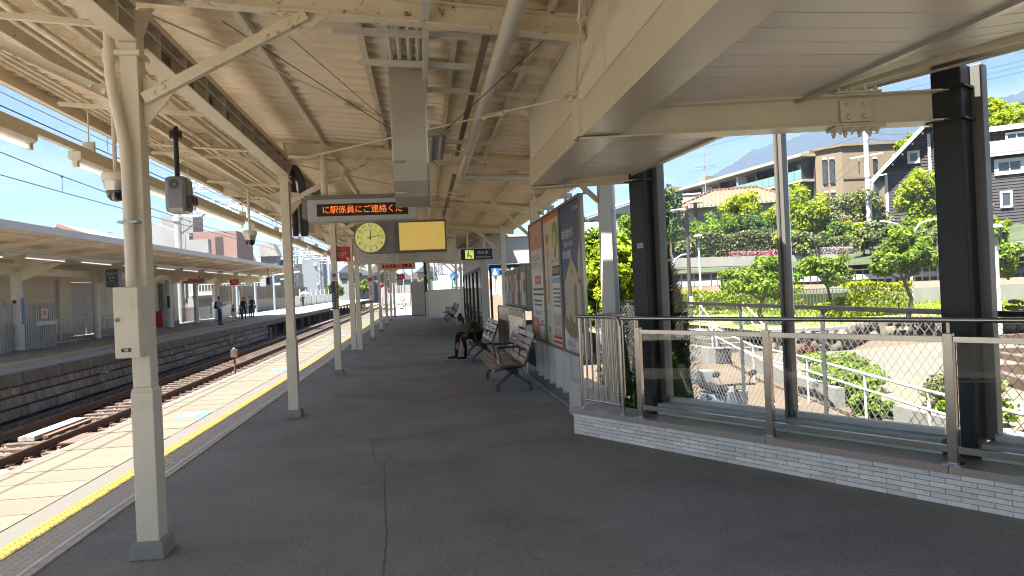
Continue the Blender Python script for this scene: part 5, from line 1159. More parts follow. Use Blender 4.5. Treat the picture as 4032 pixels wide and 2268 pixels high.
for i, y in enumerate(FY):
    g = G(y); part(fc_, 'arm', MB().hexa([(-14.9,y-.05,3.10+g),(-10.62,y-.05,zf(-10.62)-.16+g),(-10.62,y+.05,zf(-10.62)-.16+g),(-14.9,y+.05,3.10+g)], [(-14.9,y-.05,zf(-14.9)-.10+g),(-10.62,y-.05,zf(-10.62)-.10+g),(-10.62,y+.05,zf(-10.62)-.10+g),(-14.9,y+.05,zf(-14.9)-.10+g)]), 'cream')
    part(fc_, 'arm', MB().bar((-14.9,y,3.2+g),(-17.7,y,zf(-17.7)-.15+g), .1, .14), 'cream')
    part(fc_, 'haunch', MB().prism([(-14.8,y-.04,2.55+g),(-13.2,y-.04,3.24+g),(-14.8,y-.04,3.2+g)], (0,.08,0)), 'cream')
    if i % 2 == 0: part(fc_, 'sub_arm', MB().bar((-14.9,y+2.4,zf(-14.9)-.16+g),(-10.7,y+2.4,zf(-10.7)-.15+g), .07, .1), 'cream')
    if y < 62:
        t = thing('far_column', 'round pale column under the far canopy', 'column', (-14.9, y, g), 0, 'round columns of the far canopy'); thick = .19 if i in (3, 6, 8) else .15
        part(t, 'shaft', MB().tube([(0,0,0),(0,0,2.95)], thick, 18), 'white_paint', True, world=False); part(t, 'collar', MB().lathe([(thick+.03,0),(thick+.03,.06)], (0,0,0), 18), 'concrete_base', world=False)
        if i == 3: t['label'] = 'thick round column with no smoking strip beside the white gate'; part(t, 'notice_strip', MB().box(-.06,-thick-.004,1.0,.06,-thick+.03,1.75), 'paper_white', world=False); part(t, 'notice_mark', MB().tube([(0,-thick-.01,1.85),(0,-thick+.02,1.85)], .07, 12), 'black', world=False); part(t, 'side_strip', MB().box(thick-.03,-.06,1.0,thick+.006,.06,2.0), 'sign_blue', world=False)
        if i == 6: t['label'] = 'round far column with a dark narrow poster beside the cream wall'; part(t, 'notice_strip', MB().box(-.05,-thick-.004,1.2,.09,-thick+.03,1.9), 'dark_grey', world=False)
# lamps in a row
flr = thing('far_lamp_rail', 'white rail carrying strip lights under the far canopy', 'lamp rail', (-12.4, 30, 3.3)); mb = MB(); ys = rail_y(11, 62)
for a, b in zip(ys, ys[1:]): mb.bar((-12.4,a,3.36+G(a)),(-12.4,b,3.36+G(b)), .06, .06)
part(flr, 'rail', mb, 'white_clean')
for k in range(12): y = 14+4*k; part(flr, 'hanger', MB().tube([(-12.4,y,3.38+G(y)),(-12.4,y,zf(-12.4)+G(y))], .01, 6), 'white_paint')
f0 = make_lamp('far_strip_light', 'white fluorescent strip light under the far canopy', 'strip lights under the far canopy', (-12.4, 20.4, 3.27), 2.6)
f0.children[0].data = f0.children[0].data.copy(); f0.children[0].data.materials[0] = M['white_clean']
for k in range(1, 12):
    y = 20.4+3.72*k
    if y > 60: break
    c = copy_tree(f0); c.location = (-12.4, y, 3.27+G(y))
# station building wall on the far platform
sb = thing('far_station_building', 'cream station building wall with white double door on the far platform', 'building', (-17, 38, 0)); g = G(38)
part(sb, 'wall', MB().box(-17.3,31.0,-.1,-16.9,36.9,3.3).box(-17.3,36.9,2.75+g,-16.9,39.7,3.3).box(-17.3,39.7,-.1,-16.9,52,3.45), 'cream')
part(sb, 'plinth', MB().box(-16.895,31.0,-.02,-16.86,36.8,.3+g).box(-16.895,39.8,-.02,-16.86,52,.32+g), 'concrete_base')
for k in range(8): part(sb, 'panel_joint', MB().box(-16.897,40.6+1.4*k,.33+g,-16.892,40.62+1.4*k,3.0+g), 'brown_grey')
for i in range(2):
    d = part(sb, 'door', MB().box(-17.0,36.95+1.39*i,.12+g,-16.93,38.30+1.39*i,2.72+g), 'white_clean', bevel=.01)
    if i == 1: part(d, 'handle', MB().box(-16.93,38.42,1.1+g,-16.90,38.55,1.14+g), 'steel'); part(d, 'lock', MB().tube([(-16.93,38.45,1.25+g),(-16.915,38.45,1.25+g)], .03, 8), 'steel')
part(sb, 'door_step', MB().box(-16.9,36.7,-.02,-16.4,39.9,.10+g), 'concrete_base'); part(sb, 'vent', MB().box(-16.9,37.6,2.95+g,-16.86,38.8,3.15+g), 'brown_grey')
part(sb, 'shop_front', MB().box(-16.9,48.3,.1+g,-16.6,50.2,2.8+g), 'mid_grey'); part(sb, 'shop_glass', MB().box(-16.6,48.5,.4+g,-16.58,50.0,2.5+g), 'win_dark'); part(sb, 'pipe', MB().tube([(-16.82,35.5,0),(-16.82,35.5,3.2)], .06, 10).tube([(-16.82,47.3,.2),(-16.82,47.3,3.2)], .06, 10), 'white_paint', True)
t = thing('extinguisher_box', 'red fire extinguisher box standing by the cream wall', 'extinguisher box', (-16.3, 46.9, .2)); part(t, 'cabinet', MB().box(-16.55,46.7,.2,-16.15,47.0,1.2), 'red_plain', bevel=.02); part(t, 'door_panel', MB().box(-16.5,46.69,.3,-16.2,46.699,1.1), 'red_sign')
# white stair with balustrade, left
st = thing('white_staircase', 'white outdoor staircase with handrail rising behind the gate', 'staircase', (-16.8, 27, 0))
for k in range(14): part(st, 'tread', MB().box(-17.6,30.4-.30*k,.18*(k+1)-.04,-15.9,30.74-.30*k,.18*(k+1)), 'concrete')
for x in (-17.65, -15.85): part(st, 'stringer', MB().bar((x,30.8,.1),(x,26.4,2.75), .05, .28), 'white_paint'); part(st, 'handrail', MB().tube([(x,30.8,1.05),(x,26.4,3.7)], .03, 8), 'white_paint', True)
for k in range(15): part(st, 'baluster', MB().tube([(-15.85,30.6-.29*k,.2+.175*k),(-15.85,30.6-.29*k,1.17+.175*k)], .016, 6), 'white_paint')
part(st, 'back_wall', MB().box(-18.4,24,-.1,-18.2,31,3.2), 'white_clean')
# white barred gate
gt = thing('barred_gate', 'white barred gate and fence beside the staircase on the far platform', 'gate', (-14.95, 29.4, 0))
for (y0, y1) in ((25.4, 27.3), (27.45, 29.55), (29.65, 31.25)):
    f = part(gt, 'leaf_frame', MB().tube([(-15.0,y0,.06),(-15.0,y0,1.72),(-15.0,y0+.1,1.82),(-15.0,y1-.1,1.82),(-15.0,y1,1.72),(-15.0,y1,.06)], .035, 8), 'white_clean', True); n = int((y1-y0)/.16)
    for k in range(1, n): part(f, 'bar', MB().box(-15.03,y0+(y1-y0)*k/n-.035,.08,-14.97,y0+(y1-y0)*k/n+.035,1.8), 'white_clean')
    part(f, 'lower_sheet', MB().box(-15.06,y0+.05,.12,-15.045,y1-.05,1.15), 'cream_fascia')
part(gt, 'lock_rail', MB().box(-14.96,29.7,.98,-14.93,31.2,1.14), 'galv'); q = part(gt, 'notice', MB().box(-14.955,30.1,1.25,-14.935,30.6,1.62), 'paper_cream'); part(q, 'notice_mark', MB().box(-14.93,30.2,1.36,-14.928,30.5,1.55), 'orange')
# grey lower railings
def grey_rail(lab, y0, y1, x=-15.2):
    t = thing('low_railing', lab, 'railing', (x, (y0+y1)/2, 0)); g = G(y0)
    part(t, 'rails', MB().box(x-.02,y0,1.05+g,x+.02,y1,1.09+g).box(x-.02,y0,.94+g,x+.02,y1,.97+g).box(x-.02,y0,.08+g,x+.02,y1,.11+g), 'galv')
    for k in range(int((y1-y0)/.13)): part(t, 'bar', MB().box(x-.01,y0+.13*k,.1+g,x+.01,y0+.13*k+.02,1.05+g), 'galv')
grey_rail('low grey railing between the white gate and the thin column', 31.6, 34.4); grey_rail('low grey railing beyond the double door column', 35.3, 38.2)
grey_rail('pale railing behind the man with the phone', 50.5, 57.0, -16.2); grey_rail('pale railing behind the walking children', 57.4, 63, -16.2)
# signs hanging on the far platform
t = thing('station_name_sign', 'blue-grey hanging station name sign with hiragana lettering', 'sign', (-13.85, 34, 2.45)); part(t, 'panel', MB().box(-14.12,34,2.47,-13.58,34.5,3.28), pm('slate_sign', (.085, .10, .125), .4, .05, 3), bevel=.05); part(t, 'edge', MB().box(-14.10,33.985,2.49,-13.60,33.999,3.26), 'slate_sign', bevel=.004)
text(t, 'みかげ', .15, (-13.85,33.97,3.07), XR, ZU, 'sign_txt'); text(t, '御 影', .10, (-13.85,33.97,2.90), XR, ZU, 'sign_txt'); text(t, 'Mikage', .075, (-13.85,33.97,2.76), XR, ZU, 'sign_txt'); part(t, 'divider', MB().box(-14.1,33.97,2.66,-13.6,33.984,2.67), 'light_grey'); text(t, '→', .12, (-13.72,33.97,2.57), XR, ZU, 'sign_txt'); part(t, 'hanger', MB().tube([(-13.85,34.2,3.28),(-13.85,34.2,3.6)], .03, 8), 'white_paint')
led_board('far_display_board', 'far platform hanging display board with red text', -15.2, -13.7, 47.6, 2.66+G(48), 3.02+G(48), '普通 神戸三宮ゆき', 'led_red', .17, False)
t = red_sign('red emergency sign hanging under the far canopy', -13.1, 52, 2.72, .62, .4, G(52)); part(t, 'hanger', MB().tube([(-13.1,52.02,3.15),(-13.1,52.02,3.7)], .02, 6), 'galv')
t = thing('far_speaker', 'small black loudspeaker hanging from the far canopy edge', 'speaker', (-11.6, 56, 2.9)); part(t, 'body', MB().lathe([(.10,0),(.14,.1),(.14,.5),(.08,.6)], (-11.6,56,2.75), 12), 'black', True); part(t, 'stem', MB().tube([(-11.6,56,3.3),(-11.6,56,4.0)], .03, 6).lathe([(.04,0),(.14,.12)], (-11.6,56,3.85), 10), 'black')
# small dome camera on far side
t = thing('far_dome_camera', 'tiny white dome camera under the far canopy', 'camera', (-13.6, 46, 3.1)); part(t, 'body', MB().lathe([(.05,-.1),(.12,-.02),(.13,.08)], (-13.6,46,3.2), 10), 'white_clean', True); part(t, 'stem', MB().tube([(-13.6,46,3.28),(-13.6,46,3.7)], .02, 6), 'white_clean')
# rail on top of the roof at the very left
t = thing('roof_walkway_rail', 'white railing of a walkway rising above the far canopy roof', 'railing', (-14.5, 22, 4)); part(t, 'rails', MB().tube([(-13.6,24.2,3.8),(-13.6,24.2,5.52),(-13.7,24.15,5.6),(-16,22.6,5.85)], .04, 8), 'white_clean', True)
for k in range(9): part(t, 'bar', MB().tube([(-13.75-.2*k,24.1-.13*k,3.8),(-13.75-.2*k,24.1-.13*k,5.58+.02*k)], .018, 6), 'white_clean')
# boundary wall beyond
bw = thing('boundary_wall', 'stained concrete boundary wall topped with brown panels behind the far platform', 'wall', (-17.5, 80, 0))
for k in range(10):
    y0 = 63+5*k; g = G(y0); part(bw, 'concrete_panel', MB().box(-17.75,y0,-1.2,-17.55,y0+4.95,1.35+g), 'concrete')
    for j in range(7): part(bw, 'board', MB().box(-17.72,y0+.7*j+.02,1.36+g,-17.60,y0+.7*j+.66,2.75+g), 'wood_grey')
q = part(bw, 'notice', MB().box(-17.53,70,1.3,-17.5,71.2,2.6), 'paper_white'); part(q, 'notice_text', MB().box(-17.495,70.2,1.6,-17.49,70.5,2.4).box(-17.495,70.7,1.6,-17.49,71,2.4), 'paper_text')
bf = thing('mesh_fence', 'pale grey panel fence along the far end of the far platform', 'fence', (-16.6, 105, .6))
for k in range(9): y0 = 90+5*k; part(bf, 'panel', MB().box(-16.7,y0,G(y0)-.1,-16.62,y0+4.9,1.5+G(y0)), 'light_grey'); part(bf, 'post', MB().box(-16.72,y0-.08,-.1,-16.55,y0,2.4+G(y0)), 'galv')
for k, y in enumerate((66, 73, 82, 90)):
    t = thing('blue_post', 'tall slim blue-grey steel post on the far platform', 'post', (-16.4, y, G(y)), 0, 'slim blue-grey posts along the far platform'); part(t, 'shaft', MB().tube([(0,0,0),(0,0,4.6)], .12, 10), pm('blue_grey_post', (.20, .25, .30), .5, .05, 3) if 'blue_grey_post' not in M else 'blue_grey_post', True, world=False); part(t, 'foot', MB().box(-.2,-.2,0,.2,.2,.06), 'concrete_base', world=False)
t = thing('platform_signpost', 'small white signpost with red plate beyond the far canopy', 'signpost', (-14.6, 80, G(80))); part(t, 'post', MB().tube([(-14.6,80,.4),(-14.6,80,3.9)], .05, 8).box(-15.3,79.95,3.8,-13.9,80.05,3.9), 'white_clean'); part(t, 'plate', MB().box(-14.9,79.9,2.9,-14.1,79.94,3.3), 'red_sign'); part(t, 'camera', MB().box(-15.9,79.8,3.2,-15.3,80.1,3.45), 'white_clean')

# ============================================================ overhead line
def wire_run(x, zc, zm, lab):
    t = thing('overhead_wire', lab, 'overhead wire', (x, 20, zc)); 
    part(t, 'contact_wire', MB().tube([(x,y,zc+G(y)) for y in [-8, 18, 60, 110, 150]], .010, 6), 'wire_dark')
    pts = []; spans = [-43, 7, 57, 107, 157]
    for a, b in zip(spans, spans[1:]):
        for k in range(10): f = k/10; y = a+(b-a)*f; pts.append((x, y, zc+G(y)+(zm-zc)+2.2*(f-.5)**2*1.2))
    part(t, 'messenger_wire', MB().tube([p for p in pts if p[1] > -9], .011, 6), 'wire_dark')
    for k in range(26):
        y = 4+4.6*k; f = ((y+43) % 50)/50; zz = zc+G(y)+(zm-zc)+2.64*(f-.5)**2
        part(t, 'dropper', MB().tube([(x,y,zc+G(y)),(x,y,zz)], .005, 5).lathe([(.02,-.03),(.035,0),(.02,.03)], (x,y,zz), 8), 'wire_dark')
pm('wire_dark', (.035, .035, .038), .5, .1, 4)
wire_run(-5.35, 4.25, 4.40, 'pair of overhead wires above the near track'); wire_run(-8.25, 4.30, 4.46, 'pair of overhead wires above the far track')
for (x0, z0, lab) in ((-11.5, 7.6, 'thin feeder wire high above the far platform edge'), (-12.6, 8.2, 'upper thin feeder wire above the far platform')):
    solo('feeder_wire', MB().tube([(x0,y,z0+.0008*(y-32)**2*0+G(y)) for y in (-10, 57, 150)], .012, 5), 'wire_dark', lab, 'wire')
def lattice(mb, p, q, w, n, r=.03):
    p, q = Vector(p), Vector(q); d = (q-p).normalized(); a = d.orthogonal().normalized()*w/2; b = d.cross(a).normalized()*w/2; cs = [a+b, a-b, -a-b, -a+b]
    for c in cs: mb.bar(p+c, q+c, r*2, r*2, a)
    for k in range(n):
        u0 = p.lerp(q, k/n); u1 = p.lerp(q, (k+1)/n)
        for i in range(4): mb.bar(u0+cs[i], u1+cs[(i+1) % 4], r, r, a); mb.bar(u1+cs[i], u1+cs[(i+1) % 4], r, r, a)
    return mb
t = thing('catenary_gantry', 'galvanised catenary gantry with round mast rising behind the far canopy', 'gantry', (-18.3, 57, -1)); part(t, 'mast', MB().tube([(-18.3,57,-1.2),(-18.3,57,8.2)], .27, 16).tube([(-18.3,57,8.2),(-18.3,57,11.6)], .20, 12), 'galv_pale' if 'galv_pale' in M else pm('galv_pale', (.20, .225, .245), .5, .1, 2, metal=.2), True)
part(t, 'mast_conduit', MB().tube([(-17.9,56.8,2),(-17.9,56.8,8)], .06, 8).tube([(-17.75,56.9,2),(-17.75,56.9,7)], .04, 8), 'galv_pale', True); part(t, 'mast_top', MB().lathe([(.34,0),(.34,.3),(.2,.5)], (-18.3,57,7.9), 16), 'galv_pale', True)
part(t, 'cross_truss', lattice(MB(), (-18,57,8.9), (1.5,57,8.6), .9, 16, .045), 'galv_pale'); part(t, 'upper_truss', lattice(MB(), (-18,57.2,10.6), (-9,57.2,10.6), .6, 9, .035), 'galv_pale')
for x in (-5.35, -8.25):
    part(t, 'drop_arm', MB().bar((x-.8,57,8.3),(x-.8,57,4.9), .07, .07).bar((x-.8,57,5.1),(x,57,4.5+G(57)), .04, .04).bar((x-.8,57,5.9),(x+.1,57,5.3), .05, .05), 'galv_pale'); part(t, 'insulator', MB().lathe([(.05,0),(.1,.05),(.05,.1),(.1,.15),(.05,.2),(.1,.25),(.05,.3)], (x-.4,57,5.5), 10), 'brown_metal')
part(t, 'hose', MB().tube([(-18,56.6,6.9),(-17.4,56.6,7.3),(-16.6,56.6,8.0),(-16,56.6,8.5)], .06, 8), 'black', True)
for i, (y, x0, x1, h, lab) in enumerate(((107, -18.5, 2.5, 8.5, 'lattice catenary gantry in the middle distance'), (138, -19, 4, 9, 'farther lattice catenary gantry beyond the platforms'), (160, -20, 6, 9.5, 'most distant lattice catenary gantry by the houses'))):
    t = thing('lattice_gantry', lab, 'gantry', (x0, y, -1)); g = G(y)
    for x in (x0, x1): part(t, 'mast', lattice(MB(), (x,y,-1), (x,y,h+g), .8, 10, .05), 'galv_pale')
    part(t, 'cross_truss', lattice(MB(), (x0,y,h-1.2+g), (x1,y,h-1.2+g), .8, 16, .045), 'galv_pale')
    for x in (-5.35, -8.25): part(t, 'drop_arm', MB().bar((x-.8,y,h-1.5+g),(x-.8,y,4.9+g), .08, .08).bar((x-.8,y,5.1+g),(x,y,4.5+g), .05, .05), 'galv_pale')
for i, (x, y, lab) in enumerate(((-4.05, 72, 'black railway signal glowing red beyond the columns'), (-3.55, 79, 'second red railway signal lower and farther'))):
    t = thing('railway_signal', lab, 'signal', (x, y, -1)); z = 3.1-.55*i+G(y); part(t, 'post', MB().tube([(x,y,-1.2),(x,y,z)], .07, 8), 'white_clean'); part(t, 'head', MB().box(x-.24,y-.1,z-1.1,x+.24,y+.1,z+.35), 'black', bevel=.08); part(t, 'lamp', MB().tube([(x,y-.16,z-.75),(x,y-.11,z-.75)], .11, 12), 'signal_red')
# ============================================================ vegetation helpers
def leaves(mb, blobs, n, size, seed, flat=.5, gap=.35, shell=.55):
    rr = random.Random(seed); tot = sum(b[3]*b[4]*b[5] for b in blobs); i = 0
    from mathutils import noise as NZ
    for b in blobs:
        k = int(n*b[3]*b[4]*b[5]/tot)
        for _ in range(k):
            while True:
                d = Vector((rr.gauss(0,1), rr.gauss(0,1), rr.gauss(0,1))).normalized(); q = shell+(1-shell)*rr.random()**.6
                p = Vector((b[0]+d.x*b[3]*q, b[1]+d.y*b[4]*q, b[2]+d.z*b[5]*q))
                if NZ.noise(p*(1.6/max(.6, size*6))) > -gap or rr.random() < .15: break
            nrm = (d*flat+Vector((rr.uniform(-1,1), rr.uniform(-1,1), rr.uniform(-.2,1.2)))).normalized(); a = nrm.orthogonal().normalized(); a.rotate(Matrix.Rotation(rr.uniform(0, 6.28), 3, nrm)); c = nrm.cross(a); s = size*rr.uniform(.6, 1.25)
            mb.add([p-a*s, p+c*s*.55+nrm*s*.12, p+a*s, p-c*s*.55+nrm*s*.12], [(0,1,2,3)])
    return mb
def blobs_for(c, rx, ry, rz, n, seed, spread=.80, sub=.30):
    n = int(n*2.1)
    rr = random.Random(seed); out = []
    for _ in range(n):
        d = Vector((rr.gauss(0,1), rr.gauss(0,1), rr.gauss(0,1))).normalized()*rr.uniform(.35, 1)*spread; k = rr.uniform(.75, 1.25)*sub
        out.append((c[0]+d.x*rx, c[1]+d.y*ry, c[2]+d.z*rz, rx*k, ry*k, rz*k*.85))
    return out
def tree(nm, lab, base, top_c, rx, rz, n, size, mat, seed, nb=11, trunk=.12, group=None, cat='tree', limbs=5, shell=.5):
    t = thing(nm, lab, cat, base, 0, group); rr = random.Random(seed); bl = blobs_for(top_c, rx, rx, rz, nb, seed)
    part(t, 'crown', leaves(MB(), bl, n, size, seed+1, shell=shell), mat)
    mb = MB(); b = Vector(base); c = Vector(top_c); fork = b.lerp(Vector((c.x, c.y, c.z-rz*.75)), .9); mid = b.lerp(fork, .5)+V(rr.uniform(-.1,.1)*rx, rr.uniform(-.1,.1)*rx, 0)
    mb.tube([b-V(0,0,.2), b+V(0,0,.1), mid, fork], [trunk*1.5, trunk*1.15, trunk*.9, trunk*.75], 8)
    for q in bl[:limbs]:
        e = Vector(q[:3]); m_ = fork.lerp(e, .5)+V(0,0,-.1*rz); mb.tube([fork, m_, e], [trunk*.6, trunk*.4, trunk*.12], 6)
    part(t, 'trunk', mb, 'bark', True); return t
def bush(nm, lab, c, rx, ry, rz, n, size, mat, seed, nb=8, cat='shrub', group=None, box=False):
    t = thing(nm, lab, cat, (c[0], c[1], c[2]-rz), 0, group)
    if box:
        rr = random.Random(seed); bl = []
        for k in range(nb*2): bl.append((c[0]+rr.uniform(-.8,.8)*rx, c[1]+rr.uniform(-.8,.8)*ry, c[2]+rr.uniform(-.4,.4)*rz, rx*.4, ry*.4, rz*.55))
    else: bl = blobs_for(c, rx, ry, rz, nb, seed)
    part(t, 'foliage', leaves(MB(), bl, n, size, seed, shell=.4), mat)
    mb = MB(); rr = random.Random(seed)
    for q in bl[:5]: mb.tube([(c[0]+rr.uniform(-.3,.3)*rx, c[1]+rr.uniform(-.3,.3)*ry, c[2]-rz*1.05), q[:3]], [.04, .015], 5)
    part(t, 'stem', mb, 'bark'); return t
def hedge_line(nm, lab, p, q, w, h, n, size, mat, seed, z=0, cat='hedge'):
    p, q = Vector(p), Vector(q); L = (q-p).length; d = (q-p).normalized(); s = V(-d.y, d.x, 0); t = thing(nm, lab, cat, p); rr = random.Random(seed); mb = MB()
    for k in range(n):
        a, b, c = rr.random()*L, rr.uniform(-.5, .5)*w, rr.random()
        f = rr.random()
        if f < .4: c = .9+.12*rr.random()
        elif f < .75: b = (-.5 if rr.random() < .7 else .5)*w*rr.uniform(.85, 1.1)
        pos = p+d*a+s*b+V(0,0,c*h*(1+.06*math.sin(a*2.3)))
        nrm = Vector((rr.uniform(-1,1), rr.uniform(-1,1), rr.uniform(-.2,1.2))).normalized(); A = nrm.orthogonal().normalized(); B = nrm.cross(A); z_ = size*rr.uniform(.6, 1.25)
        mb.add([pos-A*z_, pos+B*z_*.55, pos+A*z_, pos-B*z_*.55], [(0,1,2,3)])
    part(t, 'foliage', mb, mat); sm = MB()
    for k in range(max(3, int(L/1.2))): e = p+d*(k+.5)*L/max(3, int(L/1.2)); sm.tube([e, e+V(0,0,h*.8)], [.04, .02], 5)
    part(t, 'stem', sm, 'bark'); return t

# ============================================================ park ground
pk = MB().quad((2.05,8,-1.02),(70,-12,-1.02),(70,36,-1.02),(2.05,36,-1.02)); pk.quad((2.05,36,-1.02),(40,36,-1.02),(30,60,2.0),(2.05,75,1.0)); pk.quad((3.3,8,-1.02),(5.0,4.5,-1.02),(8,-6,-1.02),(70,-12,-1.02))
struct('park_path', pk, 'pave_tan')
struct('park_plaza', MB().quad((8.3,9.0,-1.012),(40,4,-1.012),(40,27.5,-1.012),(14.2,22.6,-1.012),(11.8,23.2,-1.012),(10.2,21.2,-1.012),(8.3,15,-1.012)), 'pave_light')
gr2 = MB(); P2 = [(11.7,23.4),(14.0,23.0),(18.6,27.9),(21,26.2),(45,22)]
pm('grass', (.13, .19, .03), .9, .3, 1.5, bump=.4, bscale=30)
gr2.add([(x,y,-.28) for x, y in P2]+[(9,36,.0),(15,38,.0),(22,38,.05),(30,36,.05),(45,32,.05)], [(0,1,6,5),(1,2,7,6),(2,3,8,7),(3,4,9,8)])
struct('park_lawn', gr2, 'grass')
# grass blades (stuff)
rr = random.Random(21); gb = MB()
for k in range(9000):
    f = rr.random(); x = 14+rr.random()*22; y = 24.2+rr.random()*9+(max(0, 18.6-x))*-.2
    if y < (27.9-(x-18.6)*.4 if x > 18.6 else 23+(x-14)*1.05): continue
    z = -.28+.03*(y-25); h = rr.uniform(.08, .28); a = rr.uniform(0, 6.3); w = .02; dx, dy = math.cos(a)*w, math.sin(a)*w
    gb.add([(x-dx,y-dy,z),(x+dx,y+dy,z),(x+rr.uniform(-.06,.06),y+rr.uniform(-.06,.06),z+h)], [(0,1,2)])
o = solo('lawn_grass', gb, 'leaf_yel', 'bright green rough grass on the bank above the stone wall', 'grass'); o['kind'] = 'stuff'
# rubble stone walls
def stone_wall(lab, pts, z0, z1, size, seed, th=.35):
    t = thing('rubble_wall', lab, 'stone wall', (*pts[0], z0)); rr = random.Random(seed); core = MB()
    for (a, b) in zip(pts, pts[1:]):
        a3, b3 = V(*a, 0), V(*b, 0); d = (b3-a3).normalized(); s = V(-d.y, d.x, 0)
        if s.y < 0: s = -s
        core.hexa([a3+V(0,0,z0), b3+V(0,0,z0), b3+s*th+V(0,0,z0), a3+s*th+V(0,0,z0)] if d.cross(s).z > 0 else [b3+V(0,0,z0), a3+V(0,0,z0), a3+s*th+V(0,0,z0), b3+s*th+V(0,0,z0)], [a3+V(0,0,z1-.05), b3+V(0,0,z1-.05), b3+s*th+V(0,0,z1-.05), a3+s*th+V(0,0,z1-.05)] if d.cross(s).z > 0 else [b3+V(0,0,z1-.05), a3+V(0,0,z1-.05), a3+s*th+V(0,0,z1-.05), b3+s*th+V(0,0,z1-.05)])
        L = (b3-a3).length; rows = max(2, int((z1-z0)/(size*.8)))
        for j in range(rows):
            x = rr.uniform(0, size)
            while x < L:
                w = size*rr.uniform(.7, 1.35); p = a3+d*(x+w/2)+V(0,0,z0+(j+.5)*(z1-z0)/rows+rr.uniform(-.03,.03)); m_ = MB().rock((0,0,0), 1, w*.56, .2, (z1-z0)/rows*.62, rr)
                o = part(t, 'stone', m_, 'stone_tan', world=True, smooth=True, ang=50); o.location = p; o.rotation_euler = (0, 0, math.atan2(d.y, d.x)); x += w
    part(t, 'core', core, 'soil'); return t
stone_wall('low rubble stone wall below the steps and the plaza', [(11.7,23.2),(14.1,22.6)], -1.02, -.3, .36, 4); stone_wall('long rubble stone wall holding up the lawn', [(14.15,22.6),(18.7,27.6),(20.8,25.8),(27,24.6)], -1.02, -.22, .38, 6)
part_cap = thing('wall_coping', 'pale concrete coping on the corner of the stone wall', 'coping', (11.7, 23.2, -.3)); part(part_cap, 'slab', MB().bar((11.6,23.35,-.26),(14.3,22.8,-.26), .5, .1), 'concrete'); part(part_cap, 'joint', MB().bar((12.9,23.35,-.205),(12.85,22.8,-.205), .02, .012), 'mid_grey')
# steps
stp = thing('park_steps', 'broad pale concrete steps with metal handrails in the park', 'steps', (10.8, 24.4, -1))
for k in range(5): part(stp, 'step', MB().hexa([(10.15+.06*k,24.0+.42*k,-1.02),(11.75+.06*k,23.9+.42*k,-1.02),(11.75+.06*k,26.4,-1.02),(10.15+.06*k,26.6,-1.02)], [(10.15+.06*k,24.0+.42*k,-.87+.15*k),(11.75+.06*k,23.9+.42*k,-.87+.15*k),(11.75+.06*k,26.4,-.87+.15*k),(10.15+.06*k,26.6,-.87+.15*k)]), 'pave_light')
for (x0, y0) in ((10.1, 23.7), (11.75, 23.5)):
    part(stp, 'handrail', MB().tube([(x0,y0,-1.0),(x0,y0,-.15),(x0+.1,y0+.15,-.08),(x0+.5,y0+2.6,.65),(x0+.5,y0+2.7,-.3)], .03, 8).tube([(x0,y0,-.45),(x0+.5,y0+2.6,.3)], .022, 8), 'white_clean', True)
# ramp wall on the left and bin-like block
rw = thing('ramp_wall', 'grey concrete ramp wall with white rails beside the brick path', 'wall', (8, 24, -1)); part(rw, 'wall', MB().hexa([(8.8,21.3,-1.02),(9.1,21.2,-1.02),(5.6,31.2,-1.02),(5.2,31.0,-1.02)], [(8.8,21.3,-.55),(9.1,21.2,-.55),(5.6,31.2,-.1),(5.2,31.0,-.1)]), 'concrete'); part(rw, 'rail', MB().tube([(8.95,21.3,.25),(5.4,31.1,.75)], .03, 8).tube([(8.95,21.3,-.05),(5.4,31.1,.45)], .025, 8), 'white_clean', True)
for k in range(5): f = k/4; part(rw, 'rail_post', MB().tube([(8.95-3.55*f,21.3+9.8*f,-.6+.45*f),(8.95-3.55*f,21.3+9.8*f,.25+.5*f)], .022, 6), 'white_clean')
t = thing('dark_block', 'small dark grey box at the end of the ramp wall', 'box', (9.1, 21.0, -1)); part(t, 'body', MB().box(8.95,20.85,-1.02,9.35,21.15,-.55), 'dark_grey', bevel=.02); part(t, 'lid', MB().box(8.93,20.83,-.55,9.37,21.17,-.52), 'mid_grey')
# planter kerb along the path, ground cover, white double handrail
pl_ = thing('planter_kerb', 'low concrete planter wall curving along the brick path', 'planter', (8, 13, -1)); cur = [(9.9,21.3),(8.9,17.6),(8.2,14.8),(7.95,12.9),(7.75,10.9),(7.7,9.3),(7.8,7.0),(8.2,4.5)]
for i, (a, b) in enumerate(zip(cur, cur[1:])):
    if i == 3: continue
    part(pl_, 'kerb', MB().bar((*a,-.83),(*b,-.83), .2, .38), 'concrete')
part(pl_, 'soil_bed', MB().quad((8.0,9.3,-.8),(11.5,9,-.8),(11,15,-.8),(9.4,19.5,-.8),(8.3,14.8,-.8)), 'soil')
for i, (c, rx, ry, rz, m_, n) in enumerate((((8.6,13.4,-.55),.75,1.1,.38,'leaf_mid',2600), ((9.3,15.2,-.5),.9,1.4,.35,'leaf_mid',2600), ((7.95,11.95,-.72),.35,.55,.42,'leaf_mid',1600), ((9.3,11.3,-.55),1.1,1.0,.34,'leaf_olive',2200), ((8.2,9.9,-.65),.5,.7,.3,'leaf_mid',1500), ((9.6,16.9,-.4),.35,.35,.35,'leaf_red',500), ((8.9,10.4,-.6),.5,.8,.3,'leaf_mid',1200))):
    bush('ground_cover', ['leafy green ground cover spilling over the planter wall', 'broad low green shrub inside the planter', 'green clump hanging down the gap in the planter wall', 'olive green low shrub deeper in the planter', 'small green clump at the near planter end', 'small reddish shrub at the back of the planter', 'low green shrub between the rails and the rocks'][i], c, rx, ry, rz, n, .055, m_, 40+i)
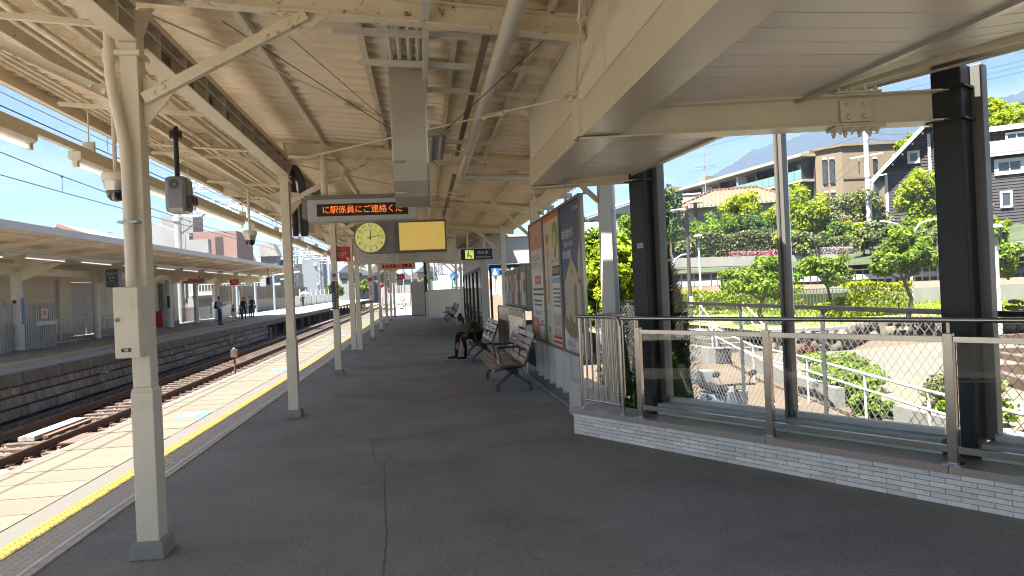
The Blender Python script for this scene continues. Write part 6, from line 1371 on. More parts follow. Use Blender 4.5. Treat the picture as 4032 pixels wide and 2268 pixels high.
wh = thing('ramp_handrail', 'double white handrail running down beside the planter', 'handrail', (7.5, 12, -1)); l1 = [(9.4,22.4,.05),(8.05,16.7,-.1),(7.7,13.6,-.1),(7.2,10.95,-.1),(6.85,9.0,-.1),(6.6,7.1,-.1),(6.5,4.5,-.1)]
part(wh, 'upper_rail', MB().tube(l1, .026, 8), 'white_clean', True); part(wh, 'lower_rail', MB().tube([(x,y,z-.26) for x, y, z in l1], .024, 8), 'white_clean', True)
for i in range(len(l1)-1): x, y, z = l1[i]; part(wh, 'post', MB().tube([(x,y,-1.02),(x,y,z)], .022, 6), 'white_clean')
# timber edged terrace steps and rocks on the right
tw = thing('timber_terrace', 'zigzag terrace steps with dark brown timber edges', 'terrace', (15, 17, -1))
for i, (a, b) in enumerate((((12.2,12.9),(13.2,15.6)), ((13.2,15.6),(16.4,15.0)), ((14.2,14.1),(15.2,17.8)), ((15.2,17.8),(19.4,17.0)), ((16.6,16.4),(17.4,20.2)), ((17.4,20.2),(22.5,19.4)))): part(tw, 'timber_edge', MB().bar((*a,-.90+.12*(i//2)),(*b,-.90+.12*(i//2)), .22, .26), 'wood_dark_brown' if 'wood_dark_brown' in M else pm('wood_dark_brown', (.075, .045, .032), .8, .2, 4))
for i, pz in enumerate(([(13.2,15.6),(16.4,15.0),(20,16),(15.2,17.8)], [(15.2,17.8),(19.4,17.0),(23,18.5),(17.4,20.2)])): part(tw, 'tread_paving', MB().quad(*[(x,y,-.80+.12*i) for x, y in pz]), 'pave_light')
for i, (x, y, r, sz, lab) in enumerate(((9.7,10.6,.55,.55,'large orange-tan boulder by the near planter'), (10.3,9.7,.4,.5,'rounded tan boulder beside the larger one'), (17.4,26.2,.5,.6,'pale boulder lying before the stone wall'), (16.4,25.6,.38,.6,'small pale boulder near the plaza edge'), (9.2,8.9,.3,.5,'small grey rock at the path edge'), (10.9,11.6,.35,.5,'tan rock between the shrubs'))):
    mb = MB().rock((0,0,0), r, 1.25, 1, sz, random.Random(60+i)); o = solo('boulder', mb, 'boulder_tan' if i in (0, 1, 5) and 'boulder_tan' in M else (pm('boulder_tan', (.48, .31, .18), .9, .2, 3, bump=.4, bscale=8) if i == 0 else 'stone_tan'), lab, 'boulder', smooth=True, ang=60); o.location = (x, y, -1.02+r*sz*.5); s_ = o.modifiers.new('sub', 'SUBSURF'); s_.levels = 1; s_.render_levels = 2
# park lamps: white posts with tapered glass heads
def park_lamp(lab, x, y, z0, h):
    t = thing('park_lamp', lab, 'lamp post', (x, y, z0)); part(t, 'post', MB().lathe([(.075,0),(.075,h*.38),(.055,h*.4),(.052,h-.86)], (0,0,0), 14), 'white_clean', True, world=False); part(t, 'neck', MB().lathe([(.05,h-.86),(.09,h-.72),(.10,h-.68)], (0,0,0), 14), 'white_clean', True, world=False)
    part(t, 'globe', MB().lathe([(.105,h-.68),(.16,h-.3),(.185,h-.1)], (0,0,0), 18, False), 'glass_globe', True, world=False); part(t, 'cap', MB().lathe([(.19,h-.1),(.19,h-.06),(.15,h),(.0,h+.01)], (0,0,0), 18), 'globe_cap' if 'globe_cap' in M else pm('globe_cap', (.62, .66, .60), .5, .05, 3), True, world=False); part(t, 'bulb', MB().lathe([(.05,h-.66),(.05,h-.45),(.03,h-.42)], (0,0,0), 10), 'white_clean', True, world=False); return t
park_lamp('white park lamp with tapered glass head in front of the concrete wall', 18.5, 20.85, -1.03, 4.0); park_lamp('white park lamp partly cut by the right picture side of the glass wall', 18.35, 18.95, -1.03, 3.75); park_lamp('white park lamp standing behind the low hedge near the brown pole', 14.37, 35.45, -.05, 4.05)
# brown pole with two cylinder lamps
t = thing('brown_lamp_pole', 'tall brown pole with two cylindrical lamps under flat discs', 'lamp post', (11.2, 28.8, -1)); part(t, 'pole', MB().tube([(11.2,28.8,-1.02),(11.2,28.8,4.75)], .075, 12), 'brown_metal', True)
for x, z in ((10.85, 4.2), (11.6, 4.5)):
    part(t, 'lamp_body', MB().tube([(x,28.8,z-.35),(x,28.8,z+.35)], .085, 14), 'brown_metal', True); part(t, 'disc', MB().lathe([(.32,z+.36),(.34,z+.39),(.30,z+.42)], (x,28.8,0), 20), 'light_grey', True); part(t, 'arm', MB().bar((11.2,28.8,z-.1),(x,28.8,z-.1), .04, .05), 'brown_metal')
part(t, 'plate', MB().box(11.13,28.71,.55,11.27,28.72,.95), 'white_clean')
# curved street lamps
t = thing('curved_street_lamp', 'pale blue curved street lamp before the retaining wall', 'street lamp', (14.7, 40.5, .5)); part(t, 'pole', MB().tube([(14.7,40.5,.3),(14.7,40.5,2.2),(14.75,40.5,2.6),(14.95,40.5,2.95),(15.3,40.5,3.15),(15.6,40.5,3.2)], .055, 8), 'blue_pale', True); part(t, 'head', MB().bar((15.5,40.5,3.2),(15.9,40.5,3.26), .14, .06), 'blue_pale'); part(t, 'far_arm', MB().tube([(14.7,40.5,1.9),(14.55,40.5,2.4),(14.2,40.5,2.6)], .05, 8), 'blue_pale', True)
t = thing('twin_street_lamp', 'grey twin-armed street lamp beside the black column view', 'street lamp', (23.3, 31.4, 0)); part(t, 'pole', MB().tube([(23.3,31.4,-.2),(23.3,31.4,3.1)], .07, 8), 'galv', True)
for s in (-1, 1): a = part(t, 'arm', MB().tube([(23.3,31.4,3.0),(23.3+s*.12,31.4-s*.01,3.35),(23.3+s*.5,31.4-s*.06,3.85),(23.3+s*.95,31.4-s*.12,4.0)], .05, 8), 'galv', True); part(a, 'lamp_head', MB().bar((23.3+s*.9,31.4-s*.12,4.0),(23.3+s*1.35,31.4-s*.17,4.06), .16, .07), 'light_grey')
# chain-link boundary fence
cf_ = thing('chain_link_fence', 'wire chain-link fence between the glass wall and the park', 'fence', (4.25, 8, -.9)); XF = 4.25; Y0, Y1 = 2.6, 17.0; zb, ztp = -.55, 1.19
part(cf_, 'top_rail', MB().bar((XF,Y0,ztp+.02),(XF,Y1,ztp+.02), .05, .045), 'black')
for k in range(8): y = 3.2+1.98*k; part(cf_, 'post', MB().tube([(XF,y,-1.1),(XF,y,ztp)], .024, 8), 'dark_grey', True)
wm = MB(); pit = .056; r_ = .0026; n = int((Y1-Y0)/pit); nv = int((ztp-zb)/pit*1.0)
def wseg(p, q):
    p, q = Vector(p), Vector(q); d = (q-p).normalized(); a = V(1,0,0)*r_; b = d.cross(V(1,0,0)).normalized()*r_; c3 = [a*1.2, -a*.6+b, -a*.6-b]; i0 = len(wm.v)
    wm.v += [tuple(p+c) for c in c3]+[tuple(q+c) for c in c3]; wm.f += [(i0,i0+1,i0+4,i0+3),(i0+1,i0+2,i0+5,i0+4),(i0+2,i0,i0+3,i0+5)]
for k in range(n):
    y = Y0+k*pit
    for j in range(nv):
        s = 1 if (j+k) % 2 == 0 else -1; z1 = zb+(ztp-zb)*(j+1)/nv; z0_ = zb+(ztp-zb)*j/nv
        wseg((XF+.002*s, y-s*pit/2, z0_), (XF-.002*s, y+s*pit/2, z1))
part(cf_, 'wire_mesh', wm, pm('wire_grey', (.20, .205, .21), .5, .1, 5, metal=.3), kind='stuff')
# scooter parked beyond the fence
sc_ = thing('parked_scooter', 'pale blue scooter with black mirror parked behind the chain-link fence', 'scooter', (4.75, 11.00, -1.02)); x, y = 4.75, 10.90
for yy in (10.35, 11.55): w = part(sc_, 'wheel', MB().tube([(x-.05,yy,-.80),(x+.05,yy,-.80)], .22, 18), 'black', True); part(w, 'hub', MB().tube([(x-.055,yy,-.80),(x+.055,yy,-.80)], .09, 12), 'alu', True)
part(sc_, 'body', MB().hexa([(x-.14,11.00,-.75),(x+.14,11.00,-.75),(x+.12,11.75,-.72),(x-.12,11.75,-.72)], [(x-.12,11.05,-.28),(x+.12,11.05,-.28),(x+.1,11.75,-.32),(x-.1,11.75,-.32)]), 'scooter_blue', bevel=.05); part(sc_, 'seat', MB().box(x-.13,11.00,-.28,x+.13,11.70,-.18), 'black', bevel=.04); part(sc_, 'floorboard', MB().box(x-.14,10.55,-.76,x+.14,11.05,-.70), 'black'); part(sc_, 'leg_shield', MB().hexa([(x-.18,10.48,-.75),(x+.18,10.48,-.75),(x+.18,10.54,-.75),(x-.18,10.54,-.75)], [(x-.16,10.40,-.15),(x+.16,10.40,-.15),(x+.16,10.46,-.15),(x-.16,10.46,-.15)]), 'scooter_blue', bevel=.02)
part(sc_, 'front_fender', MB().box(x-.08,10.20,-.62,x+.08,10.50,-.54), 'scooter_blue', bevel=.03); part(sc_, 'handlebar', MB().tube([(x-.32,10.52,-.08),(x,10.44,-.06),(x+.32,10.52,-.08)], .018, 8), 'black', True); part(sc_, 'headlight', MB().lathe([(.02,-.06),(.08,-.02),(.08,.06)], (x,10.38,-.12), 12), 'glass_globe', True)
for s in (-1, 1): m_ = part(sc_, 'mirror', ellipsoid(MB(), (x+s*.3,10.52,.10), .075, .02, .05), 'black', True, ang=180); part(m_, 'stalk', MB().tube([(x+s*.22,10.50,-.07),(x+s*.28,10.52,.08)], .008, 6), 'black')
part(sc_, 'rear_basket', MB().box(x-.16,11.70,-.2,x+.16,12.00,.0), 'mid_grey')
# near conifers between glass wall and fence
def conifer(lab, x, y, z0, h, r, n, seed):
    t = thing('conifer', lab, 'tree', (x, y, z0)); rr = random.Random(seed); mb = MB()
    for k in range(n):
        f = rr.random()**.8; a = rr.uniform(0, 6.28); rad_ = r*(1-f)**.75*(.8+.28*math.sin(a*5+f*9))*(.72+.3*rr.random()); p = V(x+rad_*math.cos(a), y+rad_*math.sin(a), z0+.05+h*f); o_ = V(math.cos(a), math.sin(a), .9).normalized(); s_ = o_.cross(V(0,0,1)).normalized(); s = rr.uniform(.013, .030)
        mb.add([p-s_*s*.5, p+s_*s*.5, p+o_*s*1.9+s_*s*.2, p+o_*s*1.9-s_*s*.2], [(0,1,2,3)])
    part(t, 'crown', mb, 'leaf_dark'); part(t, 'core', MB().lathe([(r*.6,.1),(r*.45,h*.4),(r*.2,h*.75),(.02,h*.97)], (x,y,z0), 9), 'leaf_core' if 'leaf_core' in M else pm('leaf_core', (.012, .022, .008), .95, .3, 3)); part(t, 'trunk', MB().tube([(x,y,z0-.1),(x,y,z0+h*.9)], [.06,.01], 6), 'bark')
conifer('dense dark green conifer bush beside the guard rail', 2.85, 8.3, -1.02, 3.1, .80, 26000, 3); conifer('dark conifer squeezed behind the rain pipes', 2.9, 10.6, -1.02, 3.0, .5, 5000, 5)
# bright shrub mass left of the black column
tree('roadside_tree', 'bright yellow-green leafy tree behind the rain pipes', (4.9,16.6,-1), (4.9,16.6,1.55), 1.15, 1.35, 6500, .085, 'leaf_yel', 11, 12); tree('roadside_tree', 'green leafy tree farther behind the rain pipes', (5.4,20,-1), (5.0,19.5,1.9), 1.2, 1.5, 5000, .1, 'leaf_mid', 12, 12); bush('shrub', 'low green shrub at the foot of the leafy trees', (3.9,13.2,-.55), .6, .8, .5, 2200, .06, 'leaf_mid', 13)
# trees in the park
tree('cherry_tree', 'spreading green cherry tree before the retaining wall', (13.4,26.8,-.25), (13.3,26.6,1.55), 1.65, 1.05, 5200, .105, 'leaf_mid', 14, 14, .09); tree('cherry_tree', 'green cherry tree standing left of the black column view', (18.5,25.2,-.2), (18.2,25.0,2.3), 1.35, 1.15, 4600, .10, 'leaf_mid', 15, 13, .08); tree('cherry_tree', 'green cherry tree behind the tall white park lamp', (21.9,24.6,-.2), (21.7,24.5,2.1), 1.4, 1.15, 4600, .10, 'leaf_mid', 16, 13, .08); tree('cherry_tree', 'leafy cherry tree at the far end beside the twin street lamp', (17.0,27.6,-.2), (16.4,27.2,1.9), 1.2, .9, 3000, .10, 'leaf_mid', 17, 10, .07)
hedge_line('hedge', 'long bright green hedge in front of the retaining wall', (12.4,33.6,-.2), (18.6,33.2,-.2), 1.0, 1.25, 5200, .085, 'leaf_yel', 18); hedge_line('hedge', 'clipped yellow-green hedge beside the iron fence', (18.2,28.8,-.2), (20.9,28.4,-.2), .8, 1.35, 3600, .075, 'leaf_yel', 19); bush('shrub', 'loose yellow-green shrub beneath the cherry trees', (16.6,27.0,.25), .9, .6, .5, 2000, .075, 'leaf_yel', 20); bush('shrub', 'rounded shrub on the lawn by the tall park lamp', (22.9,24.6,.05), .8, .6, .3, 1600, .06, 'leaf_olive', 22)
# iron fence in the park
t = thing('iron_fence', 'dark green upright bar fence around the park hedge', 'fence', (18, 30.5, -.2)); fp_ = [(15.0,31.2),(18.6,31.0),(20.2,29.5)]
for a, b in zip(fp_, fp_[1:]):
    a3, b3 = V(*a,0), V(*b,0); L = (b3-a3).length; part(t, 'rail', MB().bar(a3+V(0,0,.95), b3+V(0,0,.95), .04, .05).bar(a3+V(0,0,-.1), b3+V(0,0,-.1), .04, .05), 'green_iron' if 'green_iron' in M else pm('green_iron', (.06, .075, .06), .6, .1, 3))
    for k in range(int(L/.16)+1): p = a3.lerp(b3, k*.16/L); part(t, 'bar', MB().box(p.x-.014,p.y-.014,-.25,p.x+.014,p.y+.014,.95), 'green_iron')
# concrete walls with brown railing
pm('concrete_low', (.135, .132, .124), .9, .16, 1.6, bump=.2, bscale=30, wear=(.08, .078, .072), wscale=.8, stretch=(1, 1, .35))
cw = thing('concrete_wall', 'stained grey concrete wall topped by a brown railing behind the lawn', 'wall', (25, 33, -.3))
W1 = [(9.5,37.5,.2,1.0),(15.5,36.8,.0,.95),(22.5,34.6,-.3,.75),(29,31.0,-.3,.75),(46,27.5,-.3,.85)]
for (a, b) in zip(W1, W1[1:]): part(cw, 'wall', MB().hexa([(a[0],a[1],a[2]-.6),(b[0],b[1],b[2]-.6),(b[0]+.1,b[1]+.3,b[2]-.6),(a[0]+.1,a[1]+.3,a[2]-.6)], [(a[0],a[1],a[3]),(b[0],b[1],b[3]),(b[0]+.1,b[1]+.3,b[3]),(a[0]+.1,a[1]+.3,a[3])]), 'concrete_low')
for (a, b) in zip(W1, W1[1:]):
    a3, b3 = V(a[0]+.1,a[1]+.15,a[3]), V(b[0]+.1,b[1]+.15,b[3]); L = (b3-a3).length; part(cw, 'kick_plate', MB().bar(a3+V(0,0,.16), b3+V(0,0,.16), .03, .32), pm('brown_wall', (.24, .17, .135), .8, .1, 3) if 'brown_wall' not in M else 'brown_wall'); part(cw, 'railing', MB().bar(a3+V(0,0,1.05), b3+V(0,0,1.05), .05, .06), 'brown_metal')
    bm2 = [part(cw, 'railing_bar', MB().box(-.02,-.02,.3,.02,.02,1.05), 'brown_metal')]
    for k in range(1, int(L/.34)): c = bm2[0].copy(); COL.objects.link(c); c.location = a3.lerp(b3, k*.34/L); 
    bm2[0].location = a3
# upper road retaining wall
rt = thing('retaining_wall', 'long pale concrete retaining wall of the upper road with metal rail', 'retaining wall', (22, 42, 0)); W2 = [(8.5,45.0,1.0,2.75),(15.7,43.4,.6,3.1),(22,42.6,.5,3.0),(28,41.8,.4,2.85),(33,41.0,.4,2.9),(44,39.5,.5,3.6)]
for i, (a, b) in enumerate(zip(W2, W2[1:])): w = part(rt, 'wall_panel', MB().hexa([(a[0]+.02,a[1],a[2]-1.5),(b[0]-.02,b[1],b[2]-1.5),(b[0]+.05,b[1]+.5,b[2]-1.5),(a[0]+.05,a[1]+.5,a[2]-1.5)], [(a[0]+.02,a[1],a[3]),(b[0]-.02,b[1],b[3]),(b[0]+.05,b[1]+.5,b[3]),(a[0]+.05,a[1]+.5,a[3])]), 'concrete_face'); part(w, 'rail', MB().tube([(a[0],a[1]-.05,a[3]-.62),(b[0],b[1]-.05,b[3]-.62)], .03, 6), 'brown_metal')
part(rt, 'lower_ledge', MB().hexa([(8.5,44.0,.0),(22,41.6,-.2),(22,42.5,-.2),(8.5,44.9,.0)], [(8.5,44.0,1.7),(22,41.6,1.8),(22,42.5,1.8),(8.5,44.9,1.7)]), 'concrete_face')
struct('upper_road', MB().quad((9,38,.75),(46,27.9,.4),(46,39.2,.55),(9,44.4,.85)), 'road')
# road guard rail in white seen under the trees
t = thing('road_guard_rail', 'white guard rail along the upper road behind the brown railing', 'guard rail', (22, 37.5, .8)); part(t, 'beam', MB().bar((10,40.6,1.45),(46,32.5,1.35), .06, .3), 'white_clean'); 
for k in range(12): f = k/11; part(t, 'post', MB().box(10+36*f-.05,40.6-8.1*f+.03,.6,10+36*f+.05,40.6-8.1*f+.13,1.5), 'white_clean')
# planted bank above the wall
hs = MB(); nu, nv_ = 40, 26
for j in range(nv_+1):
    r = 44.5+(260-44.5)*(j/nv_)**1.6
    for i in range(nu+1):
        az = rad(9+54*i/nu); zz = 2.1+min(r-44.5, 70)*.109+max(0, r-115)*.05+.4*math.sin(i*1.3+j)*min(1, j*.2); hs.v.append((r*math.sin(az), r*math.cos(az), zz))
for j in range(nv_):
    for i in range(nu): a = j*(nu+1)+i; hs.f.append((a, a+1, a+nu+2, a+nu+1))
struct('hillside', hs, 'hill_soil' if 'hill_soil' in M else pm('hill_soil', (.022, .034, .010), .95, .4, .5, bump=.5, bscale=3), smooth=True)
tree('maple_tree', 'bright yellow-green maple in front of the orange roofed house', (25.2,52.4,2.8), (25.0,52.2,6.6), 2.1, 2.1, 6200, .14, 'leaf_yel', 31, 14, .16); tree('maple_tree', 'broad yellow-green maple beside the window mullion', (28.6,50.5,2.9), (28.2,50.0,6.2), 2.4, 2.6, 7000, .14, 'leaf_yel', 32, 15, .16); tree('maple_tree', 'tall yellow-green tree in front of the dark timber house', (34.2,44.6,3.0), (33.7,44.3,6.9), 1.75, 2.3, 6200, .13, 'leaf_yel', 33, 14, .12); tree('olive_tree', 'grey-green rounded tree below the brick apartment block', (34.6,52.5,3.2), (34.4,52.3,6.4), 2.7, 2.2, 6200, .13, 'leaf_olive', 34, 13, .16); tree('olive_tree', 'loose olive and bronze tree left of the utility pole', (31.0,50.4,3.2), (30.9,50.3,5.9), 1.7, 1.8, 3600, .12, 'leaf_olive', 35, 10, .12)
tree('pine_tree', 'dark layered conifer beside the first window jamb', (17.0,46.5,2.8), (16.9,46.5,6.2), 1.0, 2.4, 4200, .12, 'leaf_dark', 36, 12, .12); tree('garden_tree', 'mid green garden tree under the orange roofed house', (20.2,46.6,2.8), (19.9,46.5,5.0), 1.8, 1.7, 5000, .12, 'leaf_mid', 37, 12, .12); tree('garden_tree', 'dark green garden tree behind the clipped hedge', (23.0,47.8,2.9), (22.8,47.6,5.3), 1.7, 1.6, 4200, .12, 'leaf_dark', 38, 11, .12)
hedge_line('clipped_hedge', 'tall clipped dark hedge on top of the retaining wall', (18.0,44.9,2.6), (23.5,44.2,2.6), 1.2, 2.0, 6500, .10, 'leaf_olive', 39); bush('shrub', 'rounded yellow-green shrub beside the tall hedge', (23.8,44.2,3.5), 1.0, .7, .8, 2200, .09, 'leaf_yel', 41); bush('shrub', 'bright green rounded shrub near the utility pole', (30.6,45.6,4.3), 1.2, .9, .9, 2600, .09, 'leaf_yel', 42); bush('shrub', 'dark red leafed shrub near the utility pole', (35.6,45.4,4.9), 1.2, .8, .8, 2200, .09, 'leaf_red', 43); bush('shrub', 'small red shrub left of the bright green one', (31.2,48.6,5.0), .6, .6, .8, 1100, .08, 'leaf_red', 44); bush('shrub', 'tall dusky pink shrub in front of the dark timber house', (42.6,49.3,6.5), 1.1, .9, 1.7, 2800, .10, 'leaf_pink', 45)
for i, (a, b) in enumerate((((19.5,43.2),(25.2,42.6)), ((25.2,42.6),(27.3,42.3)))): hedge_line('azalea_hedge', ['pink and white flowering azalea hedge along the wall top', 'pink azalea hedge at the end of the wall top'][i], (*a,2.95), (*b,2.95), .5, .38, 1500, .06, ['flower', 'flower_white'][i], 46+i)
hedge_line('bank_shrubs', 'olive green shrubs overhanging the rocky bank', (26.5,43.2,2.9), (35.5,42.3,2.9), 1.2, 1.1, 4600, .09, 'leaf_olive', 48, cat='shrub'); stone_wall('rocky bank of boulders below the shrubs', [(27.5,42.6),(35,41.9)], 2.2, 3.15, .6, 50)
t = thing('block_wall', 'stepped grey concrete block wall above the bank', 'wall', (30, 46, 3)); part(t, 'lower', MB().box(28.4,46.5,2.6,31.2,46.8,4.1), 'concrete'); part(t, 'upper', MB().box(28.9,46.5,4.1,31.2,46.8,5.2), 'light_grey'); part(t, 'post', MB().box(29.6,46.45,2.6,29.68,46.499,5.2).box(31.1,46.45,2.6,31.18,46.499,5.2), 'dark_grey')

# dense planting covering the bank
rr = random.Random(99)
for i in range(26):
    az = 15+27*(i+.5)/26+rr.uniform(-.4,.4); r = 47.5+rr.uniform(0, 7); x, y = r*math.sin(rad(az)), r*math.cos(rad(az)); m_ = ['leaf_mid','leaf_dark','leaf_olive','leaf_yel'][(i*7) % 4]
    bush('bank_bush', '%s %s bush on the planted bank, %s' % (['rounded','spreading','dense','low','ragged'][i % 5], ['mid green','dark green','olive','yellow-green'][(i*7) % 4], ['near the pale lamp','under the tiled house','behind the clipped hedge','beside the maple trunk','behind the azaleas','below the pale block','near the block wall','beside the mullion view','above the rocky bank','left of the utility pole','right of the utility pole','below the brick corner','under the olive tree'][i % 13]), (x, y, 3.4+.11*(r-45)), 1.5, 1.2, 1.1, 1500, .12, m_, 200+i, 7, group='bushes on the planted bank')
# ============================================================ buildings on the hill
def bld(nm, lab, x, y, z, az, cat='house'):
    return thing(nm, lab, cat, (x, y, z), -rad(az))       # local x runs to the right along the front, local y into depth
def win(root, x0, x1, z0, z1, y=0, fr='white_clean', pane='win_dark', split=1, f=.1):
    w = part(root, 'window', MB().box(x0-f,y-.08,z0-f,x1+f,y+.02,z0).box(x0-f,y-.08,z1,x1+f,y+.02,z1+f).box(x0-f,y-.08,z0,x0,y+.02,z1).box(x1,y-.08,z0,x1+f,y+.02,z1), fr, world=False)
    part(w, 'pane', MB().box(x0,y-.03,z0,x1,y-.005,z1), pane, world=False)
    for k in range(1, split): xm = x0+(x1-x0)*k/split; part(w, 'mullion', MB().box(xm-.04,y-.06,z0,xm+.04,y-.03,z1), fr, world=False)
    return w
# --- dark timber house with white trim
h = bld('timber_house', 'dark timber clad house with white trim and white metal roofs', 38.7, 55.6, 4.2, 38)
def boards(root, poly_fn, x0, x1, z0, z1, y, step=.24):
    z = z0; k = 0
    while z < z1:
        xa, xb = poly_fn(z)
        if xb-xa > .05: part(root, 'board', MB().hexa([(xa,y-.05,z),(xb,y-.05,z),(xb,y+.02,z),(xa,y+.02,z)], [(xa,y-.015,z+step-.01),(xb,y-.015,z+step-.01),(xb,y+.02,z+step-.01),(xa,y+.02,z+step-.01)]), 'wood_dark', world=False)
        z += step
part(h, 'wall_core', MB().box(.4,.03,-1,14.5,8,6.35).prism([(.4,.03,6.35),(6.6,.03,6.35),(6.6,.03,8.6),(3.5,.03,8.9)], (0,8,0)).box(7,2.5,6.3,14.5,8,8.6), 'black', world=False)
boards(h, lambda z: (max(.4, (z-5.2)*1.0+.15) if z > 5.6 else .4, 6.6), 0, 0, 0, 8.7, 0); boards(h, lambda z: (6.9, 14.5), 0, 0, 0, 6.2, .0); boards(h, lambda z: (7, 14.5), 0, 0, 7.6, 8.5, 2.47)
part(h, 'gable_roof', MB().prism([(-.5,-.7,5.15),(3.4,-.7,9.05),(6.6,-.7,9.0),(6.6,-.7,9.18),(3.3,-.7,9.25),(-.62,-.7,5.3)], (0,9,0)), 'roof_white', world=False); part(h, 'barge_board', MB().bar((-.55,-.74,5.14),(3.36,-.74,9.06), .06, .28, (0,0,1)), 'white_clean', world=False)
for k in range(5): part(h, 'rafter_end', MB().box(.25+.75*k,-.68,5.55+.75*k,.37+.75*k,.0,5.67+.75*k), 'white_clean', world=False)
lr_ = part(h, 'lower_roof', MB().hexa([(7,-.5,6.25),(12.6,-.5,6.25),(12.6,2.6,7.65),(7,2.6,7.65)], [(7,-.5,6.37),(12.6,-.5,6.37),(12.6,2.6,7.77),(7,2.6,7.77)]), 'roof_white', world=False)
for k in range(14): part(lr_, 'seam', MB().bar((7.2+.4*k,-.5,6.39),(7.2+.4*k,2.6,7.79), .03, .04), 'light_grey', world=False)
for x in (8.2, 11.0): part(lr_, 'skylight', MB().hexa([(x,.9,6.98),(x+.8,.9,6.98),(x+.8,1.6,7.3),(x,1.6,7.3)], [(x,.9,7.1),(x+.8,.9,7.1),(x+.8,1.6,7.42),(x,1.6,7.42)]), 'mid_grey', world=False)
part(h, 'lower_roof', MB().hexa([(12.7,-1.2,6.0),(15.5,-1.2,6.0),(15.5,2.6,7.6),(11.6,2.6,7.6)], [(12.7,-1.2,6.12),(15.5,-1.2,6.12),(15.5,2.6,7.72),(11.6,2.6,7.72)]), 'roof_white', world=False); part(h, 'upper_roof', MB().box(6.8,2.2,8.6,15,8.5,8.85), 'roof_white', world=False); part(h, 'eave_board', MB().box(6.9,-.52,6.1,12.6,-.45,6.26).box(6.8,2.15,8.45,15,2.2,8.86), 'white_clean', world=False)
for x in (.42, 3.62, 6.62, 12.5): part(h, 'corner_trim', MB().box(x,-.09,0,x+.22,-.055,5.6 if x < 1 else 6.1 if x > 6 else 8.6), 'white_clean', world=False)
win(h, 1.95, 2.55, 7.3, 7.9, -.05, f=.18) if False else win(h, 2.35, 2.85, 6.5, 7.15, -.06, f=.2)
win(h, 8.35, 9.75, 5.0-.1, 5.6, -.06, split=2, f=.28); win(h, 8.5, 9.0, 2.2, 3.2, -.06, f=.16); win(h, 10.75, 11.25, 2.0, 3.1, -.06, f=.22); win(h, 9.2, 10.4, 7.75, 8.1, 2.42, f=.15, split=2); win(h, 1.6, 3.0, 3.9, 4.6, -.06, 'light_grey', 'blue_pale', f=.1)
d = part(h, 'door', MB().box(11.55,-.12,1.6,12.45,-.06,3.3), 'white_clean', world=False); part(d, 'frame', MB().box(11.4,-.10,1.5,11.55,-.05,3.5).box(12.45,-.10,1.5,12.6,-.05,3.5).box(11.55,-.10,3.3,12.45,-.05,3.5), 'white_clean', world=False); fan = [(11.75,-.13,2.65)]+[(12.0-.25*math.cos(i*PI/8),-.13,2.65+.25*math.sin(i*PI/8)) for i in range(1, 8)]+[(12.25,-.13,2.65)]; part(d, 'fanlight', MB().prism(fan, (0,-.01,0)), 'win_dark', world=False); part(d, 'panel', MB().box(11.65,-.13,1.75,11.95,-.121,2.4).box(12.05,-.13,1.75,12.35,-.121,2.4), 'light_grey', world=False)
bal = part(h, 'balcony', MB().box(12.2,-1.3,3.75,15,0,3.95), 'white_clean', world=False); part(bal, 'rail', MB().box(12.2,-1.3,5.0,15,-1.2,5.12).box(12.2,-1.3,3.95,12.3,-1.2,5.0).box(13.5,-1.3,3.95,13.6,-1.2,5.0).bar((12.3,-1.25,4.0),(13.5,-1.25,5.0), .06, .08).bar((12.3,-1.25,5.0),(13.5,-1.25,4.0), .06, .08).bar((13.6,-1.25,4.0),(14.8,-1.25,5.0), .06, .08).bar((13.6,-1.25,5.0),(14.8,-1.25,4.0), .06, .08), 'brown_wood' if 'brown_wood' in M else pm('brown_wood', (.11, .065, .045), .8, .2, 4), world=False)
part(h, 'porch_brace', MB().bar((11.6,-1.0,.1),(12.6,-1.0,1.5), .08, .1).bar((11.6,-1.0,1.5),(12.6,-1.0,.1), .08, .1).box(11.5,-1.05,0,11.6,-.95,1.6).box(12.6,-1.05,0,12.7,-.95,1.6), 'brown_wood', world=False); part(h, 'wall_lamp', ellipsoid(MB(), (10.3,-.2,3.6), .13, .13, .13), 'white_clean', True, world=False); part(h, 'vent_hood', ellipsoid(MB(), (7.6,-.15,5.7), .16, .12, .25), 'white_clean', True, world=False)
part(h, 'terrace_wall', MB().box(-1,-2.5,-2.2,15,-2.2,.2), 'concrete', world=False)
for k in range(6): part(h, 'terrace_brace', MB().bar((.2+1.3*k,-2.3,.2),(1.4+1.3*k,-2.3,1.2), .06, .09).bar((.2+1.3*k,-2.3,1.2),(1.4+1.3*k,-2.3,.2), .06, .09), 'brown_wood', world=False)
part(h, 'terrace_rail', MB().box(0,-2.35,1.2,8,-2.25,1.3), 'brown_wood', world=False)
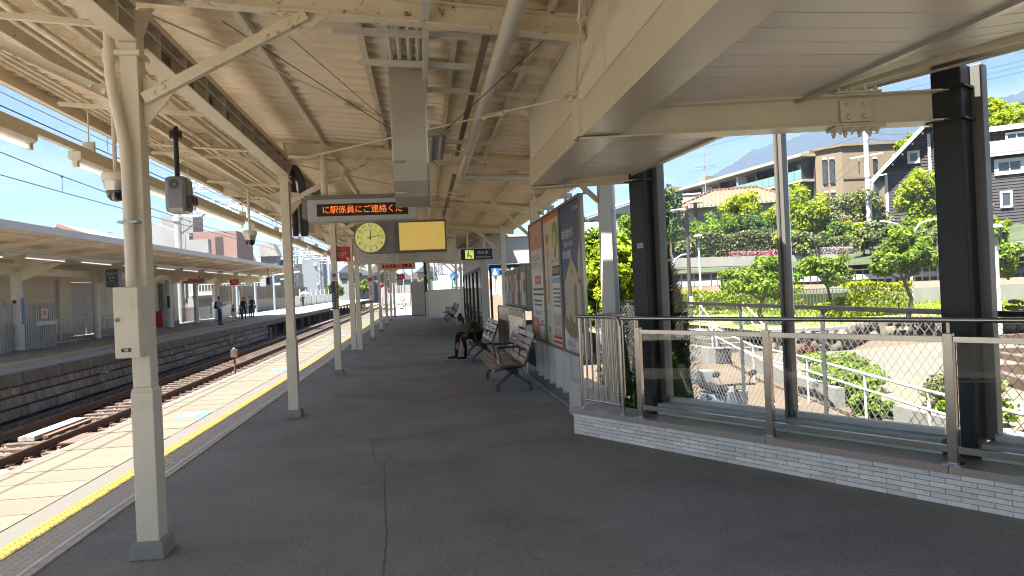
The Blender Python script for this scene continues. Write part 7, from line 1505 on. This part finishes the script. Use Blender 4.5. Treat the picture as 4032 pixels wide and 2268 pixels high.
# --- brick apartment block with balconies
ap = thing('apartment_block', 'tan brick apartment block with glass balconies running away along the hill', 'apartment block', (50, 85, 6))
part(ap, 'front_block', MB().hexa([(47.6,80.2,5),(50.3,79.0,5),(59,77.6,5),(60,90,5)], [(47.6,80.2,16.6),(50.3,79.0,17.0),(59,77.6,17.0),(60,90,16.8)]), 'brick_tan'); part(ap, 'parapet', MB().bar((47.5,80.2,16.75),(50.3,78.95,17.05), .35, .3).bar((50.3,78.95,17.05),(59,77.55,17.05), .35, .3), 'brick_tan'); part(ap, 'band', MB().bar((50.3,78.92,13.1),(59,77.52,13.1), .06, .08), 'brown_grey')
fu = V(8.7,-1.4,0).normalized(); fn_ = V(-fu.y, fu.x, 0)*-1
def fwin(x, z0, z1, w, pane='win_dark'):
    p = V(50.3,78.95,0)+fu*x; q = p+fu*w; o = fn_*.05
    if o.y > 0: o = -o
    ww = part(ap, 'window', MB().bar(p+o+V(0,0,z1+.12), q+o+V(0,0,z1+.12), .12, .25), 'white_clean'); part(ww, 'pane', MB().hexa([p+V(0,0,z0), q+V(0,0,z0), q-o+V(0,0,z0), p-o+V(0,0,z0)], [p+V(0,0,z1), q+V(0,0,z1), q-o+V(0,0,z1), p-o+V(0,0,z1)]), pane); part(ww, 'glass', MB().hexa([p+o+V(0,0,z0), q+o+V(0,0,z0), q+V(0,0,z0), p+V(0,0,z0)], [p+o+V(0,0,z1), q+o+V(0,0,z1), q+V(0,0,z1), p+V(0,0,z1)]), pane)
for z in (8.6, 11.1, 13.6): fwin(3.6, z, z+1.6, .45); fwin(5.9, z, z+1.8, .5, 'win_dark'); fwin(6.8, z, z+1.8, .5); fwin(1.9 if z > 12 else 3.0, z+.2, z+1.5, .01)
su = V(2.7,-1.2,0).normalized()
for z in (8.6, 12.6):
    for x in (.75, 1.55):
        p = V(47.6,80.15,0)+su*x; q = p+su*.5; ww = part(ap, 'window', MB().bar(p+V(-.05,-.1,z+3.0), q+V(-.05,-.1,z+3.0), .15, .2), 'white_clean'); part(ww, 'glass', MB().hexa([p+V(-.03,-.08,z), q+V(-.03,-.08,z), q, p+V(0,0,z)] if False else [p+V(-.03,-.08,z), q+V(-.03,-.08,z), q+V(0,.1,z), p+V(0,.1,z)], [p+V(-.03,-.08,z+2.8), q+V(-.03,-.08,z+2.8), q+V(0,.1,z+2.8), p+V(0,.1,z+2.8)]), 'win_dark')
pa_, pb_ = V(47.5,80.3,0), V(42.5,110,0); wu = (pb_-pa_).normalized(); wn = V(wu.y, -wu.x, 0)     # wn points to the hill side
if wn.x < 0: wn = -wn
def wng(s0, s1, d0, d1, z0, z1):
    a, b = pa_+wu*s0, pa_+wu*s1; return MB().hexa([a+wn*d1+V(0,0,z0), b+wn*d1+V(0,0,z0), b+wn*d0+V(0,0,z0), a+wn*d0+V(0,0,z0)], [a+wn*d1+V(0,0,z1), b+wn*d1+V(0,0,z1), b+wn*d0+V(0,0,z1), a+wn*d0+V(0,0,z1)])
WL = 30.2
part(ap, 'wing_wall', wng(0, WL, 0, 8, 4, 16.0), 'brown_metal'); part(ap, 'roof_slab', wng(-.2, WL+.3, -2.0, 8, 16.0, 16.35), 'pm_cream_slab' if 'pm_cream_slab' in M else pm('pm_cream_slab', (.30, .265, .215), .7, .05, 2)); part(ap, 'roof_edge', wng(0, WL, -.6, 8, 16.35, 16.75), 'brick_tan')
for z in (13.3, 10.6, 7.9):
    sl_ = part(ap, 'balcony_slab', wng(0, WL, -1.8, 0, z-.3, z), 'pm_cream_slab')
    for k in range(24): part(sl_, 'glass_panel', wng(.1+k*1.25, .1+k*1.25+1.19, -1.82, -1.78, z+.02, z+1.15), 'balc_glass' if 'balc_glass' in M else pm('balc_glass', (.12, .21, .20), .15, .05, 2))
    for k in range(7):
        part(sl_, 'partition', wng(.4+4.3*k, .55+4.3*k, -1.6, 0, z, z+2.4), 'light_grey' if k % 2 else 'brown_metal'); part(sl_, 'window', wng(1.2+4.3*k, 3.6+4.3*k, -.06, -.01, z+.1, z+2.2), 'win_dark')
part(ap, 'end_block', wng(WL, WL+3.5, -2.2, 8, 4, 16.9), 'brick_tan'); part(ap, 'end_window', MB().box(42.0,109.6,12.6,42.06,110.6,15.2), 'win_dark')
part(ap, 'roof_box', wng(WL-5, WL-3, 1, 3, 16.7, 17.9), 'concrete')
# --- orange tiled house
oh = bld('orange_roof_house', 'cream house with orange tiled hipped roof among the garden trees', 25.6, 68.0, 4.2, 24)
part(oh, 'wall', MB().box(.3,0,-1,10.4,7,4.7), 'cream_wall' if 'cream_wall' in M else pm('cream_wall', (.24, .235, .185), .85, .05, 2), world=False)
rf = part(oh, 'roof', MB().add([(-.5,-.8,4.6),(11.2,-.8,4.6),(11.2,7.6,4.6),(-.5,7.6,4.6),(3.4,3.4,6.6),(7.6,3.4,6.6)], [(0,1,5,4),(1,2,5),(2,3,4,5),(3,0,4),(0,3,2,1)]), 'roof_tile', world=False); rb = MB()
for k in range(30):
    x = -.3+.39*k; t0 = .02; 
    xt = min(max(x, 3.4), 7.6); yt = 3.4-abs(x-xt)*1.07; zt = 4.6+2.0*(yt+.8)/4.2
    if yt > -.6: rb.tube([(x,-.8,4.66),(x,yt,zt+.05)], .07, 5)
part(rf, 'tile_ridges', rb, 'roof_tile', world=False, kind='stuff'); part(rf, 'ridge_cap', MB().bar((3.3,3.4,6.68),(7.7,3.4,6.68), .3, .18).bar((-.4,-.7,4.72),(3.4,3.4,6.7), .2, .14).bar((11.1,-.7,4.72),(7.6,3.4,6.7), .2, .14), 'roof_tile', world=False)
for (x0, x1) in ((1.6, 2.7), (3.6, 5.4), (6.9, 8.9)): win(oh, x0, x1, 2.0, 3.7, -.02, 'mid_grey', 'win_dark', 2, .08)
part(oh, 'gutter', MB().tube([(-.5,-.85,4.55),(11.2,-.85,4.55)], .07, 6), 'dark_grey', world=False); part(oh, 'downpipe', MB().tube([(6.2,-.1,4.5),(6.2,-.1,.5)], .05, 6), 'brown_metal', world=False); part(oh, 'blue_awning', MB().hexa([(2.9,-1.2,1.0),(4.5,-1.2,1.0),(4.5,0,1.1),(2.9,0,1.1)], [(2.9,-1.1,1.5),(4.5,-1.1,1.5),(4.5,0,1.6),(2.9,0,1.6)]), pm('awning_blue', (.09, .10, .28), .8, .1, 3), world=False)
t = thing('tv_antenna', 'thin rooftop aerial above the orange roofed house', 'antenna', (29, 69, 10.8)); part(t, 'mast', MB().tube([(29.6,70.5,10.4),(29.6,70.5,15.0)], .05, 6), 'mid_grey'); part(t, 'elements', MB().bar((28.0,70.5,12.9),(31.4,70.5,13.4), .05, .05).bar((28.4,70.2,13.3),(31,70.8,13.6), .05, .05).bar((29.0,70.5,14.6),(30.2,70.5,14.7), .04, .04), 'mid_grey')
# --- pale flat building and slate roof house seen left of the black column
t = bld('pale_block', 'plain pale grey flat building beyond the first jamb', 33.0, 96, 7, 21, 'building'); part(t, 'wall', MB().box(-2,0,-2,6,8,6.6), 'white_grey' if 'white_grey' in M else pm('white_grey', (.22, .225, .22), .8, .04, 1), world=False); win(t, 3.3, 4.8, 3.0, 4.0, -.02, 'mid_grey'); win(t, 3.3, 4.6, .8, 2.0, -.02, 'mid_grey'); part(t, 'cornice', MB().box(-2.1,-.1,6.6,6.1,8.1,6.8), 'light_grey', world=False)
t = bld('slate_house', 'timber house with grey slate roof behind the rain pipes', 13.6, 58.5, 1.5, 15); part(t, 'wall', MB().box(-1,0,-1,5.4,6,3.3), 'wood_grey', world=False); rf = part(t, 'roof', MB().prism([(-1.6,-.7,3.2),(5.9,-.7,3.2),(4.6,2.6,5.6),(-1.6,2.6,5.6)], (0,0,.12)) if False else MB().add([(-1.8,-.8,3.1),(6.0,-.8,3.1),(4.6,2.8,5.7),(-1.8,2.8,5.7),(6.0,6.5,3.1),(-1.8,6.5,3.1)], [(0,1,2,3),(1,4,2),(2,4,5,3)]), 'roof_slate', world=False)
sm_ = MB()
for k in range(12): f = k/12; sm_.box(-1.8,-.8+3.6*f-.02,3.1+2.6*f+.01,6.0-1.4*f,-.8+3.6*f+.28,3.1+2.6*f+.05)
part(rf, 'slate_courses', sm_, 'roof_slate', world=False, kind='stuff'); part(rf, 'skylight_sheet', MB().hexa([(.2,.6,4.2),(2.8,.6,4.2),(2.6,2.3,5.45),(.2,2.3,5.45)], [(.2,.6,4.3),(2.8,.6,4.3),(2.6,2.3,5.55),(.2,2.3,5.55)]), 'white_clean', world=False); part(t, 'eave', MB().box(-1.9,-.9,2.95,6.1,-.75,3.1), 'brown_metal', world=False); win(t, .5, 2.2, 1.2, 2.2, -.02, 'brown_metal')
t = bld('white_apartments', 'white terraced apartments with glass balconies far behind the slate roof', 25.5, 108, 4, 14, 'apartment block'); part(t, 'wall', MB().hexa([(-1,0,-1),(8,0,-1),(8,9,-1),(-1,9,-1)], [(-1,0,7.6),(8,0,10.2),(8,9,10.2),(-1,9,7.6)]), 'white_clean', world=False); part(t, 'roof_edge', MB().bar((-1.4,-.8,7.9),(8.2,-.8,10.6), 1.8, .35), 'white_clean', world=False)
for (x0, x1, z) in ((1, 3, 6.2), (3.6, 6.4, 7.0), (1, 3, 3.2), (3.6, 6.4, 4.0)): win(t, x0, x1, z, z+1.5, -.02, 'mid_grey', split=2); part(t, 'balcony', MB().box(x0-.3,-1.2,z-.7,x1+.4,-1.1,z+.4), 'balc_glass', world=False)
# --- background planting on the hill crest
tree('crest_tree', 'large rounded yellow-green tree on the hill above the timber house', (60.5,66.5,8), (60.2,66.8,16.0), 4.2, 3.8, 7000, .26, 'leaf_yel', 71, 16, .3); tree('crest_tree', 'yellow-green tree top behind the timber house roof', (55.2,72,8), (55.2,72.5,15.2), 2.6, 2.6, 3500, .25, 'leaf_yel', 72, 12, .25); tree('crest_tree', 'dark tree at the right end of the timber house', (66,64,6), (66,64,13), 3.2, 3.4, 3600, .25, 'leaf_mid', 73, 12, .3); tree('crest_tree', 'tall green tree behind the white terraced apartments', (20.5,92,3), (20.5,92,8.5), 2.6, 3.0, 2600, .25, 'leaf_dark', 74, 10, .25)
for i in range(7): x, y = [(18.5,57,),(21.5,58.5),(30.5,58),(38,62),(41,61),(15.8,50.5),(36.5,56.6)][i]; tree('garden_tree', ['green tree filling the slope left of the orange roofed house', 'green tree under the left corner of the orange roofed house', 'dark green tree right of the orange roofed house', 'green tree between brick block and timber house', 'leafy tree beside the timber house gable', 'dense tree on the bank by the pale lamp', 'olive tree below the brick corner'][i], (x,y,3.2), (x,y,5.9+[0,-.3,.2,1.2,.9,-.9,.6][i]), 2.0, 2.1, 3200, .16, ['leaf_mid','leaf_olive','leaf_dark','leaf_mid','leaf_mid','leaf_mid','leaf_olive'][i], 80+i, 10, .15)
# --- utility pole and wires
t = thing('utility_pole', 'tall grey concrete utility pole with crossarms beside the brick block', 'utility pole', (34.6, 51.1, 2.6)); part(t, 'pole', MB().tube([(34.6,51.1,2.4),(34.6,51.1,14)], [.24,.16], 14), 'light_grey', True)
for z, w_ in ((12.8, .0), (10.7, 1.3)):
    if w_: part(t, 'crossarm', MB().bar((34.6-w_,51.2,z-.15),(34.6+w_,51.0,z+.2), .12, .12), 'light_grey')
part(t, 'lamp_arm', MB().tube([(34.7,51.1,7.2),(34.95,51.0,8.6),(35.4,50.9,9.1),(36.0,50.8,9.2)], .06, 8), 'light_grey', True); part(t, 'sign_plate', MB().box(34.82,50.9,3.9,34.92,51.0,5.6), 'white_clean'); part(t, 'band', MB().tube([(34.6,51.1,9.0),(34.6,51.1,9.08)], .22, 12).tube([(34.6,51.1,7.0),(34.6,51.1,7.08)], .24, 12).tube([(34.6,51.1,11.8),(34.6,51.1,11.9)], .19, 12), 'mid_grey', True)
ww = thing('utility_wires', 'thin black service wires strung across the hill', 'wires', (34, 51, 7))
for (p, q, s) in (((34.6,51.1,6.6),(52,42,8.8),.3), ((34.6,51.1,6.0),(52,42,8.0),.35), ((34.6,51.1,5.3),(50,43,6.6),.3), ((34.6,51.1,6.6),(14,47,4.8),.5), ((34.6,51.1,6.0),(14,47,4.2),.5), ((34.6,51.1,10.6),(25.5,52,4.5),.2), ((34.6,51.1,12.5),(60,58,13.2),.2), ((34.6,51.1,12.0),(60,58,12.5),.2), ((33.3,51.2,10.5),(24.5,47.5,3.5),.0), ((34.6,51.1,12.4),(29.6,70,11.2),.1)):
    p, q = Vector(p), Vector(q); part(ww, 'wire', MB().tube([p.lerp(q, k/8)-V(0,0,s*4*(k/8)*(1-k/8)) for k in range(9)], .014, 4), 'wire_dark')
hv = thing('power_lines', 'bundle of fine power lines high across the sky over the park', 'power lines', (40, 60, 20))
for i, z in enumerate((26.6, 26.0, 25.4, 20.2, 19.7, 19.2)): part(hv, 'line', MB().tube([(8,92,z-6.2+(.0 if i > 2 else 0)),(36,74,z-2.0),(80,40,z+3.2)], .022, 4), 'wire_dark')
# ============================================================ far mountains
def ridge(nm, dist, prof, seed, bumps, mat):
    rr = random.Random(seed); mb = MB(); n = 260; rows = 7
    for j in range(rows):
        for i in range(n+1):
            az = prof[0][0]+(prof[-1][0]-prof[0][0])*i/n
            for (a, ea), (b, eb) in zip(prof, prof[1:]):
                if a <= az <= b: e = ea+(eb-ea)*(az-a)/(b-a); break
            f = j/(rows-1); d = dist*(1-.30*(1-f)); jag = (math.sin(i*1.7)*.5+math.sin(i*.61+1)*.8+rr.uniform(-1,1)*.9)*bumps*(1. if f > .99 else .0)
            mb.v.append((d*math.sin(rad(az)), d*math.cos(rad(az)), 1.5+dist*e*f**1.15+jag))
    for j in range(rows-1):
        for i in range(n): a = j*(n+1)+i; mb.f.append((a, a+1, a+n+2, a+n+1))
    struct(nm, mb, mat, smooth=True)
ridge('mountain', 1650, [(12,.02),(17,.085),(20,.110),(22,.127),(24,.148),(26.4,.172),(30.3,.186),(32.8,.190),(36,.186),(39,.188),(43.4,.200),(50,.21),(62,.18)], 3, 1.8, 'hill_far')
ridge('near_hill', 620, [(8,.02),(14,.045),(17.5,.075),(19.5,.098),(21,.105),(23,.085),(26,.06),(34,.06),(40,.12),(45,.15),(54,.12)], 5, 1.2, pm('hill_near', (.016, .028, .008), .95, .35, .03, detail=8))
# ============================================================ left and far background
pm('grey_wall_sun', (.20, .20, .205), .8, .06, .5)
pm('roof_grey_sun', (.10, .105, .11), .7, .08, .5)
b = thing('pink_building', 'pink and grey stepped apartment building behind the far canopy', 'building', (-31, 108, 0)); part(b, 'tower', MB().box(-32.6,108,-1.5,-26.6,118,12.0), 'pink_wall'); part(b, 'slit_window', MB().box(-29.6,107.97,8.0,-28.5,107.99,11.2).box(-31.2,107.97,9.6,-30.9,107.99,10.8), 'brown_metal'); part(b, 'grey_stair', MB().hexa([(-39.5,106,6),(-32.6,106,6),(-32.6,107.9,6),(-39.5,107.9,6)], [(-39.5,106,14.2),(-32.6,106,11.4),(-32.6,107.9,11.4),(-39.5,107.9,14.2)]), 'grey_wall_sun'); part(b, 'roof_house', MB().box(-37.6,110,12,-33.2,115,14.8), 'grey_wall_sun'); part(b, 'balcony', MB().box(-33.8,104.5,8.7,-29.6,106,10.6), 'grey_wall_sun'); part(b, 'lower_block', MB().box(-46,107,-1.5,-33,118,9.4), 'pink_wall'); part(b, 'parapet', MB().box(-41,106.5,8.0,-34.2,107,9.8), 'pink_wall')
b = thing('metal_roof_house', 'house with pale blue metal gable roof behind the far canopy', 'house', (-45, 100, 0)); part(b, 'wall', MB().box(-52,100,-1.5,-39.5,110,8.8), 'roof_grey_sun'); part(b, 'roof', MB().prism([(-53,98.5,8.6),(-46.5,98.5,12.4),(-37.2,98.5,8.6),(-37.2,98.5,9.0),(-46.5,98.5,12.8),(-53,98.5,9.0)], (0,12,0)), 'blue_pale'); part(b, 'barge', MB().bar((-46.5,98.4,12.55),(-37.0,98.4,8.75), .2, .5), 'pink_wall'); part(b, 'dish', MB().lathe([(.05,0),(.5,.12),(.6,.2)], (-40.4,99,11.2), 14), 'galv', True)
for i, (x0, x1, y, zt) in enumerate(((-31, -23.5, 128, 8.0), (-26, -23, 124, 9.2))): pass
b = thing('dormer_house', 'grey roofed house with three pale dormers behind the far canopy end', 'house', (-28, 128, 0)); part(b, 'wall', MB().box(-33,128,-1.5,-22.5,140,6.4), 'grey_wall_sun'); part(b, 'roof', MB().prism([(-34,126.5,6.4),(-22,126.5,6.4),(-22,131,8.6),(-34,131,8.6)], (0,0,.15)), 'roof_grey_sun')
for i, x in enumerate((-32.2, -29.9, -26.0)): s = 1.5 if i == 2 else 1.0; dd = part(b, 'dormer', MB().box(x-.9*s,126.8,6.6,x+.9*s,130,8.4 if i < 2 else 9.4), 'grey_wall_sun'); part(dd, 'dormer_roof', MB().prism([(x-1.1*s,126.5,8.3 if i < 2 else 9.2),(x+1.1*s,126.5,8.3 if i < 2 else 9.2),(x+.5*s,126.5,9.9 if i < 2 else 11.4),(x-1.0*s,126.5,9.9 if i < 2 else 11.4)], (0,4,0)), 'slab_far')
b = thing('balcony_flats', 'grey flats with railing balconies seen under the far canopy', 'building', (-26, 95, 0)); part(b, 'wall', MB().box(-30,96,-1.5,-20.2,108,6.2), 'grey_wall_sun'); part(b, 'balcony', MB().box(-29.5,94.6,2.6,-20.2,96,2.9).box(-29.5,94.6,3.9,-20.2,94.7,4.0), 'white_clean'); part(b, 'opening', MB().box(-29,95.97,.2,-21,95.99,2.2).box(-29,95.97,3.2,-21,95.99,5.4), 'win_dark')
for k in range(24): part(b, 'baluster', MB().box(-29.4+.38*k,94.62,2.9,-29.34+.38*k,94.68,3.9), 'white_clean')
b = thing('grey_tower', 'slim blank blue-grey tower beyond the tracks', 'building', (-25.5, 170, 0)); part(b, 'tower', MB().box(-27.5,170,-1,-22.8,178,13.0), pm('tower_grey', (.16, .18, .21), .7, .05, .5)); part(b, 'vents', MB().tube([(-24.5,169.7,9.5),(-24.5,170,9.5)], .35, 10).tube([(-23.6,169.7,8.4),(-23.6,170,8.4)], .35, 10).tube([(-24.0,169.7,5.0),(-24.0,170,5.0)], .35, 10), 'white_clean'); part(b, 'dark_side', MB().box(-29.6,170.5,-1,-27.5,178,9.8), 'dark_grey')
rr = random.Random(77)
hm = ['grey_wall_sun', 'white_grey', 'roof_grey_sun', 'cream_wall', 'brown_grey']
labs = ['low grey house', 'pale house', 'small dark roofed house', 'cream house', 'boxy brown house']
for i in range(14):
    x = -22+3.6*i+rr.uniform(-1, 1); y = 185+rr.uniform(-12, 40); w = rr.uniform(4, 7); hgt = rr.uniform(5.5, 9)+G(y)
    b = thing('distant_house', '%s beyond the tracks, %s' % (labs[i % 5], ['beside the slim tower', 'with a slate roof', 'behind the lattice mast', 'next to the cutting', 'by the level ground', 'under the hill', 'with two upper windows', 'with a dark gable', 'near the signal', 'past the platform end', 'behind the gate', 'behind the white cabinet', 'left of the hill road', 'at the foot of the hill road'][i]), 'house', (x, y, 0)); part(b, 'wall', MB().box(x,y,-1,x+w,y+7,hgt-1.5), hm[i % 5]); part(b, 'roof', MB().prism([(x-.4,y-.5,hgt-1.6),(x+w+.4,y-.5,hgt-1.6),(x+w/2,y-.5,hgt+.6)], (0,8,0)), ['roof_slate', 'roof_grey_sun', 'brown_grey'][i % 3])
    for k in range(2): ww_ = part(b, 'window', MB().box(x+.6+k*w*.5,y-.06,hgt-4.2,x+.6+k*w*.5+1.3,y-.01,hgt-3.0), 'win_dark'); part(ww_, 'frame', MB().box(x+.5+k*w*.5,y-.09,hgt-3.0,x+2.0+k*w*.5,y-.02,hgt-2.88), 'white_clean')
# retaining wall of the cutting beyond the platform end
t = thing('cutting_wall', 'dark concrete cutting wall beside the curving tracks', 'wall', (-4, 120, 0))
for k in range(8): part(t, 'bay', MB().hexa([(-9+1.7*k,150-4*k,-1.2),(-7.4+1.7*k,146-4*k,-1.2),(-7.2+1.7*k,146.6-4*k,-1.2),(-8.8+1.7*k,150.6-4*k,-1.2)], [(-9+1.7*k,150-4*k,3.4),(-7.4+1.7*k,146-4*k,3.4),(-7.2+1.7*k,146.6-4*k,3.4),(-8.8+1.7*k,150.6-4*k,3.4)]), 'dark_wall' if 'dark_wall' in M else pm('dark_wall', (.13, .135, .14), .9, .2, .4))
for i, (x, y, h_) in enumerate(((-12.5,150,3.5),(-17,140,3),(1,128,3))): tree('trackside_tree', ['dark green tree beyond the lattice mast', 'small green tree by the mesh fence', 'leafy tree above the cutting wall'][i], (x,y,0), (x,y,h_), 2.0, 1.8, 1400, .28, 'leaf_mid', 90+i, 8, .15)
for i, (x, y) in enumerate(((-.9,66),(.4,74),(-2.2,88),(1.6,92))): t = thing('line_pole', ['slim white pole just past the end gate', 'slim galvanised pole behind the white cabinet', 'tall trackside pole beside the signal', 'pole at the foot of the hill road'][i], 'pole', (x, y, 0)); part(t, 'shaft', MB().tube([(x,y,-1),(x,y,6.5)], .09, 8), 'galv_pale', True); part(t, 'crossarm', MB().bar((x-.6,y,5.9),(x+.6,y,5.9), .06, .08), 'galv_pale')
# hill road beyond the platform end, with signs, car and pedestrian
def rz_(y): return 1.0+(y-70)*.088
rd = MB(); rd.quad((1.8,62,.3),(7.2,62,.3),(9.8,100,rz_(100)),(2.2,100,rz_(100))); rd.quad((2.2,100,rz_(100)),(9.8,100,rz_(100)),(13,150,rz_(150)),(3.2,150,rz_(150)))
struct('hill_road', rd, 'road')
struct('hill_pavement', MB().quad((7.2,62,.34),(9.6,62,.34),(12.4,100,rz_(100)+.08),(9.8,100,rz_(100)+.08)), 'pave_light'); struct('pavement_kerb', MB().bar((7.1,62,.36),(9.75,100,rz_(100)+.06), .2, .16), 'concrete')
mk = thing('road_marking', 'white painted arrows and dashes on the hill road', 'road marking', (4.4, 80, 1.8))
for k in range(14): y = 66+2.6*k; x = 6.4+(y-62)*.066; part(mk, 'dash', MB().hexa([(x,y,rz_(y)+.0),(x+.35,y,rz_(y)),(x+.35,y+1.2,rz_(y+1.2)),(x,y+1.2,rz_(y+1.2))], [(x,y,rz_(y)+.03),(x+.35,y,rz_(y)+.03),(x+.35,y+1.2,rz_(y+1.2)+.03),(x,y+1.2,rz_(y+1.2)+.03)]), 'white_clean')
part(mk, 'arrow', MB().prism([(3.1,74,rz_(74)+.03),(4.5,74,rz_(74)+.03),(3.8,80,rz_(80)+.03)], (0,0,.02)), 'white_clean'); 
for k in range(5): part(mk, 'lettering_bar', MB().hexa([(4.6,84+1.7*k,rz_(84+1.7*k)),(6.3,84+1.7*k,rz_(84+1.7*k)),(6.3,84.8+1.7*k,rz_(84.8+1.7*k)),(4.6,84.8+1.7*k,rz_(84.8+1.7*k))], [(4.6,84+1.7*k,rz_(84+1.7*k)+.03),(6.3,84+1.7*k,rz_(84+1.7*k)+.03),(6.3,84.8+1.7*k,rz_(84.8+1.7*k)+.03),(4.6,84.8+1.7*k,rz_(84.8+1.7*k)+.03)]), 'white_clean')
t = thing('round_road_sign', 'round blue road sign with a white arrow', 'road sign', (3.1, 68, .8)); part(t, 'post', MB().tube([(3.1,68,.4),(3.1,68,4.2)], .05, 8), 'galv_pale'); part(t, 'disc', MB().tube([(3.1,67.9,3.1),(3.1,67.95,3.1)], .42, 24), 'sign_blue'); part(t, 'arrow', MB().bar((3.3,67.88,3.3),(2.95,67.88,2.95), .02, .1, (0,1,0)).prism([(2.82,67.88,2.82),(3.1,67.88,2.9),(2.9,67.88,3.1)], (0,-.01,0)), 'white_clean')
t = thing('crossing_sign', 'blue pedestrian crossing sign on a post by the road', 'road sign', (7.4, 72, .9)); part(t, 'post', MB().tube([(7.4,72,.9),(7.4,72,4.6)], .05, 8), 'galv_pale'); part(t, 'plate', MB().prism([(6.95,71.9,3.0),(7.85,71.9,3.0),(7.85,71.9,3.8),(7.4,71.9,4.4),(6.95,71.9,3.8)], (0,.05,0)), 'sign_blue'); part(t, 'triangle', MB().prism([(7.1,71.89,3.1),(7.7,71.89,3.1),(7.4,71.89,3.9)], (0,-.01,0)), 'white_clean')
t = thing('orange_banner', 'orange and white works sign standing by the road railing', 'works sign', (5.5, 66, .6)); part(t, 'post', MB().box(5.1,66,.3,5.35,66.1,2.2), 'orange'); part(t, 'board', MB().prism([(5.0,65.9,1.7),(6.3,65.9,1.7),(6.4,65.9,2.5),(5.9,65.9,2.9),(5.0,65.9,2.8)], (0,.08,0)), 'orange'); part(t, 'graphic', MB().box(5.5,65.88,2.0,6.0,65.89,2.5), 'white_clean')
t = thing('platform_fence', 'dark upright bar fence behind the cream partition', 'fence', (3.2, 58, 0)); part(t, 'rails', MB().bar((.6,58,1.95),(4.6,57,1.95), .06, .07).bar((.6,58,.6),(4.6,57,.6), .06, .07), 'brown_metal')
for k in range(28): f = k/27; part(t, 'bar', MB().box(.6+4*f-.02,58-f-.02,.6,.6+4*f+.02,58-f+.02,1.95), 'brown_metal')
t = thing('green_notice_board', 'pale yellow notice board with green frame past the partition', 'notice board', (1.0, 52, 0)); part(t, 'board', MB().box(.75,52,1.0,2.15,52.06,2.45), 'paper_cream'); part(t, 'frame', MB().box(.55,51.98,.3,.75,52.08,2.55).box(2.15,51.98,.3,2.25,52.08,2.5), 'green_dark')
t, k = standing('distant pedestrian in a dark suit walking on the hill road', (9.6, 92, rz_(92)+.1), rad(10), 1.72, 'cloth_black', 'cloth_black', .12, 'down')
# parked van at top of the road
cv = thing('parked_car', 'white car coming down the hill road', 'car', (6.9, 118, rz_(118))); x, y, z = 6.2, 118, rz_(118)
part(cv, 'body', MB().hexa([(x,y,z+.3),(x+1.7,y,z+.3),(x+1.7,y+4,z+.6),(x,y+4,z+.6)], [(x,y,z+.95),(x+1.7,y,z+.95),(x+1.7,y+4,z+1.3),(x,y+4,z+1.3)]), 'white_clean', bevel=.12); part(cv, 'cabin', MB().hexa([(x+.08,y+.9,z+1.0),(x+1.62,y+.9,z+1.0),(x+1.62,y+3.6,z+1.3),(x+.08,y+3.6,z+1.3)], [(x+.25,y+1.5,z+1.65),(x+1.45,y+1.5,z+1.65),(x+1.45,y+3.2,z+1.8),(x+.25,y+3.2,z+1.8)]), 'win_dark', bevel=.06)
for xx in (x+.05, x+1.65):
    for yy in (.8, 3.2): w = part(cv, 'wheel', MB().tube([(xx-.1,y+yy,z+.32+.09*yy),(xx+.1,y+yy,z+.32+.09*yy)], .3, 14), 'black', True)
for xx in (x+.3, x+1.4): part(cv, 'headlight', ellipsoid(MB(), (xx,y-.02,z+.75), .15, .05, .09), 'grey_wall_sun', True, ang=180)
hz = MB().box(-1750,-850,-3.2,1750,1750,365)
hm_ = bpy.data.materials.new('haze'); hm_.use_nodes = True; N_ = hm_.node_tree.nodes; N_.remove(N_['Principled BSDF']); pv = N_.new('ShaderNodeVolumePrincipled'); pv.inputs['Color'].default_value = (.36, .58, 1.0, 1); pv.inputs['Density'].default_value = .00012; pv.inputs['Anisotropy'].default_value = .1
hm_.node_tree.links.new(pv.outputs[0], N_['Material Output'].inputs['Volume']); M['haze'] = hm_
hzo = solo('haze', hz, 'haze', 'thin blue summer haze over the whole valley', 'haze'); hzo['kind'] = 'stuff'
